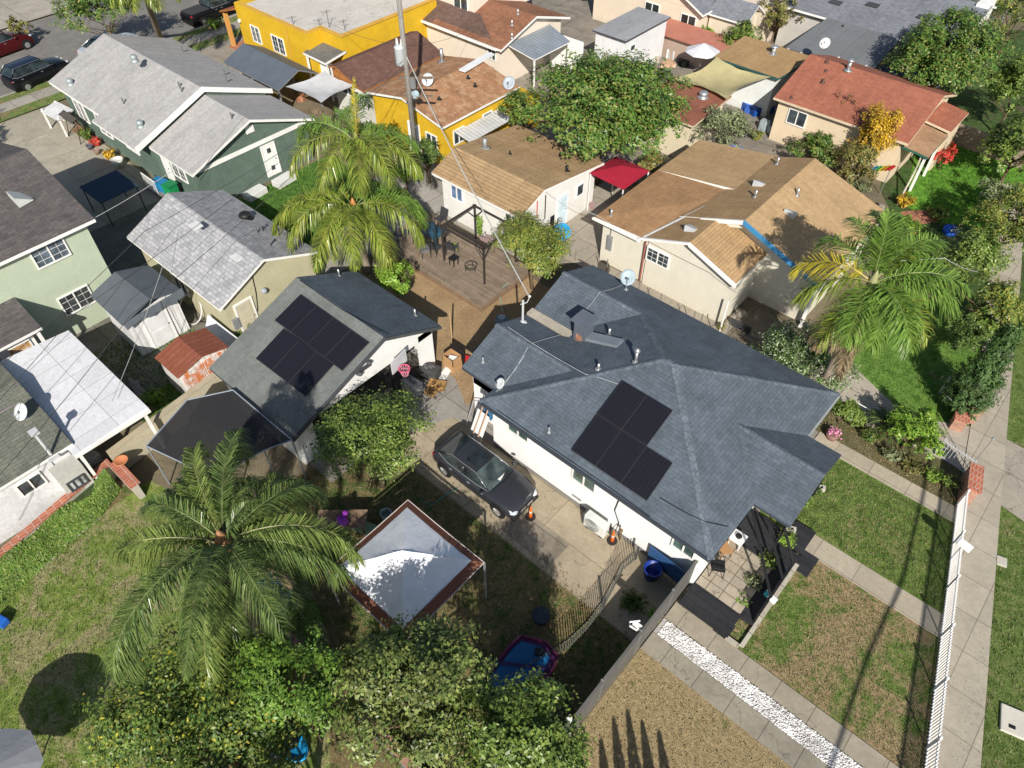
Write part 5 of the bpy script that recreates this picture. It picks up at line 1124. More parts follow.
struct('lawn_edging', MB().prism([(-22.0, -7), (-21.88, -7), (-22.02, -2.05), (-22.5, .72), (-22.62, .72), (-22.14, -2.05)], 0, .1), concrete((.5, .49, .42), (.6, .6), .2))
# grass tufts so that lawns have a real pile
def tufts(name, poly, n, h, mat, z=0):
    q = np.array([p[:2] for p in poly]); lo, hi = q.min(0), q.max(0); P = RG.uniform(lo, hi, (n, 2)); ins = np.zeros(n, bool); j = len(q)-1
    for i in range(len(q)):
        c1 = (q[i, 1] > P[:, 1]) != (q[j, 1] > P[:, 1])
        xx = (q[j, 0]-q[i, 0])*(P[:, 1]-q[i, 1])/(q[j, 1]-q[i, 1]+1e-12)+q[i, 0]; ins ^= c1 & (P[:, 0] < xx); j = i
    P = P[ins]; k = len(P); a = RG.uniform(0, 6.28, k); hh = h*RG.uniform(.5, 1.5, k); w_ = hh*.22
    V = np.empty((k, 3, 3)); dx, dy = np.cos(a), np.sin(a)
    V[:, 0] = np.column_stack([P[:, 0]-dy*w_, P[:, 1]+dx*w_, np.full(k, z)]); V[:, 1] = np.column_stack([P[:, 0]+dy*w_, P[:, 1]-dx*w_, np.full(k, z)])
    V[:, 2] = np.column_stack([P[:, 0]+dx*hh*.7, P[:, 1]+dy*hh*.7, z+hh])
    o = quick_mesh(name, V.reshape(-1, 3), 3, mat); o['kind'] = 'stuff'; return o
GL = leafm([(.05, .10, .02), (.09, .15, .03), (.13, .18, .05), (.2, .19, .09), (.26, .21, .12)], .2, .8)
GD = leafm([(.12, .13, .04), (.22, .18, .09), (.3, .22, .12), (.2, .15, .08)], .2, .8); GG = leafm([(.05, .12, .015), (.08, .18, .02), (.12, .22, .03)], .2, .8)
tufts('grass', [at(*p) for p in [(-20, 620), (40, 571), (100, 516), (200, 520), (300, 600), (300, 780), (-20, 780)]], 26000, .07, GL)
tufts('grass', [(-3.2, 3.5), (6, 3.5), (5.6, 10.5), (-3.2, 10.5)], 9000, .05, GD)
tufts('grass', [(-3.0, 12.95), (5.6, 12.95), (4.6, 17.8), (-1.4, 17.8)], 16000, .055, GL); tufts('grass', [(-2.6, 19), (4.1, 19), (3.2, 23), (-2.6, 23)], 14000, .06, GL)
tufts('grass', [(6.6, 10), (14, 10), (8.5, 24), (4.7, 24.5)], 22000, .07, GL); tufts('grass', [(3.6, 29), (9, 29), (3, 44), (-.5, 44), (2.7, 32)], 9000, .07, GG)
tufts('grass', [(-3.2, 28.8), (-.4, 27.5), (1.8, 28.7), (.9, 34), (-5, 34)], 14000, .06, GG); tufts('grass', [at(*p) for p in [(920, 140), (1010, 150), (1010, 225), (925, 215)]], 9000, .1, GG)
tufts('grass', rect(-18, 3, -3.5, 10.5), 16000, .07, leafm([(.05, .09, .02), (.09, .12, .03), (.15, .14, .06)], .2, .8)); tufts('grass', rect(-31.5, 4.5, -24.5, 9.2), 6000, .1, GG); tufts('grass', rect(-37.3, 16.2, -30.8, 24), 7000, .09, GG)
def litter(x0, y0, x1, y1, n, cols):
    P = np.column_stack([RG.uniform(x0, x1, n), RG.uniform(y0, y1, n), RG.uniform(.02, .05, n)]); o = quick_mesh('leaf_litter', leaf_mesh(P, np.tile([0, 0, 1.], (n, 1)), .07, .6, .25), 4, leafm(cols, .05, .8)); o['kind'] = 'stuff'
LTC = [(.28, .2, .1), (.2, .12, .06), (.36, .3, .16), (.15, .1, .05)]
litter(-18, 2.9, -3.6, 10.8, 3500, LTC); litter(-3.1, 4, 5.5, 10.4, 900, LTC); litter(-6.5, 23.9, 2.8, 25.4, 1500, LTC); litter(-24, 14.6, -15.7, 19.6, 900, LTC); litter(-16, 10.6, -3.6, 11.2, 500, LTC); litter(-2.8, 13, 4, 23, 600, LTC)
# ------------------------------------------------------------------ palms
def frond_mesh(L, droop, lift, leafL, pairs, spread=62, hang=.5, taper=.25, curl=0, wd=.035, fluff=.35):
    "feather frond growing along +x from the origin"
    m = MB(); pts = []; ang = lift; p = Vector((0, 0, 0)); K = 12; st = L/K; pts.append(p.copy()); dirs = []
    for i in range(K):
        d = Vector((math.cos(ang), math.sin(curl*i/K)*.25, math.sin(ang))).normalized(); p = p+d*st; pts.append(p.copy()); dirs.append(d); ang -= droop/K*(1+.9*i/K)
    dirs.append(dirs[-1]); m.tube(pts, .03, 4, 1, .007)
    for i in range(pairs):
        t = taper*.5+(1-taper*.5)*(i+.5)/pairs; k = min(K-1, int(t*K)); f = t*K-k
        b = pts[k].lerp(pts[k+1], f); d = dirs[k]; side = d.cross(Vector((0, 0, 1))).normalized(); up = side.cross(d)
        env = math.sin(math.pi*min(1, (t*.88+.12)))**.55*(1 if t > taper else .6)
        for sgn in (-1, 1):
            a = R(spread*(1-.45*t)+random.uniform(-8, 8)); l = leafL*env*random.uniform(.82, 1.1); ra = random.uniform(-fluff, fluff)+.1
            dd = (d*math.cos(a)+side*sgn*math.sin(a)+up*ra*.6).normalized()
            q1 = b+dd*l*.5; q2 = b+dd*l*.95+Vector((0, 0, -hang*l*random.uniform(.6, 1.2))); wv = dd.cross(Vector((random.uniform(-.3, .3), random.uniform(-.3, .3), 1))).normalized()*wd*.5
            n0 = len(m.v); m.v += [tuple(b-wv*.6), tuple(b+wv*.6), tuple(q1+wv), tuple(q1-wv), tuple(q2)]
            m.f += [(n0, n0+1, n0+2, n0+3), (n0+3, n0+2, n0+4)]; m.m += [0, 0]
    return m
def palm(label, base, hub, fronds, trunk_r=.16, dens=22, wd=.05, group=None, name='palm_tree', shaft=None):
    t = thing(name, label, 'palm tree', (base[0], base[1], 0), group=group)
    B = Vector((base[0], base[1], 0)); H = Vector(hub); m = MB(); pts = [B+(H-B)*k+Vector((.0, .0, 0)) for k in np.linspace(0, 1, 14)]
    m.tube(pts, trunk_r*1.15, 10, 0, trunk_r*.75)
    for k in range(1, 40):
        q = B+(H-B)*k/40; rr = trunk_r*(1.15-.4*k/40); m.lathe(tuple(q), [(rr*.98, -.02), (rr*1.09, 0), (rr*.98, .02)], 10)
    obj('trunk', m.smooth(), paint((.24, .2, .16), .9, 0, .3, .1, 5), t)
    obj('crown_shaft', MB().lathe(tuple(H), [(trunk_r*.8, -.5), (trunk_r*1.25, -.2), (trunk_r*1.1, .15), (trunk_r*.5, .45), (.02, .6)], 10).smooth(), shaft or paint((.2, .2, .08)), t)
    for (az, L, lift, droop, lL, kd, hang) in fronds:
        fm = frond_mesh(L, droop, lift, lL, int(L*dens), 64, hang, .2, random.uniform(-1, 1), wd, .8 if dens > 22 else .35)
        o = obj('frond', fm, [leafm(PF[kd], .22, .3), leafm(PS[kd], .1, .5)], None, local=True)
        o.parent = t; o.location = H-t.location+Vector((math.cos(az)*.08, math.sin(az)*.08, .05 if kd != 'dead' else random.uniform(-2.2, -.3))); o.rotation_euler = (random.uniform(-.1, .1), 0, az)
        if kd in ('dead', 'yellow'): o['label'] = 'dried brown frond' if kd == 'dead' else 'yellowing frond'
    return t
PF = dict(queeny=[(.10, .155, .035), (.16, .215, .05), (.23, .28, .08)], queen=[(.06, .11, .028), (.11, .165, .045), (.175, .225, .07)], king=[(.10, .19, .03), (.15, .25, .045), (.19, .29, .06)], kingy=[(.13, .20, .025), (.20, .26, .04), (.27, .28, .055)],
          yellow=[(.38, .34, .03), (.45, .36, .04), (.3, .28, .04)], dead=[(.28, .21, .13), (.22, .16, .1), (.33, .26, .17)])
PS = dict(queeny=[(.2, .22, .08), (.24, .24, .1)], queen=[(.14, .17, .06), (.16, .19, .07)], king=[(.16, .22, .06), (.2, .24, .08)], kingy=[(.25, .24, .07), (.2, .2, .05)], yellow=[(.4, .33, .08), (.36, .3, .07)], dead=[(.25, .19, .12), (.2, .15, .1)])
def az_px(h_, tx, ty, z):   # direction on the plan from the hub to a measured tip
    e = at(tx, ty, z); return math.atan2(e[1]-h_[1], e[0]-h_[0])
# two slender palms behind the garage
hb = (-26.7, 19.0, 6.9); hb = at(357, 143, 6.9); fr = []
for (tx, ty, kd) in ((315, 150, 'king'), (325, 110, 'king'), (372, 95, 'king'), (400, 108, 'king'), (412, 130, 'kingy'), (405, 165, 'kingy'), (385, 180, 'kingy'), (365, 190, 'kingy'), (335, 185, 'kingy'), (316, 172, 'kingy'), (345, 100, 'king'), (420, 150, 'king')):
    fr.append((az_px(hb, tx, ty, 6.2), random.uniform(3.5, 4.5), R(random.uniform(15, 55)), R(random.uniform(75, 115)), 1.0, kd, .6))
fr.append((R(131), 3.0, R(86), R(10), .35, 'yellow', .05))
palm('taller feathery palm with an upright yellow spear leaf left of the utility pole', (hb[0]-.1, hb[1]), hb, fr, .15, 24, shaft=paint((.25, .26, .06)))
hb = at(354, 208, 4.2); fr = []
for (tx, ty, kd) in ((275, 210, 'kingy'), (268, 222, 'kingy'), (290, 255, 'kingy'), (310, 282, 'kingy'), (325, 270, 'kingy'), (395, 255, 'kingy'), (405, 268, 'kingy'), (440, 215, 'king'), (448, 200, 'king'), (430, 178, 'king'), (395, 160, 'king'), (300, 180, 'kingy'), (420, 235, 'kingy'), (345, 290, 'kingy')):
    fr.append((az_px(hb, tx, ty, 3.4), random.uniform(4.3, 5.3), R(random.uniform(12, 48)), R(random.uniform(80, 120)), 1.0, kd, .65))
palm('lower feathery palm with long arching yellow green fronds behind the garage', (-26.3, 18.0), hb, fr, .17, 24, shaft=paint((.45, .2, .06)))
# the big queen palm
hb = at(224, 542, 7.4); fr = []
for i, (tx, ty) in enumerate(((95, 470), (110, 575), (90, 590), (170, 640), (215, 670), (225, 655), (345, 545), (330, 560), (300, 470), (265, 430), (225, 420), (165, 420), (130, 440), (185, 430), (305, 505), (270, 610), (150, 520), (245, 455), (195, 610), (280, 470), (185, 395), (140, 410), (320, 500), (250, 400))):
    fr.append((az_px(hb, tx, ty, 6.2)+random.uniform(-.06, .06), random.choice([3.2, 4.2, 4.6, 5.0]), R(random.uniform(8, 55)), R(random.uniform(60, 125)), random.uniform(.65, .9), random.choice(['queen', 'queen', 'queeny']), .8))
for k in range(9): fr.append((k*.7+random.uniform(-.2, .2), random.uniform(2.4, 3.2), R(random.uniform(-35, 5)), R(random.uniform(40, 70)), .75, 'queen', 1.0))
fr.append((.8, 2.0, R(70), R(20), .5, 'queen', .3))
for k in (1.2, 3.4, 5.3): fr.append((k, 2.0, R(-30), R(50), .5, 'dead', .9))
palm('large queen palm with dusty grey green fronds at the lower left', (-13.2, 2.0), hb, fr, .2, 36, .026, shaft=paint((.34, .17, .08)))
# palm by the large tan house
hb = at(872, 283, 7.4); fr = []
for (tx, ty, kd, lf) in ((782, 272, 'yellow', 10), (795, 240, 'king', 20), (858, 212, 'king', 45), (890, 225, 'king', 50), (940, 245, 'yellow', 35), (950, 300, 'king', 25), (945, 330, 'king', 10), (900, 345, 'king', 5), (840, 345, 'king', 0), (825, 340, 'kingy', -5), (915, 280, 'king', 35), (880, 330, 'king', 15), (930, 355, 'kingy', 5), (838, 262, 'king', 40), (905, 315, 'king', 25), (905, 215, 'king', 55), (860, 230, 'king', 60), (925, 260, 'king', 45), (935, 315, 'king', 30), (820, 300, 'kingy', 0), (875, 350, 'king', 5)):
    fr.append((az_px(hb, tx, ty, 6.4), random.uniform(3.0, 3.9), R(lf+14), R(random.uniform(50, 85)), 1.05, kd, .4))
for (tx, ty) in ((795, 300), (835, 345), (855, 335), (815, 320), (850, 350), (862, 345), (825, 330)): fr.append((az_px(hb, tx, ty, 6.2), 2.4, R(-25), R(45), .6, 'dead', .7))
palm('king palm with some yellow and dried brown fronds before the large tan roof', (hb[0]-.1, hb[1]+.3), hb, fr, .15, 26, .045, shaft=paint((.3, .3, .14)))
# street palm top left
hb = at(140, -20, 7.5)
palm('tall palm with its pale trunk leaning at the top left street', at(160, 38, 0), hb, [(i*.5, 3.0, R(20), R(90), .8, 'kingy', .6) for i in range(13)], .22)
# potted cycad
cy = at(884, 432, 0); t = thing('potted_cycad', 'sago palm in a terracotta pot in the planting bed', 'potted plant', cy)
obj('pot', MB().lathe(cy, [(.2, 0), (.3, .42), (.33, .44), (.33, .5), (.28, .5), (.27, .42)], 18).smooth(), paint((.5, .26, .16)), t)
for i in range(22):
    o = obj('frond', frond_mesh(1.15, R(60), R(random.uniform(15, 60)), .24, 30, 60, .1, .1, 0, .03), [leafm(FOL['dark']), leafm(PS['king'])], None, local=True)
    o.parent = t; o.location = (0, 0, .5); o.rotation_euler = (0, 0, i*2.4)
# weeping conifer at the right edge
cf = at(957, 409, 0); t = thing('conifer', 'tall feathery dark conifer behind the brick pier at the right', 'tree', cf)
obj('trunk', MB().tube([cf, (cf[0], cf[1]+.1, 2), (cf[0], cf[1]+.2, 4.6)], .12, 7, 0, .03).smooth(), BARK, t)
P = []; N = []
for k in range(420):
    a = random.uniform(0, 6.28); z = random.uniform(.3, 4.7); r_ = (1.35*(1-z/5.6)+.1)*random.uniform(.6, 1)
    q = Vector((cf[0]+math.cos(a)*r_*.5, cf[1]+math.sin(a)*r_*.5, z-.15)); e = Vector((cf[0]+math.cos(a)*r_, cf[1]+math.sin(a)*r_, z+.6))
    for s_ in range(40):
        f = random.random(); P.append(tuple(q.lerp(e, f)+Vector((random.gauss(0, .05), random.gauss(0, .05), random.gauss(0, .04))))); N.append((math.cos(a)*.8, math.sin(a)*.8, .5))
quick_mesh('crown', leaf_mesh(np.array(P), np.array(N), .16, .3), 4, leafm([(.04, .085, .02), (.07, .13, .035), (.10, .18, .05)]), t, cf)
# tree tops just below the lower edge of the picture that shade the brown lawn
for i, (x, y, hh) in enumerate(((1.0, 3.55, 3.6), (1.3, 3.95, 4.0), (1.65, 4.3, 4.15), (2.05, 4.5, 4.0), (2.45, 4.8, 3.8))):
    n_ = 2600; zz = RG.uniform(.2, hh, n_); rr = .42*(1-zz/hh)**.7*RG.uniform(.5, 1, n_)+.02; aa = RG.uniform(0, 6.28, n_); P = np.column_stack([x+rr*np.cos(aa), y+rr*np.sin(aa), zz]); N = np.column_stack([np.cos(aa), np.sin(aa), .4+0*aa])
    t = thing('cypress', ('first', 'second', 'third', 'fourth', 'last')[i]+' cypress of the row below the picture edge shading the brown lawn', 'tree', (x, y, 0), group='row of cypresses'); obj('trunk', MB().cyl((x, y, 0), (x, y, 2), .08), BARK, t)
    quick_mesh('crown', leaf_mesh(P, N, .14, .3), 4, leafm(FOL['dark']), t, (x, y, 2.4))
# ------------------------------------------------------------------ fences, walls, gates
def picket_fence(name, label, pts, h, sp, pw, mat, postmat, post_every=2.6, rail=True, group=None, flat=False):
    "pts: plan polyline; pickets, rails and posts; one panel mesh between two posts"
    t = thing(name, label, 'fence', (pts[0][0], pts[0][1], 0), group=group)
    for a, b in zip(pts[:-1], pts[1:]):
        a, b = Vector((*a, 0)), Vector((*b, 0)); L = (b-a).length; n = max(1, round(L/post_every)); rz = math.atan2(b.y-a.y, b.x-a.x)
        for i in range(n):
            p, q = a+(b-a)*i/n, a+(b-a)*(i+1)/n; m = MB(); l = (q-p).length; k = int(l/sp)
            for j in range(k):
                c = p+(q-p)*(j+.5)/k; m.obox((c.x, c.y, h/2+.04), (pw, .02 if flat else pw, h), rz)
            for z in (.14, h-.1) if rail else (): c = (p+q)/2; m.obox((c.x, c.y, z), (l, .045, .045), rz)
            obj('panel', m, mat, t)
            obj('post', MB().obox((p.x, p.y, (h+.12)/2), (.07, .07, h+.12), rz), postmat, t)
    return t
WF = paint((.80, .80, .80), .5)
picket_fence('picket_fence', 'white metal picket fence along the sidewalk of the front lawn', [(fx(24.0), 24.0), (fx(8), 8)], 1.02, .115, .03, WF, WF, 2.0, flat=False)
BRK = brick((.42, .2, .13), (.36, .15, .1), (.4, .36, .3)); CAP = brick((.45, .14, .08), (.38, .11, .06), (.42, .36, .3), .14, .3, .012)
def pier(label, x, y, sx, sy, h, cap=True, group='brick gate piers'):
    t = thing('gate_pier', label, 'pier', (x, y, 0), group=group)
    obj('shaft', MB().obox((x, y, h/2), (sx, sy, h), R(14)), BRK, t); obj('cap', MB().obox((x, y, h+.04), (sx+.1, sy+.1, .08), R(14)), CAP, t)
pier('brick gate pier at the head of the white picket fence', 2.95, 24.85, .42, 1.35, 1.0); c = at(960, 420, .5)
pier('short brick pier at the foot of the weeping conifer', c[0], c[1], .5, .5, .7); c = at(977, 408, .6); pier('long salmon brick pier between the conifer and the sidewalk', c[0]-.1, c[1]+.15, .4, 1.3, .85)
IR = paint((.5, .51, .52), .5)
a, b = at(935, 455, 0), at(966, 476, 0)
picket_fence('iron_gate', 'pale open iron gate swung in beside the brick gate pier', [(a[0], a[1]), (b[0], b[1])], 1.05, .13, .022, IR, IR, 1.6)
a, b = at(939, 398, 0), at(960, 415, 0); picket_fence('iron_gate', 'pale iron gate in front of the shaded lawn by the conifer', [(a[0]-.1, a[1]+.3), (b[0]-.25, b[1]+.4)], 1.0, .15, .02, IR, IR, 2)
c = at(968, 470, 0); t = thing('reflector_post', 'thin steel post with a round head leaning over the sidewalk by the brick pier', 'post', c)
obj('pole', MB().tube([(c[0], c[1], .0), (c[0], c[1], 2.1)], .018, 6), STEEL, t); obj('head', MB().ball((c[0], c[1], 2.14), .07, 8), STEEL, t)
c = at(945, 550, 1.1); t = thing('mailbox', 'white metal mailbox on the picket fence', 'mailbox', (fx(21.2), 21.25, 0))
X_ = fx(21.2); obj('post', MB().box(X_-.03, 21.22, 0, X_+.03, 21.28, 1.1), WF, t); obj('box', MB().obox((X_, 21.25, 1.24), (.5, .24, .24), R(-10)).obox((X_-.27, 21.3, 1.24), (.06, .2, .2), R(-10)), WF, t, bevel=.03)
# grey slat gate fence across the driveway
gf = thing('slat_fence', 'tall weathered grey slat fence and gate across the driveway', 'fence', (-3.4, 10.5, 0))
GSL = paint((.14, .135, .125), .7, .1, .2)
for y0, y1 in ((2.2, 5.2), (5.2, 8.2), (8.2, 10.35), (10.35, 12.3), (12.3, 14.2)):
    m = MB(); k = 15
    for i in range(k): z = .14+i*.108; m.box(-3.37, y0+.03, z, -3.345, y1-.03, z+.098)
    m.box(-3.4, y0+.03, 1.76, -3.31, y1-.03, 1.81); obj('slat_panel', m, GSL, gf); obj('post', MB().box(-3.42, y0-.03, 0, -3.34, y0+.03, 1.84), paint((.2, .2, .2), .6), gf)
obj('latch', MB().tube([(-3.5, 10.3, 1.75), (-3.75, 10.2, 1.9), (-3.85, 10.35, 1.8), (-3.6, 10.6, 1.85)], .03).obox((-3.6, 10.45, 1.7), (.3, .2, .12)), WHITE, gf)
obj('latch', MB().obox((-3.42, 6.6, 1.84), (.16, .22, .08)), WHITE, gf)
# low curved scalloped fence inside the yard
cf_ = [(-5.42, 13.35), (-5.5, 12.6), (-5.35, 11.9), (-5.15, 10.9), (-5.1, 9.9), (-5.2, 8.9), (-5.6, 7.6), (-6.0, 6.4)]
bf = thing('yard_fence', 'low dark bent fence with a scalloped top curving across the driveway', 'fence', (-5.3, 10.5, 0)); m = MB()
for (x0, y0), (x1, y1) in zip(cf_[:-1], cf_[1:]):
    L = math.hypot(x1-x0, y1-y0); k = int(L/.11); rz = math.atan2(y1-y0, x1-x0)
    for j in range(k):
        x, y = x0+(x1-x0)*j/k, y0+(y1-y0)*j/k; m.obox((x, y, .44), (.035, .012, .84+.08*math.sin(j*1.1)), rz)
    m.obox(((x0+x1)/2, (y0+y1)/2, .25), (L, .02, .04), rz)
obj('pickets', m, paint((.10, .105, .09), .8), bf)
m = MB()
for (x0, y0), (x1, y1) in zip(cf_[:-1], cf_[1:]):
    for j in range(7): f = j/7; m.ball((x0+(x1-x0)*f, y0+(y1-y0)*f, .88), .018, 6)
obj('finials', m, paint((.22, .22, .2), .7), bf)
for x, y in cf_[::3]: obj('post', MB().box(x-.03, y-.03, 0, x+.03, y+.03, .95), DGREY, bf)
# blue low wall behind the bucket
obj('screen', MB().slab([(-5.1, 13.62, 1.0), (-3.5, 13.4, 1.3), (-3.5, 13.45, 1.3), (-5.1, 13.67, 1.0)], .95, 0, 0), paint((.03, .09, .22), .5, 0, .1), None, 'dark blue sheet screen leaning against the white wall by the gate', 'screen')
# walls
bw = thing('boundary_wall', 'cream rendered wall with a red brick coping above the ivy hedge', 'wall', (-24.2, -2, 0))
_a, _b = at(0, 556, .95), at(109, 463, .95); _e = (_a[0]+(_a[0]-_b[0])*1.2, _a[1]+(_a[1]-_b[1])*1.2)
obj('render', MB().prism([(_e[0]-.2, _e[1]), (_e[0], _e[1]), (_b[0], _b[1]), (_b[0]-.2, _b[1])], 0, .9), stucco((.5, .46, .36), .2), bw); obj('coping', MB().prism([(_e[0]-.26, _e[1]), (_e[0]+.06, _e[1]), (_b[0]+.06, _b[1]+.05), (_b[0]-.26, _b[1]+.05)], .9, .97), CAP, bw)
cw = thing('boundary_wall', 'narrow cream wall running from the brick corner to the rusty roofed shed', 'wall', (-24.6, 6, 0))
obj('render', MB().prism([(-24.05, 2.35), (-23.88, 2.35), (-24.6, 9.2), (-24.78, 9.2)], 0, 1.3), stucco((.5, .45, .33), .2), cw)
obj('coping', MB().prism([(-24.1, 2.35), (-23.83, 2.35), (-24.55, 9.2), (-24.83, 9.2)], 1.3, 1.36), paint((.44, .38, .27)), cw)
sw_ = thing('planter_wall', 'red brick topped wall stub with a terracotta dish', 'wall', (-23, 2.3, 0))
_p, _q = at(113, 462, .97), at(138, 482, .97)
obj('wall', MB().box(_p[0], _p[1]-.12, 0, _q[0], _p[1]+.12, .9), stucco((.45, .42, .35)), sw_); obj('coping', MB().box(_p[0], _p[1]-.22, .9, _q[0]+.05, _p[1]+.22, .98), CAP, sw_)
c = at(122, 462, 1.4); obj('dish', MB().lathe(at(122, 462, .98), [(.16, 0), (.27, .1), (.29, .14), (.24, .12), (.1, .03)], 20).smooth(), paint((.5, .2, .09)), None, 'round terracotta dish on the brick wall stub', 'dish')
fw = thing('garden_fence', 'crooked weathered wall with pinkish capping in the shade behind the queen palm', 'wall', (-11, 2.6, 0))
obj('panel', MB().box(-14.4, 2.52, 0, -5.0, 2.62, 1.2), paint((.16, .28, .31), .8, 0, .3), fw); obj('capping', MB().box(-14.4, 2.42, 1.2, -5.0, 2.72, 1.27), paint((.36, .2, .14), .9, 0, .4), fw)
for i in range(14):
    x = -14.1+i*.55; m = MB().lathe((x, 2.57, 1.27), [(.05, 0), (.09, .1), (.07, .14)], 8)
    if i % 2 == 0: obj('brick_rubble', MB().obox((x, 2.56+random.uniform(-.05, .05), 1.3), (.22, .14, .07), random.uniform(0, 3)), paint(random.choice([(.4, .18, .1), (.5, .4, .3), (.3, .15, .1)])), fw)
alf = thing('boundary_wall', 'low concrete block wall between the slate roof and the large cream house', 'wall', (-12, 25.05, 0))
obj('blocks', MB().box(-20.5, 24.95, 0, -6.4, 25.12, 1.1), brick((.32, .29, .24), (.27, .25, .2), (.2, .18, .15), .4, .2), alf)
obj('capping', MB().box(-20.5, 24.9, 1.1, -6.4, 25.17, 1.16), paint((.36, .32, .25)), alf)
for x in (-17.6, -15.6, -13.6, -12.3, -10.4, -10.0, -8.6): obj('pipe_post', MB().cyl((x, 25.03, 1.1), (x, 25.03, 1.1+random.uniform(.6, 1.3)), .025, n=6), paint((.25, .23, .2), .6, .3), alf)
c = at(719.5, 331.5, 0); obj('post', MB().cyl((c[0], c[1], 0), (c[0], c[1], 2.0), .045, n=8), WHITE, None, 'white pipe post standing in the alley at the corner of the cream house', 'post')
rw = thing('boundary_wall', 'shaded tan block wall between the dark trees and the bright lawn', 'wall', (-4, 51, 0))
a, b = at(955, 125, 1.2), at(1030, 152, 1.2); obj('blocks', MB().prism([(a[0], a[1]), (b[0], b[1]), (b[0]-.1, b[1]+.25), (a[0]-.1, a[1]+.25)], 0, 1.3), brick((.35, .27, .2), (.3, .23, .17), (.2, .18, .15), .4, .2), rw)
gg = thing('garden_wall', 'white board gate panel by the swing bench at the sage green house', 'fence', (-52.5, 15, 0))
m = MB().obox((-53.6, 14.9, .75), (.08, 2.0, 1.3), R(2)); obj('board', MB().slab([(-54.5, 13.7, 1.25), (-52.4, 13.9, 1.25), (-52.8, 15.2, 1.35), (-54.9, 15.0, 1.35)], .08, 0, 0), ribbed((.7, .7, .7), .3), gg)
for x, y in ((-54.4, 13.8), (-52.5, 14.0), (-54.8, 14.9)): obj('post', MB().box(x-.05, y-.05, 0, x+.05, y+.05, 1.4), WHITE, gg)
picket_fence('iron_fence', 'dark wrought iron fence on the verge at the top left', [(-58.2, 6), (-58.2, 11.8)], 1.3, .16, .025, BLACK, BLACK, 2)
# ------------------------------------------------------------------ utility pole and lines
pb = at(417.5, 170, 0); ph_ = 10.4; up = thing('utility_pole', 'weathered grey utility pole with a white transformer behind the slender palm', 'utility pole', pb)
obj('pole', MB().cyl(pb, (pb[0]-.05, pb[1], ph_+2.5), .17, .13, 12).smooth(), planks((.36, .34, .31), .06, .3, False), up)
def PT(px, py):  # a point at the pole's own distance
    d = _F*FPX+_R*(px-512)-_U*(py-384); k = (pb[0]*_F[0]+pb[1]*_F[1])/(d[0]*_F[0]+d[1]*_F[1]); return tuple(np.array([0, 0, CH])+d*k)
q = PT(400, 55); tz = q[2]
obj('transformer', MB().lathe((q[0]-.0, q[1], tz-.55), [(.26, 0), (.29, .05), (.29, .95), (.31, 1.0), (.2, 1.1), (.02, 1.12)], 16).smooth(), paint((.55, .58, .6), .4, .2, .08), up)
q2 = PT(398, 42)
for k, (dx, dy) in enumerate(((-.15, 0), (.12, .1))): obj('bushing', MB().lathe((q[0]+dx, q[1]+dy, tz+.55), [(.05, 0), (.08, .06), (.05, .1), (.08, .16), (.05, .2), (.06, .3), (.02, .34)], 8), WHITE, up)
ca = Vector((.66, -.75, 0)); cz = tz+1.3
for z_, l_ in ((cz-2.6, 1.0), (cz-3.7, .9)):
    dd = Vector((.75, .66, 0)); obj('crossarm', MB().obox((pb[0]+dd.x*.45, pb[1]+dd.y*.45, z_), (2*l_, .1, .12), math.atan2(dd.y, dd.x)), paint((.16, .12, .09)), up)
obj('cable_box', MB().obox((pb[0]+.2, pb[1]+.15, tz-1.6), (.3, .2, .6)), GREYM, up)
obj('line_drum', MB().cyl((pb[0]+.25, pb[1]+.1, tz-2.3), (pb[0]+.25, pb[1]+.35, tz-2.3), .22, n=12), paint((.4, .5, .55)), up)
for z_ in (1, 3, 5, 7): obj('step', MB().cyl((pb[0]-.3, pb[1], z_), (pb[0]+.3, pb[1], z_), .015, n=4), STEEL, up)
def wire(label, pts, r=.014, sag=.3, mat=None, name='power_line'):
    P = [Vector(p) for p in pts]; out = []; r = r*.65 if r < .025 else r
    for a, b in zip(P[:-1], P[1:]):
        for i in range(13):
            f = i/12; q = a.lerp(b, f); q.z -= sag*4*f*(1-f); out.append(q)
    return obj(name, MB().tube(out, r, 5), mat or paint((.06, .06, .06), .5), None, label, 'cable')
WPL = paint((.5, .5, .48), .5)
tp_ = (pb[0], pb[1], tz-2.2)
wire('pale service cable from the utility pole over the deck to the slate roof mast', [(pb[0]+.1, pb[1], 7.2), (mp[0]+.15, mp[1]+.25, mp[2]+1.35)], .028, .3, WPL)
wire('black cable from the utility pole towards the checkered grey roof and the left edge', [(pb[0], pb[1], 6.6), (-31, 9.5, 5.0), (-24, -8, 4.8)], .02, .3)
wire('second black cable sagging over the checkered grey roof to the left edge', [(pb[0], pb[1], 6.9), (-26, 6, 5.1), (-20, -6, 4.9)], .02, .4)
wire('third black cable crossing the white patio cover', [(pb[0], pb[1], 7.1), (-27.5, 4.5, 5.3), (-21.8, -7, 5.1)], .018, .3)
wire('pale cable from the sage green house to the two storey house', [(-37.9, 19.5, 4.4), (-33.2, 8.1, 5.3)], .022, .3, WPL)
wire('pale cable hanging over the grass plot to the cream wall', [(-31.9, 11, 3.7), (-24.6, 3.6, 3.0)], .02, .2, WPL)
wire('thin cable from the pole to the yellow house', [(pb[0], pb[1], 7.8), (-44.8, 31, 4.6)], .016, .3)
wire('thin cable from the pole to the beige two storey house', [(pb[0], pb[1], 7.8), (-38, 39, 3.6)], .016, .3)
wire('thin cable from the pole to the striped cottage', [(pb[0], pb[1], 6.8), (-23.5, 24.3, 3.2)], .016, .2)
wire('pale cable between the tan striped cottage and the large cream house', [(-20.9, 26.4, 3.3), (-17.7, 26.9, 2.95), (-14.8, 26.75, 3.0)], .018, .08, WPL)
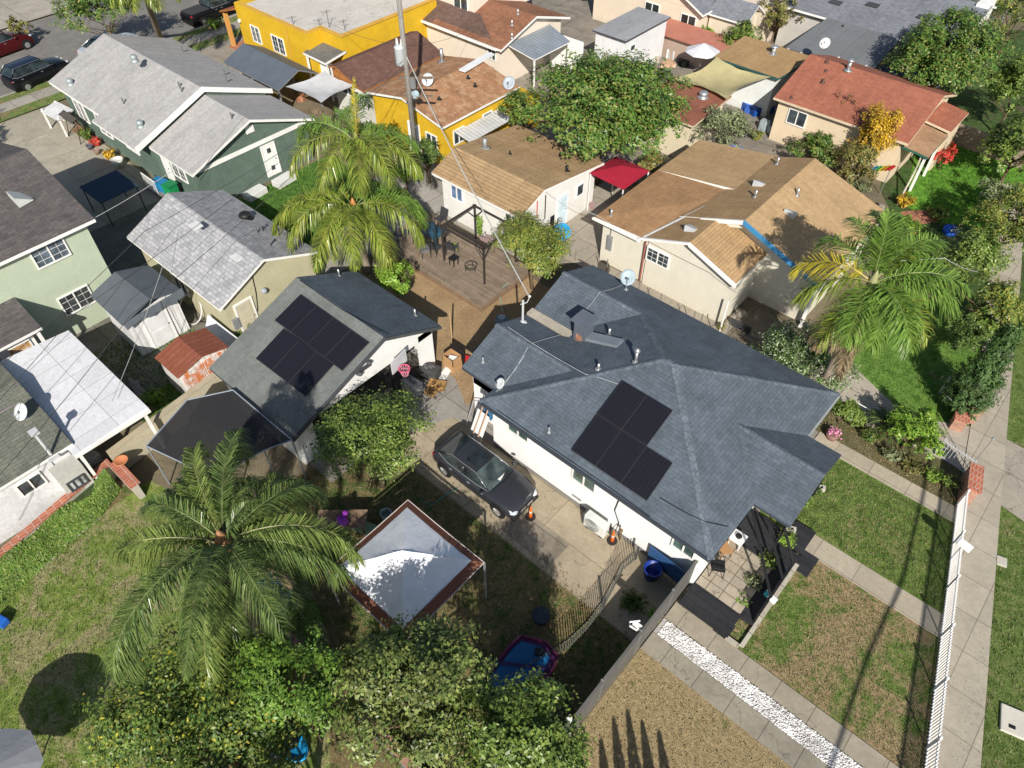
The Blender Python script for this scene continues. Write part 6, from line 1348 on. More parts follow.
wire('thin cable across the cream gable of the large house', [(-14.6, 26.95, 2.85), (-11, 26.95, 2.75), (-9.4, 26.9, 2.4)], .01, .02, BLACK)
wire('pale cable crossing the trees at the right', [at(800, 262, 4.5), at(945, 258, 4.0), at(978, 272, 4.2)], .02, .1, WPL)
# heavy aerial cable strung just off the right of the picture; its shadow crosses the front lawn
off = lambda p, z: (p[0]+sd.x/sd.z*z, p[1]+sd.y/sd.z*z, z)
wire('heavy aerial cable strung above the right side of the street', [off(at(800, 850), 9.5), off(at(828, 768), 9.2), off(at(868, 655), 9.2), off(at(904, 574), 9.2), off(at(930, 459), 9.5)], .065, .0)
lamp = thing('street_lamp', 'pale steel street lamp pole rising at the top right', 'street lamp', at(996, 32, 0)); lp = lamp.location
obj('pole', MB().cyl(lp, (lp[0], lp[1], 7.5), .12, .08, 10).smooth(), paint((.5, .5, .48), .5), lamp); obj('arm', MB().tube([(lp[0], lp[1], 7.4), (lp[0]+.8, lp[1]-.4, 7.8), (lp[0]+1.6, lp[1]-.8, 7.85)], .04), paint((.5, .5, .48), .5), lamp)
obj('lamp_head', MB().ball((lp[0]+1.8, lp[1]-.9, 7.8), (.35, .2, .1), 10), GREYM, lamp)
# ------------------------------------------------------------------ vehicles
def loft(mb, secs, m=0, close=True):
    n = len(secs[0]); b = len(mb.v)
    for s in secs: mb.v += [tuple(p) for p in s]
    for i in range(len(secs)-1):
        for j in range(n-1): mb.f.append((b+i*n+j, b+i*n+j+1, b+(i+1)*n+j+1, b+(i+1)*n+j)); mb.m.append(m)
    if close: mb.f.append(tuple(b+j for j in range(n))[::-1]); mb.m.append(m); k = b+(len(secs)-1)*n; mb.f.append(tuple(k+j for j in range(n))); mb.m.append(m)
def car(label, loc, rz, col, prof, gh, L, W, roofz, roofcol=None, cat='car', name='parked_car', group=None, bed=False):
    "prof: (x, half width, belt z) from rear to front; gh: x of rear glass base, rear roof, front roof, windscreen base"
    t = thing(name, label, cat, (0, 0, 0), 0, group); hw = W/2
    CP = paint(col, .2, .55, .02, .5); bd = MB(); secs = []
    for x, w_, z in prof:
        secs.append([(x, -w_*.9, .2), (x, -w_*.99, .38), (x, -w_, .58), (x, -w_*.985, z-.12), (x, -w_*.9, z), (x, -w_*.45, z+.035), (x, 0, z+.05), (x, w_*.45, z+.035), (x, w_*.9, z), (x, w_*.985, z-.12), (x, w_, .58), (x, w_*.99, .38), (x, w_*.9, .2), (x, -w_*.9, .2)])
    loft(bd, secs); o = obj('body', bd.smooth(), CP, t, local=True); sb = o.modifiers.new('s', 'SUBSURF'); sb.levels = 1; sb.render_levels = 2
    xa, xb, xc, xd = gh; zb = [p for p in prof if abs(p[0]-(xa+xd)/2) < 1.2][0][2]; wb, wr = hw*.9, hw*.64
    gm = glass((.02, .028, .03), .05); g_ = MB()
    def sec(x, w_, z): return [(x, -w_, z), (x, w_, z)]
    R0 = [Vector((xa, -wb*.86, zb+.075)), Vector((xa, wb*.86, zb+.075))]; R1 = [Vector((xb, -wr, roofz)), Vector((xb, wr, roofz))]; R2 = [Vector((xc, -wr, roofz)), Vector((xc, wr, roofz))]; R3 = [Vector((xd, -wb*.9, zb)), Vector((xd, wb*.9, zb))]
    M1 = [Vector((xb-.1, -wb*.98, zb)), Vector((xb-.1, wb*.98, zb))]; M2 = [Vector((xc+.2, -wb*.98, zb)), Vector((xc+.2, wb*.98, zb))]
    obj('rear_window', MB().poly([R0[1], R0[0], R1[0], R1[1]]), gm, t, local=True); obj('windscreen', MB().poly([R3[0], R3[1], R2[1], R2[0]]), glass((.045, .06, .06), .04), t, local=True)
    for s in (0, 1):
        mid = (R1[s]+R2[s])/2; mb_ = (M1[s]+M2[s])/2
        obj('side_window', MB().poly([R0[s], M1[s], mb_, mid, R1[s]]), gm, t, local=True); obj('side_window', MB().poly([mb_, M2[s], R3[s], R2[s], mid]), gm, t, local=True)
        obj('pillar', MB().tube([R0[s], R1[s], R2[s], R3[s]], .035, 6).tube([mb_, mid], .03, 6).smooth(), CP, t, local=True)
        obj('window_trim', MB().tube([R0[s]+Vector((0, 0, .0)), M1[s], M2[s], R3[s]], .016, 5).tube([R0[s].lerp(R1[s], .6)+Vector((0, 0, .03)), R1[s]+Vector((0, 0, .035)), R2[s]+Vector((0, 0, .035)), R2[s].lerp(R3[s], .8)+Vector((0, 0, .03))], .012, 5), STEEL, t, local=True)
    rf_ = MB(); n = 6
    rf_.v = []; N_ = 7
    for i in range(n+1):
        x = xb+(xc-xb)*i/n
        for j in range(N_): y = -wr+2*wr*j/(N_-1); rf_.v.append((x, y, roofz+.05*(1-(y/wr)**2)*(.6+.4*math.sin(math.pi*i/n))+.01))
    for i in range(n):
        for j in range(N_-1): b = i*N_+j; rf_.f.append((b, b+N_, b+N_+1, b+1)); rf_.m.append(0)
    ro = obj('roof', rf_.smooth(), roofcol or CP, t, local=True)
    if roofcol is None: obj('sunroof', MB().slab([(xb+(xc-xb)*.45, -wr*.62, roofz+.065), (xb+(xc-xb)*.92, -wr*.62, roofz+.065), (xb+(xc-xb)*.92, wr*.62, roofz+.065), (xb+(xc-xb)*.45, wr*.62, roofz+.065)], .02, 0, 0), glass((.015, .02, .022), .05), ro, local=True)
    x0, x1 = prof[0][0], prof[-1][0]
    for x in (x0+L*.18, x1-L*.17):
        for s in (-1, 1):
            y = s*(hw-.1); wh = MB().cyl((x, y-s*.11, .33), (x, y+s*.11, .33), .335, n=22); w0 = obj('wheel', wh, TYRE, t, local=True)
            rm = MB().cyl((x, y+s*.112, .33), (x, y+s*.12, .33), .2, n=20)
            for k in range(5): a = k*1.2566; rm.obox((x+math.cos(a)*.11, y+s*.122, .33+math.sin(a)*.11), (.2, .012, .04), 0, 0, 0, -a)
            obj('rim', rm, STEEL, w0, local=True); obj('wheel_arch', MB().cyl((x, y+s*.035, .36), (x, y+s*.092, .36), .40, n=20), BLACK, t, local=True)
    fz = prof[-2][2]
    sm_ = MB()
    for s in (-1, 1):
        for xs in (xd-.12, (xb+xc)/2+.05, xa+.55): sm_.tube([(xs, s*(hw+.004), .34), (xs, s*(hw+.006), .6), (xs, s*hw*.985, zb-.1)], .008, 4)
    sm_.tube([(xd+.06, -hw*.8, zb+.03), (xd+.15, 0, zb+.055), (xd+.06, hw*.8, zb+.03)], .012, 4); obj('panel_gap', sm_, BLACK, t, local=True)
    for s in (-1, 1):
        obj('headlight', MB().ball((x1-.22, s*hw*.66, fz-.06), (.24, .2, .075), 10).smooth(), paint((.6, .64, .7), .1, .2), t, local=True)
        obj('taillight', MB().ball((x0+.12, s*hw*.68, prof[1][2]-.14), (.1, .22, .08), 10).smooth(), paint((.35, .01, .02), .2), t, local=True)
        mm = MB().ball((xd-.15, s*(hw+.06), zb+.06), (.1, .11, .07), 10).smooth(); obj('wing_mirror', mm, CP, t, local=True)
        for xh in (xd-1.0, xb+.15): obj('door_handle', MB().obox((xh, s*(hw-.02), zb-.14), (.16, .05, .03)), STEEL, t, local=True)
    obj('grille', MB().obox((x1-.015, 0, .5), (.05, .8, .2)), BLACK, t, local=True); obj('bumper', MB().obox((x1-.06, 0, .3), (.14, W*.86, .14)), BLACK, t, local=True, bevel=.04)
    for s in (-.2, .2): obj('kidney_surround' if False else 'grille_bar', MB().obox((x1+.005, s, .5), (.03, .3, .17)), STEEL, t, local=True)
    obj('emblem', MB().cyl((x1-.16, 0, fz+.0), (x1-.12, 0, fz+.02), .05, n=14), WHITE, t, local=True)
    t.location = loc; t.rotation_euler = (0, 0, rz); return t
SED = [(-2.45, .78, .72), (-2.38, .86, .93), (-2.0, .92, 1.0), (-1.3, .945, .99), (-.4, .95, .96), (.5, .95, .94), (1.1, .945, .93), (1.7, .93, .88), (2.15, .88, .79), (2.38, .78, .69), (2.45, .7, .52)]
car('parked dark navy sedan with a glass roof beside the white house', (-12.2, 12.15, .012), R(0), (.06, .064, .074), [(x*.935, w_*.95, z*.97) for x, w_, z in SED], (-1.95, -1.2, .1, .95), 4.58, 1.8, 1.31)
obj('dashboard_paper', MB().obox((-11.5, 12.3, 1.02), (.35, .5, .01), .3), WHITE, None, 'white sheet of paper behind the dark sedan windscreen', 'paper')
SUV = [(-2.3, .8, .85), (-2.25, .9, 1.05), (-1.8, .93, 1.1), (-.6, .95, 1.08), (.6, .95, 1.05), (1.2, .94, 1.03), (1.8, .92, .98), (2.15, .86, .88), (2.3, .76, .62)]
c = at(42, 80, .3); car('black estate car parked behind the pale grey roof in dappled shade', (-62.0, 16.6, 0), R(-82+180), (.012, .014, .018), SUV, (-2.15, -1.7, .3, 1.0), 4.6, 1.9, 1.62, paint((.015, .025, .05), .2, .3))
car('maroon estate car parked across the street', (-68.9, 16.9, 0), R(97), (.11, .012, .015), SUV, (-2.15, -1.7, .3, 1.0), 4.6, 1.9, 1.6, paint((.05, .05, .1), .15, .3))
car('white car half hidden behind the pale grey roof', (-62.3, 22.6, 0), R(98), (.7, .7, .72), SED, (-1.85, -1.0, .3, 1.12), 4.7, 1.85, 1.42, paint((.03, .04, .08), .15))
tr_ = car('black pickup truck parked by the orange porch columns', (-62.6, 32.2, 0), R(94), (.015, .015, .017), [(-2.8, .85, .95), (-2.75, .93, 1.08), (-1, .96, 1.08), (.8, .96, 1.08), (1.4, .95, 1.06), (2.2, .92, 1.02), (2.6, .88, .9), (2.75, .8, .6)], (-.75, -.5, .6, 1.2), 5.5, 1.95, 1.75, paint((.015, .015, .017), .2))
obj('cargo_bed', MB().obox((-1.75, 0, 1.1), (1.8, 1.5, .05)), paint((.04, .04, .045), .8), tr_, local=True)
# ------------------------------------------------------------------ yard things
V3 = lambda p, dz=0: (p[0], p[1], p[2]+dz)
pu = thing('pop_up_canopy', 'white square canopy with a brown border beside the citrus tree', 'canopy', (-10.55, 6.55, 0))
X0, X1, Y0, Y1, ZC, ZP = -12.45, -8.65, 4.65, 8.42, 2.65, 3.75; cx, cy_ = (X0+X1)/2, (Y0+Y1)/2
cs = [(X0, Y0), (X1, Y0), (X1, Y1), (X0, Y1)]; f = .16; inn = [(x+(cx-x)*f, y+(cy_-y)*f) for x, y in cs]; zi = ZC+(ZP-ZC)*f
def canopy_face(a, b, c_, d, n=8, sag=.05):
    m = MB(); P = [Vector(p) for p in (a, b, c_, d)]
    for i in range(n+1):
        for j in range(n+1):
            u, v = i/n, j/n; q = (P[0]*(1-u)+P[1]*u)*(1-v)+(P[3]*(1-u)+P[2]*u)*v; q.z -= sag*4*u*(1-u)*(1-v*.5)+.012*math.sin(u*21+v*13); m.v.append(tuple(q))
    for i in range(n):
        for j in range(n): k = i*(n+1)+j; m.f.append((k, k+n+1, k+n+2, k+1)); m.m.append(0)
    return m
wc, bc = cloth((.86, .88, .92), .12), cloth((.20, .085, .055), .15)
for i in range(4):
    j = (i+1) % 4
    obj('canopy_border', canopy_face((*cs[i], ZC), (*cs[j], ZC), (*inn[j], zi), (*inn[i], zi), 8, .05).smooth(), bc, pu)
    obj('canopy_top', canopy_face((*inn[i], zi), (*inn[j], zi), (cx, cy_, ZP), (cx, cy_, ZP), 8, .06).smooth(), wc, pu)
    obj('leg', MB().box(cs[i][0]-.03, cs[i][1]-.03, 0, cs[i][0]+.03, cs[i][1]+.03, ZC-.02), GREYM, pu)
    obj('hem', MB().tube([(*cs[i], ZC), ((cs[i][0]+cs[j][0])/2, (cs[i][1]+cs[j][1])/2, ZC-.04), (*cs[j], ZC)], .02, 5), paint((.5, .45, .42)), pu)
# air conditioner
ac = thing('air_conditioner', 'white outdoor air conditioner against the white wall beside the driveway', 'air conditioner', (-7.35, 13.3, 0))
obj('case', MB().box(-7.85, 13.2, .08, -6.85, 13.55, .8), paint((.62, .63, .6), .5), ac, bevel=.03); obj('side_panel', MB().box(-7.93, 13.22, .1, -7.86, 13.55, .78), DGREY, ac)
m = MB()
for k in range(5): r_ = .08+k*.06; m.tube([(-7.45+r_*math.cos(a*.3142*1), 13.18, .45+r_*math.sin(a*.3142)) for a in range(21)], .008, 4)
obj('fan_grille', m, DGREY, ac); obj('feet', MB().box(-7.75, 13.2, 0, -7.6, 13.6, .08).box(-7.1, 13.2, 0, -6.95, 13.6, .08), DGREY, ac)
obj('coolant_pipe', MB().tube([(-6.85, 13.4, .4), (-6.6, 13.5, .3), (-6.62, 13.78, .8), (-6.9, 13.78, 1.4), (-6.8, 13.78, 2.3)], .022, 6), BLACK, ac)
def cone(px, py, label):
    c = at(px, py, 0); t = thing('traffic_cone', label, 'traffic cone', c, group='orange cones on the driveway')
    obj('base', MB().lathe(c, [(.21, 0), (.21, .04), (.1, .05)], 16), paint((.03, .025, .025)), t)
    obj('cone_body', MB().lathe(V3(c, .04), [(.09, 0), (.065, .3), (.03, .68), (.035, .7), (.02, .72)], 14).smooth(), paint((.75, .16, .02), .5), t)
    obj('reflective_band', MB().lathe(V3(c, .3), [(.071, 0), (.062, .14)], 14).smooth(), paint((.7, .45, .35), .5), t)
cone(530.5, 517, 'orange traffic cone standing at the nose of the dark sedan'); cone(612, 541, 'orange traffic cone standing next to the air conditioner')
c = at(618, 520, .0); t = thing('hose_reel', 'small brass hose tap assembly behind the cone by the air conditioner', 'tap', (-6.3, 13.55, 0)); obj('pipe', MB().cyl((-6.35, 13.6, 0), (-6.35, 13.6, .8), .03).ball((-6.35, 13.55, .85), .08, 8), paint((.2, .14, .06), .5, .4), t)
c = at(651, 576, 0); t = thing('bucket', 'deep blue plastic bucket on the paving inside the gate', 'bucket', c)
obj('shell', MB().lathe(c, [(.26, 0), (.33, .55), (.36, .56), (.36, .6), (.31, .6), (.24, .05), (.02, .05)], 20).smooth(), paint((.01, .035, .22), .4), t)
# front porch: floor, steps, furniture
pd = thing('porch_deck', 'flagstone porch with black painted steps at the front of the white house', 'porch', (-2.2, 15.4, 0))
BD = planks((.035, .036, .04), .3, .25, True, .6)
obj('flagstone_floor', MB().box(-3.15, 13.9, 0, -1.3, 16.4, .3), concrete((.42, .36, .28), (.55, .42), .22, .02, True), pd)
obj('step', MB().box(-3.2, 13.05, 0, -1.25, 13.9, .28).box(-3.25, 12.9, 0, -1.2, 13.48, .15), BD, pd); obj('dark_boards', MB().box(-1.3, 13.9, 0, -.75, 17.5, .26).box(-3.15, 16.4, 0, -1.3, 18.1, .32), BD, pd)
obj('dark_step', MB().box(-.75, 17.0, 0, -.15, 17.95, .1).box(-1.55, 17.7, 0, -.75, 18.9, .2), BD, pd)
scr = thing('porch_screen', 'black post and rail screen with netting around the front porch', 'screen', (-.8, 16, 0))
fr = MB()
for y in (14.0, 15.2, 16.4): fr.box(-.82, y-.04, .25, -.74, y+.04, 1.15)
fr.box(-.82, 13.96, 1.1, -.74, 16.5, 1.18); obj('rail', fr, BLACK, scr); obj('lattice', MB().box(-.79, 14, .3, -.77, 16.4, 1.1), mesh_net((.02, .02, .02), .25), scr)
fr = MB()
for a, b in (((-2.85, 16.3, 2.8), (-.78, 14.7, 1.18)), ((-2.3, 16.35, 2.8), (-.78, 15.6, 1.18)), ((-1.6, 16.4, 2.75), (-.78, 16.4, 1.18))): fr.tube([a, b], .05, 5)
obj('brace', fr, BLACK, scr)
t = thing('side_table', 'small white square table with a dark pot on the front porch', 'table', at(738, 538, .7)[:2]+(.3,)); p = t.location
obj('table_top', MB().box(p.x-.27, p.y-.27, .72, p.x+.27, p.y+.27, .76), WHITE, t)
for a in (-.22, .22):
    for b in (-.22, .22): obj('leg', MB().box(p.x+a-.02, p.y+b-.02, .3, p.x+a+.02, p.y+b+.02, .72), WHITE, t)
obj('pot', MB().lathe((p.x, p.y, .76), [(.09, 0), (.13, .1), (.1, .14)], 12), BLACK, None, 'dark round pot on the small white porch table', 'pot')
def chair(label, x, y, z, rz, mat, w_=.5, group=None, name='chair', sling=None):
    t = thing(name, label, 'chair', (0, 0, 0), 0, group); s = sling or mat
    obj('seat', MB().box(-w_/2, -w_/2, .42, w_/2, w_/2, .46), s, t, local=True, bevel=.01); obj('backrest', MB().slab([(-w_/2, w_/2-.02, .46), (w_/2, w_/2-.02, .46), (w_/2, w_/2+.14, .98), (-w_/2, w_/2+.14, .98)], .04, 0, 0), s, t, local=True)
    for a in (-1, 1):
        for b in (-1, 1): obj('leg', MB().tube([(a*w_*.48, b*w_*.44, .44), (a*w_*.52, b*w_*.5, 0)], .018, 6), mat, t, local=True)
        obj('armrest', MB().tube([(a*w_*.52, -w_*.44, .44), (a*w_*.54, -w_*.44, .66), (a*w_*.54, w_*.5, .68)], .02, 6), mat, t, local=True)
    t.location = (x, y, z); t.rotation_euler = (0, 0, rz); return t
p = at(718, 566, .7); chair('black metal chair on the flagstone porch', p[0], p[1], .3, R(120), BLACK, .5); p = at(724, 549, .7); chair('wooden chair beside the small white porch table', p[0], p[1], .3, R(60), paint((.36, .2, .09)), .48)
for (px, py, z, lb) in ((791, 528, .6, 'beside the porch roof edge'), (820, 488, .0, 'on the lawn edge by the porch roof')):
    c = at(px, py, z if z else .1); o = obj('concrete_block', MB().obox((c[0], c[1], .1 if z == 0 else .5), (.4, .2, .2), .4).obox((c[0]+.05, c[1], (.1 if z == 0 else .5)+.101), (.1, .1, .01), .4, 1), [paint((.5, .47, .42)), BLACK], None, 'pale concrete block '+lb, 'block')
for (x0, y0, x1, y1) in ((-.75, 13.0, -.6, 17.2), (-1.25, 12.85, -.75, 13.0)): struct('bed_edging', MB().box(x0, y0, 0, x1, y1, .14), concrete((.5, .46, .38), (.8, .8), .2))
c = at(770, 598, .25); t = thing('yard_sign', 'small white and turquoise yard sign on the front lawn', 'sign', (c[0], c[1], 0))
obj('board', MB().obox((c[0], c[1], .33), (.5, .04, .26), R(-12), 0, R(-40)).obox((c[0]-.17, c[1]+.0, .352), (.14, .05, .2), R(-12), 1, R(-40)), [WHITE, paint((.05, .4, .5))], t); obj('stake', MB().cyl((c[0], c[1], 0), (c[0], c[1], .25), .012), STEEL, t)
c = at(1012, 722, 0); t = thing('meter_box', 'pale concrete utility box set in the parkway grass', 'utility box', c)
obj('lid', MB().obox((c[0], c[1], .05), (.75, .95, .1), R(15)), paint((.55, .52, .45)), t, bevel=.03); obj('opening', MB().obox((c[0]+.02, c[1]-.22, .105), (.2, .12, .012), R(15)), BLACK, t)
c = at(1001, 562, 0); obj('meter_box', MB().obox((c[0], c[1], .04), (.35, .4, .08), R(15)), paint((.5, .47, .4)), None, 'small pale valve lid beside the sidewalk', 'utility box')
# the wooden deck, pergola frame and furniture
dk = thing('deck', 'weathered brown wooden deck in the back yard', 'deck', (-24, 21.6, 0))
obj('boards', MB().box(-27.6, 19.75, .12, -19.5, 23.9, .3), planks((.29, .225, .165), .15, .3), dk); obj('skirt', MB().box(-27.55, 19.7, 0, -19.45, 19.75, .27).box(-19.5, 19.75, 0, -19.44, 23.9, .27), planks((.25, .17, .11), .15, .2), dk)
pg = thing('pergola', 'dark open pergola frame standing at the back of the wooden deck', 'pergola', (-22, 22.6, .3))
c4 = [at(475, 205, 2.5), at(514, 223, 2.5), at(492, 254, 2.5), at(448, 233, 2.5)]
cc = [(-23.6, 23.6), (-20.9, 23.6), (-20.2, 21.3), (-23.1, 21.3)]; cc = [(-23.6, 23.7), (-20.6, 23.7), (-20.6, 21.2), (-23.6, 21.2)]
BRN = paint((.04, .034, .03), .6)
for x, y in cc: obj('post', MB().box(x-.04, y-.04, .3, x+.04, y+.04, 2.5), BRN, pg)
m = MB()
for (x0, y0), (x1, y1) in zip(cc, cc[1:]+cc[:1]): m.obox(((x0+x1)/2, (y0+y1)/2, 2.55), (math.hypot(x1-x0, y1-y0)+.2, .07, .1), math.atan2(y1-y0, x1-x0))
m.obox((-22.1, 21.55, 2.5), (3.1, .06, .1)); obj('beam', m, BRN, pg)
m = MB()
for (x, y), (dx, dy) in zip(cc, ((1, -1), (-1, -1), (-1, 1), (1, 1))): m.tube([(x, y, 1.8), (x+dx*.6, y, 2.5)], .03, 5).tube([(x, y, 1.8), (x, y+dy*.6, 2.5)], .03, 5)
obj('brace', m, BRN, pg)
t = thing('patio_umbrella', 'dark patio umbrella on a thick post over the deck', 'umbrella', at(441, 262, .3)); p = t.location
obj('post', MB().cyl((p.x, p.y, .3), (p.x, p.y, 2.3), .07), paint((.02, .04, .05)), t)
t2 = thing('patio_table', 'dark glass patio table with a furled cover on the deck', 'table', at(431, 232, .9)[:2]+(.3,)); q = t2.location
obj('table_top', MB().obox((q.x, q.y, 1.02), (1.5, 1.0, .05), 0), glass((.02, .06, .09), .2), t2)
for a in (-.6, .6):
    for b in (-.4, .4): obj('leg', MB().box(q.x+a-.03, q.y+b-.03, .3, q.x+a+.03, q.y+b+.03, 1.0), BRN, t2)
t.location = (q.x+1.0, q.y-.6, .3)
for ch in [o for o in bpy.data.objects if o.parent == t]: pass
for i, (px, py, rz, lb) in enumerate(((419, 238, 90, 'dark patio chair left of the glass patio table'), (440, 219, 0, 'dark patio chair behind the glass patio table'), (425, 250, 150, 'grey sling chair at the left end of the deck'), (452, 248, 200, 'dark patio chair right of the glass patio table'), (436, 248, 180, 'dark patio chair in front of the glass patio table'))):
    p = at(px, py, .7); chair(lb, p[0], p[1], .3, R(rz), paint((.045, .045, .05)), .5, 'patio chairs on the deck', sling=paint((.16, .16, .17)) if i == 2 else None)
p = at(452, 250, .8); t = thing('stool', 'small black square stool on the deck', 'stool', (p[0]+.5, p[1]-.4, .3)); q = t.location
obj('seat', MB().obox((q.x, q.y, .75), (.42, .42, .06)), BLACK, t)
for a in (-.16, .16):
    for b in (-.16, .16): obj('leg', MB().box(q.x+a-.02, q.y+b-.02, .3, q.x+a+.02, q.y+b+.02, .72), BLACK, t)
p = at(471, 267, .5); t = thing('fire_pit', 'round open metal fire ring on the deck', 'fire pit', (p[0], p[1], .3))
obj('ring', MB().tube([(p[0]+.33*math.cos(a*.2618), p[1]+.33*math.sin(a*.2618), .62) for a in range(25)], .025, 6).tube([(p[0]+.25*math.cos(a*.2618), p[1]+.25*math.sin(a*.2618), .45) for a in range(25)], .02, 6), paint((.05, .045, .04), .6), t)
for k in range(3): a = k*2.1; obj('leg', MB().cyl((p[0]+.3*math.cos(a), p[1]+.3*math.sin(a), .3), (p[0]+.3*math.cos(a), p[1]+.3*math.sin(a), .62), .02), BLACK, t)
p = at(494, 240, .8); chair('cushioned lounge chair under the pergola', p[0]-.2, p[1]-.1, .3, R(200), BRN, .8, sling=paint((.3, .22, .22)))
# barrels by the slate house
for (px, py, c_, lb, r_, h_) in ((502, 318, (.13, .2, .22), 'blue grey barrel with a metal lid behind the slate roof corner', .36, 1.0), (482, 350, (.03, .06, .11), 'dark blue covered barbecue in the shade of the slate roof', .4, .8)):
    c = at(px, py, h_); t = thing('barrel', lb, 'barrel', (c[0], c[1], 0)); obj('drum', MB().lathe((c[0], c[1], 0), [(r_*.9, 0), (r_, .1), (r_, h_*.8), (r_*.85, h_)], 16).smooth(), paint(c_, .5), t)
    obj('lid', MB().lathe((c[0], c[1], h_), [(r_*.5, 0), (r_*.5, .08), (r_*.3, .12)], 14), STEEL, t)
t = thing('garden_hose', 'green hose looping from the deck to the barrel', 'hose', at(505, 290, .1)); obj('hose', MB().tube([at(508, 283, .3), at(503, 287, .3), at(500, 295, .1), at(501, 304, .1), at(503, 312, .6)], .025, 5), paint((.25, .4, .33), .5), t)
# clutter in front of the garage
c = at(452, 358, .6); t = thing('cardboard_box', 'open cardboard box standing on another box in the dirt yard', 'box', (c[0], c[1], 0)); CB = paint((.42, .25, .12), .9)
m = MB().box(c[0]-.35, c[1]-.3, 0, c[0]+.35, c[1]+.3, .45)
for a in ((-.35, -.3, .35, -.27), (-.35, .27, .35, .3), (-.35, -.3, -.32, .3), (.32, -.3, .35, .3)): m.box(c[0]+a[0], c[1]+a[1], .45, c[0]+a[2], c[1]+a[3], .8)
obj('carton', m, CB, t); obj('contents', MB().obox((c[0]+.05, c[1], .55), (.4, .3, .2), .4), WHITE, t); obj('back_board', MB().box(c[0]-.45, c[1]+.36, 0, c[0]+.45, c[1]+.4, 1.0), BLACK, t)
c = at(466, 358, .3); obj('crate', MB().lathe((c[0], c[1], 0), [(.2, 0), (.24, .25), (.2, .25)], 14), paint((.5, .03, .03), .5), None, 'red tub at the corner of the slate roof', 'tub')
c = at(452, 340, 0); t = thing('post', 'bare wooden post standing in the dirt yard', 'post', c); obj('pole', MB().cyl(c, V3(c, 1.9), .05, .04, 8), paint((.4, .27, .15)), t)
def hoop():
    bx, by = -17.55, 13.0; t = thing('basketball_hoop', 'portable basketball hoop with a pink and white net in front of the garage', 'basketball hoop', (bx-.6, by-.3, 0))
    obj('base', MB().box(bx-1.0, by-.7, 0, bx-.2, by-.0, .2), BLACK, t, bevel=.05); obj('pole', MB().tube([(bx-.6, by-.35, .2), (bx-.6, by-.35, 2.1), (bx-.25, by-.2, 2.6)], .05, 8), BLACK, t)
    obj('backboard', MB().obox((bx-.25, by-.1, 2.75), (.05, 1.0, .7), R(10)), paint((.55, .56, .58), .3), t)
    rx, ry, rz = bx+.12, by-.15, 2.62; n = 20
    obj('rim', MB().tube([(rx+.24*math.cos(a*.314159), ry+.24*math.sin(a*.314159), rz) for a in range(21)], .025, 6), paint((.7, .1, .2), .4), t); m = MB()
    for k in range(12):
        a = k*.5236; m.tube([(rx+.23*math.cos(a), ry+.23*math.sin(a), rz), (rx+.12*math.cos(a+.3), ry+.12*math.sin(a+.3), rz-.4)], .012, 4).tube([(rx+.23*math.cos(a), ry+.23*math.sin(a), rz), (rx+.12*math.cos(a-.3), ry+.12*math.sin(a-.3), rz-.4)], .012, 4)
        m.tube([(rx+.22*math.cos(a), ry+.22*math.sin(a), rz+.01), (rx-.22*math.cos(a), ry-.22*math.sin(a), rz+.01)], .01, 4)
    obj('net', m, paint((.65, .3, .36)), t)
hoop()
for (px, py, sx, sy, sz, c_, lb, rz) in ((430, 372, .9, .5, .7, (.06, .06, .06), 'dark storage bin with grey sacks at the garage corner', .3), (437, 385, .8, .5, .25, (.42, .24, .09), 'flattened cardboard and wood pieces in front of the garage', .5),
                                     (443, 377, .35, 1.3, .12, (.7, .7, .68), 'long white panel lying by the garage corner', .35), (431, 392, .5, .4, .2, (.4, .24, .1), 'low cardboard tray by the basketball hoop', .2), (412, 386, .9, .5, .7, (.35, .35, .34), 'pale board leaning inside the open garage', .1)):
    c = at(px, py, sz/2); t = thing('storage_box', lb, 'box', (c[0], c[1], 0)); obj('box', MB().obox((c[0], c[1], sz/2), (sx, sy, sz), rz), paint(c_, .8, 0, .3), t, bevel=.02)
    m = MB()
    for k in range(5): m.ball((c[0]+random.uniform(-.3, .3)*sx, c[1]+random.uniform(-.3, .3)*sy, sz), (random.uniform(.08, .2), random.uniform(.06, .15), random.uniform(.05, .1)), 6)
    if sz > .15: obj('contents', m, paint(mul(c_, 1.7) if sum(c_) < .5 else mul(c_, .4), .8), t)
# bulky things along the rear wall of the white house: ladder and white boards
t = thing('leaning_boards', 'bundle of white boards leaning on the rear corner of the white house', 'boards', (-13.9, 14.0, 0))
obj('board', MB().slab([(-14.2, 13.2, .1), (-13.5, 13.15, .1), (-13.3, 13.7, 1.9), (-14.0, 13.75, 1.9)], .05, 0, 0), WHITE, t); obj('frame', MB().tube([(-14.9, 13.9, .1), (-14.8, 14.3, 1.3), (-14.3, 14.4, 1.6), (-13.9, 14.2, 1.2), (-14.0, 13.9, .1)], .03, 6), paint((.3, .3, .3)), t)
obj('blue_sheet', MB().slab([(-13.9, 13.85, 1.6), (-13.3, 13.8, 1.6), (-13.2, 14.2, 2.1), (-13.8, 14.3, 2.1)], .02, 0, 0), cloth((.05, .16, .3)), t); obj('ladder_rail', MB().tube([(-13.6, 12.9, 0), (-13.3, 13.7, 2.6)], .03, 5).tube([(-13.9, 12.95, 0), (-13.6, 13.75, 2.6)], .03, 5), paint((.5, .35, .25)), t)
t = thing('garden_hose', 'thin teal hose lying across the shaded grass by the driveway', 'hose', at(440, 500, .03)); obj('hose', MB().tube([at(420, 500, .03), at(432, 505, .03), at(442, 497, .03), at(450, 492, .03), at(458, 488, .03)], .02, 5), paint((.08, .3, .26), .5), t)
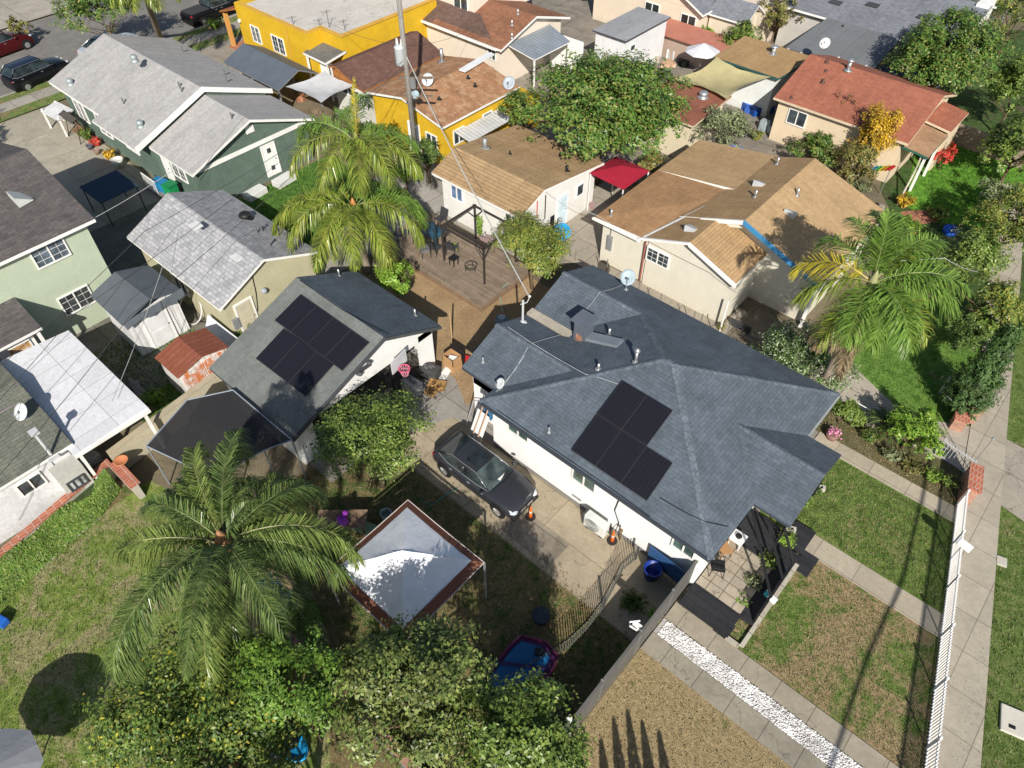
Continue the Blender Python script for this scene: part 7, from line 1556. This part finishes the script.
# spa
spa = thing('spa_tub', 'purple play tub with a bright blue cover half under the trees', 'spa', (-5.8, 7, 0)); SP = paint((.07, .02, .07), .35); s0 = at(470, 715, .7), at(518, 640, .7), at(556, 662, .7)
pts_ = [(-7.6, 5.7), (-7.4, 5.5), (-5.3, 6.2-.7), (-4.7, 6.0), (-4.6, 8.3), (-4.9, 8.7), (-6.7, 8.7), (-7.1, 8.4)]
pts_ = [at(526+(p[0]-524)*.86, 668+(p[1]-672)*.86, .65)[:2] for p in ((518, 634), (548, 642), (561, 658), (552, 678), (520, 712), (476, 705), (470, 690), (505, 646))]
spc = [sum(p[k] for p in pts_)/8 for k in (0, 1)]
obj('shell', MB().prism(pts_, 0, .62), SP, spa, bevel=.08); obj('rim', MB().tube([(*p, .64) for p in pts_+pts_[:1]], .06, 6).smooth(), paint((.12, .02, .06), .35), spa)
ip = [(x+(spc[0]-x)*.22, y+(spc[1]-y)*.22) for x, y in pts_]; obj('cover', MB().prism(ip, .6, .7), paint((.012, .09, .22), .35), spa)
obj('strap', MB().obox((spc[0], spc[1], .72), (1.8, .12, .02), R(35)), paint((.03, .02, .08)), spa); q = at(540, 652, .75); obj('control_pad', MB().obox((q[0], q[1], .74), (.35, .25, .08), .5), BLACK, spa)
c = at(541, 617, .2); obj('planter', MB().lathe((c[0], c[1], 0), [(.25, 0), (.33, .35), (.28, .35)], 14), paint((.02, .03, .04)), None, 'black round planter in the shade above the purple tub', 'planter')
# table with toys, blue cooler, paddling ring, bin
t = thing('work_table', 'weathered wooden table with a purple toy beside the citrus tree', 'table', (-14.6, 6.9, 0)); p = at(342, 519, .75)
obj('table_top', MB().obox((p[0], p[1], .75), (1.9, .8, .06), R(42)), planks((.3, .2, .13), .2, .3), t)
for a, b in ((-.8, -.3), (.8, -.3), (.8, .3), (-.8, .3)): x = p[0]+a*.743-b*.669; y = p[1]+a*.669+b*.743; obj('leg', MB().cyl((x, y, 0), (x, y, .73), .04), paint((.2, .13, .08)), t)
obj('toy', MB().ball((p[0]+.2, p[1]-.1, .95), (.28, .2, .2), 12).smooth().ball((p[0]+.1, p[1]+.15, 1.1), .12, 8), paint((.25, .03, .35), .4), None, 'purple toy on the weathered wooden table', 'toy')
t = thing('planter_trough', 'pale green trough beside the weathered wooden table', 'trough', (p[0], p[1], 0)); q = at(361, 524, .45); obj('trough', MB().obox((q[0], q[1], .25), (1.3, .35, .45), R(20)), paint((.2, .3, .2)), t)
c = at(386, 514, .4); t = thing('bin', 'small grey round bin next to the brown bordered canopy', 'bin', (c[0], c[1], 0)); obj('drum', MB().lathe((c[0], c[1], 0), [(.2, 0), (.24, .5), (.2, .5), (.18, .2)], 14), paint((.3, .36, .36)), t)
c = at(272, 582, .35); t = thing('cooler', 'bright blue box in the shade of the queen palm', 'box', (c[0], c[1], 0)); obj('box', MB().obox((c[0], c[1], .22), (.62, .8, .44), .1), paint((.03, .3, .5), .4), t, bevel=.04); obj('lid', MB().obox((c[0], c[1], .46), (.66, .84, .06), .1), paint((.04, .36, .55), .4), t)
c = at(284, 596, .1); t = thing('surfboard', 'pale board lying beside the bright blue box', 'board', (c[0], c[1], 0)); m = MB().lathe((0, 0, 0), [(.5, 0), (.52, .03), (.5, .06)], 20, 0, 1.6, .55); m.v = [(c[0]+x*math.cos(-.75)-y*math.sin(-.75), c[1]+x*math.sin(-.75)+y*math.cos(-.75), z+.05) for x, y, z in m.v]; obj('board', m, paint((.5, .52, .46), .5), t)
c = at(290, 742, .2); t = thing('paddling_pool', 'small blue oval tub under the trees at the bottom', 'tub', (c[0], c[1], 0)); obj('tub', MB().lathe((c[0], c[1], 0), [(.55, 0), (.6, .25), (.56, .25), (.5, .1), (.02, .08)], 20, 0, 1.3, .7).smooth(), paint((.02, .3, .6), .4), t)
c = at(285, 727, .4); t = thing('rubbish_heap', 'heap of black bags in the shade under the lemon tree', 'bags', (c[0], c[1], 0)); m = MB()
for k in range(7): m.ball((c[0]+random.uniform(-.8, .8), c[1]+random.uniform(-.6, .6), .3), (random.uniform(.3, .5), random.uniform(.3, .45), random.uniform(.25, .4)), 10)
obj('bags', m.smooth(), paint((.02, .02, .022), .35), t)
# garden umbrella bottom left
uu = thing('patio_umbrella', 'grey garden umbrella at the bottom left corner of the lawn', 'umbrella', (-14.75, -5.6, 0)); n = 8; m = MB(); ux, uy = -14.75, -5.75
for i in range(n):
    a, b = 6.283*i/n+.3, 6.283*(i+1)/n+.3; m.poly([(ux, uy, 2.75), (ux+1.45*math.cos(a), uy+1.45*math.sin(a), 2.2), (ux+1.36*math.cos((a+b)/2), uy+1.36*math.sin((a+b)/2), 2.24), (ux+1.45*math.cos(b), uy+1.45*math.sin(b), 2.2)])
obj('canopy', m, cloth((.3, .31, .34), .1), uu); obj('pole', MB().cyl((ux, uy, 0), (ux, uy, 2.8), .03), GREYM, uu)
c = at(2, 618, .3); obj('toy', MB().obox((c[0], c[1]-.1, .2), (.5, .35, .3), .3), paint((.02, .12, .5), .4), None, 'blue toy at the left edge of the lawn', 'toy', bevel=.05) if True else 0
# things along the side yard of the sage green house
BN = thing('canopy', 'dark navy low canopy in the shade below the sage green house', 'canopy', (-41.6, 11.9, 0))
obj('top', MB().slab([(-42.9, 10.8, 1.7), (-40.4, 10.8, 1.7), (-40.4, 13.1, 1.75), (-42.9, 13.1, 1.75)], .05), [cloth((.03, .055, .09), .02)]*2, BN)
for x, y in ((-42.8, 10.9), (-40.5, 10.9), (-40.5, 13.0), (-42.8, 13.0)): obj('leg', MB().box(x-.03, y-.03, 0, x+.03, y+.03, 1.65), DGREY, BN)
for (px, py, r_, h_, c_, lb) in ((118, 163, .38, .55, (.62, .62, .58), 'large white pot by the sage green wall'), (108, 155, .25, .35, (.4, .14, .08), 'terracotta pot by the sage green wall'), (90, 147, .22, .3, (.1, .1, .12), 'dark pot by the sage green wall'), (97, 152, .2, .3, (.3, .2, .15), 'brown pot by the sage green wall')):
    c = at(px, py, h_/2); t = thing('plant_pot', lb, 'pot', (c[0], c[1], 0), group='pots along the sage green wall'); obj('pot', MB().lathe((c[0], c[1], 0), [(r_*.65, 0), (r_, h_*.8), (r_*1.08, h_), (r_*.9, h_), (r_*.85, h_*.85), (.02, h_*.85)], 16).smooth(), paint(c_), t)
c = at(172, 192, .5); t = thing('wheelie_bin', 'green wheeled bin at the corner of the sage green house', 'bin', (c[0], c[1], 0)); obj('bin', MB().obox((c[0], c[1], .5), (.6, .65, 1.0), .2), paint((.01, .25, .08), .5), t, bevel=.04); obj('lid', MB().obox((c[0], c[1], 1.03), (.66, .72, .06), .2), paint((.01, .2, .07), .5), t)
c = at(166, 186, .5); t = thing('wheelie_bin', 'blue wheeled bin beside the green bin', 'bin', (c[0]-.1, c[1]-.2, 0)); obj('bin', MB().obox((c[0]-.1, c[1]-.2, .45), (.9, .5, .9), .2), paint((.02, .2, .4), .5), t, bevel=.04); obj('lid', MB().obox((c[0]-.1, c[1]-.2, .93), (.95, .55, .06), .2), paint((.02, .17, .36), .5), t)
sw = thing('swing_bench', 'dark metal swing bench with a curved canopy by the white gate panel', 'bench', (-51.6, 14.6, 0)); m = MB()
for x in (-52.4, -50.8): m.tube([(x, 14.1, 0), (x, 14.5, 1.6), (x, 15.0, 0)], .03, 6)
m.tube([(-52.4, 14.5, 1.6), (-50.8, 14.5, 1.6)], .03, 6); obj('frame', m, BLACK, sw); obj('seat', MB().box(-52.2, 14.3, .45, -51.0, 14.75, .52), WOOD, sw); obj('canopy', MB().slab([(-52.5, 14.1, 1.55), (-50.7, 14.1, 1.55), (-50.7, 14.55, 1.7), (-52.5, 14.55, 1.7)], .03, 0, 0), paint((.08, .07, .06)), sw); obj('backrest', MB().box(-52.2, 14.75, .5, -51.0, 14.8, 1.0), WOOD, sw)
for (px, py, lb) in ((255, 193, 'white boxes below the white door of the green wall'), (284, 180, 'white planter at the edge of the side lawn')):
    c = at(px, py, .2); o = obj('planter_box', MB().obox((c[0], c[1], .2), (.7, 1.4, .4), .1), paint((.6, .6, .58)), None, lb, 'planter', bevel=.03)
# hoops and a bicycle by the sheds
def ring_thing(px, py, r_, lb, tilt, az, col):
    c = at(px, py, r_); t = thing('hoop', lb, 'hoop', (c[0], c[1], 0)); a = Vector((math.cos(az), math.sin(az), 0)); b = Vector((-math.sin(az)*math.sin(tilt), math.cos(az)*math.sin(tilt), math.cos(tilt)))
    o = Vector((c[0], c[1], r_*math.cos(tilt)+.03)); obj('hoop', MB().tube([o+a*r_*math.cos(k*.2618)+b*r_*math.sin(k*.2618) for k in range(25)], .035, 6), paint(col), t)
ring_thing(190, 308, .75, 'large white hoop leaning between the tarpaulin shed and the cream cottage', .6, .2, (.6, .6, .58)); ring_thing(203, 304, .8, 'large black hoop leaning between the tarpaulin shed and the cream cottage', .7, .1, (.05, .05, .05))
t = thing('metal_sheet', 'long white panel leaning behind the rusty roofed shed', 'panel', (-27, 9.3, 0)); obj('panel', MB().slab([(-28.4, 9.2, .1), (-25.2, 9.4, .1), (-25.2, 9.9, 1.0), (-28.4, 9.8, 1.2)], .04, 0, 0), paint((.6, .61, .62)), t)
bk = thing('bicycle', 'small red and white bicycle against the cream wall by the rusty roofed shed', 'bicycle', (-24.4, 6.0, 0))
def wheel_(x, y): return MB().tube([(x-.0+.02*0, y+.26*math.cos(k*.314), .28+.26*math.sin(k*.314)) for k in range(21)], .025, 5)
obj('wheel', wheel_(-24.45, 5.6), TYRE, bk); obj('wheel', wheel_(-24.45, 6.45), TYRE, bk); obj('frame', MB().tube([(-24.45, 5.6, .28), (-24.45, 5.9, .62), (-24.45, 6.3, .62), (-24.45, 6.45, .28)], .02).tube([(-24.45, 5.9, .62), (-24.45, 6.05, .28), (-24.45, 6.3, .62)], .02), paint((.5, .03, .04), .3), bk); obj('saddle', MB().ball((-24.45, 5.88, .72), (.07, .13, .04), 8), BLACK, bk); obj('handlebar', MB().tube([(-24.65, 6.35, .8), (-24.45, 6.32, .78), (-24.25, 6.35, .8)], .018), WHITE, bk)
for (x, y, sx, sy, sz, c_, lb) in ((-27.6, 5.2, 1.8, .7, .5, (.2, .2, .19), 'old grey boards stacked on the grass plot'), (-24.9, 4.9, .6, .9, .5, (.1, .2, .22), 'teal covered heap beside the white patio cover'), (-28.3, 8.2, .7, .8, 1.0, (.16, .16, .16), 'dark clutter between the two sheds')):
    t = thing('yard_heap', lb, 'heap', (x, y, 0)); m = MB()
    for k in range(6): m.obox((x+random.uniform(-.3, .3)*sx, y+random.uniform(-.3, .3)*sy, sz*random.uniform(.2, .5)), (sx*random.uniform(.3, .8), sy*random.uniform(.2, .5), sz*random.uniform(.2, .6)), random.uniform(-.4, .4), 0, random.uniform(-.3, .3))
    obj('boards', m, paint(c_, .8, 0, .3), t)
c = at(91, 462, .7); t = thing('grill_cart', 'grey wheeled grill cart under the edge of the white patio cover', 'cart', (c[0], c[1], 0)); x, y = c[0], c[1]
obj('hood', MB().obox((x, y, .85), (.5, .8, .3), .3), paint((.32, .33, .32), .5), t, bevel=.06); obj('frame', MB().tube([(x-.2, y-.35, 0), (x-.2, y-.35, .7), (x-.2, y+.35, .7), (x-.2, y+.35, 0)], .025).tube([(x+.2, y-.35, 0), (x+.2, y-.35, .7), (x+.2, y+.35, .7), (x+.2, y+.35, 0)], .025), STEEL, t)
obj('wheel', MB().cyl((x+.25, y-.3, .12), (x+.3, y-.3, .12), .12), TYRE, t); obj('wheel', MB().cyl((x+.25, y+.3, .12), (x+.3, y+.3, .12), .12), TYRE, t)
# clutter of the yard behind the ficus, and other back yards
t = thing('patio_umbrella', 'white patio umbrella among clutter behind the beige shade sail', 'umbrella', at(700, 55, 0)[:2]+(0,)); c = at(703, 50, 2.2); m = MB()
for i in range(8): a, b = 6.283*i/8, 6.283*(i+1)/8; m.poly([(c[0], c[1], 2.7), (c[0]+1.3*math.cos(a), c[1]+1.3*math.sin(a), 2.1), (c[0]+1.3*math.cos(b), c[1]+1.3*math.sin(b), 2.1)])
obj('canopy', m, cloth((.66, .66, .7), .1), t); obj('pole', MB().cyl((c[0], c[1], 0), (c[0], c[1], 2.7), .03), STEEL, t)
for i, (px, py) in enumerate(((714, 48), (723, 46))):
    c = at(px, py, 1.0); m = MB().lathe((0, 0, 0), [(.3, 0), (.32, .03), (.3, .06)], 14, 0, 1, 2.6); m.v = [(c[0]+z*2, c[1]+x, 1.0+y) for x, y, z in m.v]; obj('surfboard', m, paint((.25, .6, .62), .4), None, ('turquoise upright board nearest the white patio umbrella', 'second turquoise upright board by the flat tan roof')[i], 'board')
for (px, py, w_, h_, c_, lb) in ((660, 42, 1.3, .8, (.03, .15, .45), 'blue tarpaulin heap by the white flat roofed shed'), (668, 62, 1.4, .6, (.45, .3, .2), 'brown boxes behind the large ficus'), (684, 60, 1.2, .7, (.04, .05, .05), 'dark bins in the cluttered back yard'), (690, 45, 1.8, .9, (.03, .03, .035), 'black covered heap left of the white patio umbrella'), (655, 55, 1.0, .8, (.5, .42, .36), 'pale boxes beside the white flat roofed shed'), (672, 50, .8, 1.0, (.5, .5, .45), 'cream drums in the cluttered back yard'),
                            (757, 103, 1.9, 1.0, (.01, .06, .28), 'row of deep blue bins by the cream wall of the red roofed house'), (747, 100, .6, 1.0, (.02, .2, .5), 'light blue bin at the end of the row of blue bins'), (768, 122, .9, 1.2, (.3, .36, .38), 'pale grey cabinet against the cream wall of the red roofed house'), (760, 92, 1.0, .6, (.5, .5, .5), 'white metal scrap below the flat tan roof'), (740, 132, 1.2, .3, (.03, .03, .035), 'black pit cover in the yard behind the large tan roof'), (737, 199-52, .8, .3, (.03, .12, .4), 'blue tarpaulin corner behind the grey green tree'),
                            (610, 8, 1.6, .7, (.06, .07, .09), 'dark covered heap left of the white flat roofed shed'), (618, 18, 1.2, .6, (.12, .11, .1), 'grey mattress pile left of the white flat roofed shed'), (340, 108, .9, .6, (.3, .28, .25), 'grey crates between the slate carport and the palm'), (300, 96, 1.0, .5, (.3, .14, .08), 'brown pots and tools beside the white grey shade sail'), (318, 108, .8, .5, (.2, .15, .1), 'timber offcuts beside the sage green roof'), (415, 25, 1.4, .8, (.34, .3, .24), 'pale boxes behind the purplish brown roof'), (440, 35, 1.6, .8, (.2, .19, .17), 'grey machinery behind the purplish brown roof'), (880, 205, .8, .5, (.2, .17, .13), 'garden clutter beside the large tan roof'), (590, 222-20, .5, .6, (.3, .2, .2), 'boxes under the red canopy'),
                            (395, 235, .8, .9, (.07, .075, .08), 'dark covered grill left of the deck'), (408, 262-30, .7, .8, (.03, .035, .04), 'black bin at the left end of the deck'), (403, 205, 1.0, .6, (.4, .38, .36), 'pale cabinet below the striped cottage wall'), (490, 130, .7, .7, (.4, .1, .05), 'red and white clutter by the yellow wall corner'), (500, 128, .9, .6, (.55, .56, .58), 'white chairs stacked by the yellow wall corner'), (437, 152, 1.2, .5, (.55, .36, .24), 'folded tan furniture at the foot of the yellow wall'), (505, 128, 1.0, .2, (.03, .2, .5), 'blue sheet on the ground between the yellow wall and the striped cottage')):
    c = at(px, py, h_*.6); t = thing('yard_clutter', lb, 'clutter', (c[0], c[1], 0)); m = MB()
    for k in range(7): s_ = random.uniform(.3, .6); m.obox((c[0]+random.uniform(-.4, .4)*w_, c[1]+random.uniform(-.4, .4)*w_*.7, h_*s_*.5), (w_*s_*.7, w_*s_*.6, h_*s_*random.uniform(.8, 1.6)), random.uniform(-.6, .6), k % 2)
    obj('pieces', m, [paint(c_, .6, 0, .2), paint(tuple(min(.7, x*1.5+.03) for x in c_), .6, 0, .2)], t)
c = at(952, 229, .3); t = thing('paddling_pool', 'bright blue paddling pool beside the bright lawn', 'pool', (c[0], c[1], 0)); obj('tub', MB().lathe((c[0], c[1], 0), [(.42, 0), (.46, .3), (.42, .3), (.38, .15), (.02, .12)], 18).smooth(), paint((.02, .12, .55), .4), t)
c = at(885, 168, 1.2); t = thing('rainbow_flag', 'rainbow striped flag on the fence by the tan roof', 'flag', (c[0], c[1], 0)); cols = [(.6, .02, .03), (.7, .3, .03), (.7, .65, .05), (.05, .45, .15), (.03, .3, .6), (.25, .05, .4)]
for i, k in enumerate(cols): obj('stripe', MB().slab([(c[0]+.3-i*.22, c[1]-.9+i*.0, 1.6-i*.1), (c[0]+.3-i*.22+.21, c[1]-.9, 1.6-i*.1+.0), (c[0]+.3-i*.22+.21, c[1]+.3, 1.4-i*.1), (c[0]+.3-i*.22, c[1]+.3, 1.4-i*.1)], .01, 0, 0), cloth(k), t)
obj('flag_pole', MB().cyl((c[0]+.5, c[1]-.9, 0), (c[0]+.5, c[1]-.9, 1.7), .025), STEEL, t)
ar = thing('garden_rail', 'long white trellis rail leaning towards the tan porch roof', 'rail', at(905, 190, 0)); obj('rail', MB().tube([at(897, 205, 0), at(913, 175, 1.0), at(922, 155, 2.4)], .05, 5).tube([at(893, 172, 0), at(903, 160, 1), at(912, 148, 2.4)], .05, 5), paint((.6, .52, .44)), ar)
dr = thing('low_rail', 'low white rail across the shaded part of the neighbouring driveway', 'rail', at(880, 410, 0)); a, b = at(856, 402, .5), at(900, 427, .5)
obj('rail', MB().tube([a, b], .025, 5).tube([(a[0], a[1], .12), (b[0], b[1], .12)], .02, 5), WHITE, dr)
for k in (0, .33, .66, 1): obj('post', MB().cyl((a[0]+(b[0]-a[0])*k, a[1]+(b[1]-a[1])*k, 0), (a[0]+(b[0]-a[0])*k, a[1]+(b[1]-a[1])*k, .55), .025), WHITE, dr)
c = at(833, 434, .3); t = thing('flower_pot', 'brown pot with bright pink flowers at the slate roof corner', 'flower pot', (c[0], c[1], 0)); obj('pot', MB().lathe((c[0], c[1], 0), [(.2, 0), (.3, .35), (.24, .36)], 16).smooth(), paint((.22, .12, .1)), t)
P = RG.normal(size=(90, 3))*[.13, .13, .06]+np.array([c[0], c[1], .46]); quick_mesh('blossom', leaf_mesh(P, np.tile([0, 0, 1.], (90, 1)), .09, .9), 4, leafm([(.65, .2, .4), (.75, .4, .55)], .2), t, (c[0], c[1], .4))
SC.cycles.max_bounces = 5; SC.cycles.transparent_max_bounces = 6; SC.cycles.diffuse_bounces = 3; SC.cycles.glossy_bounces = 2
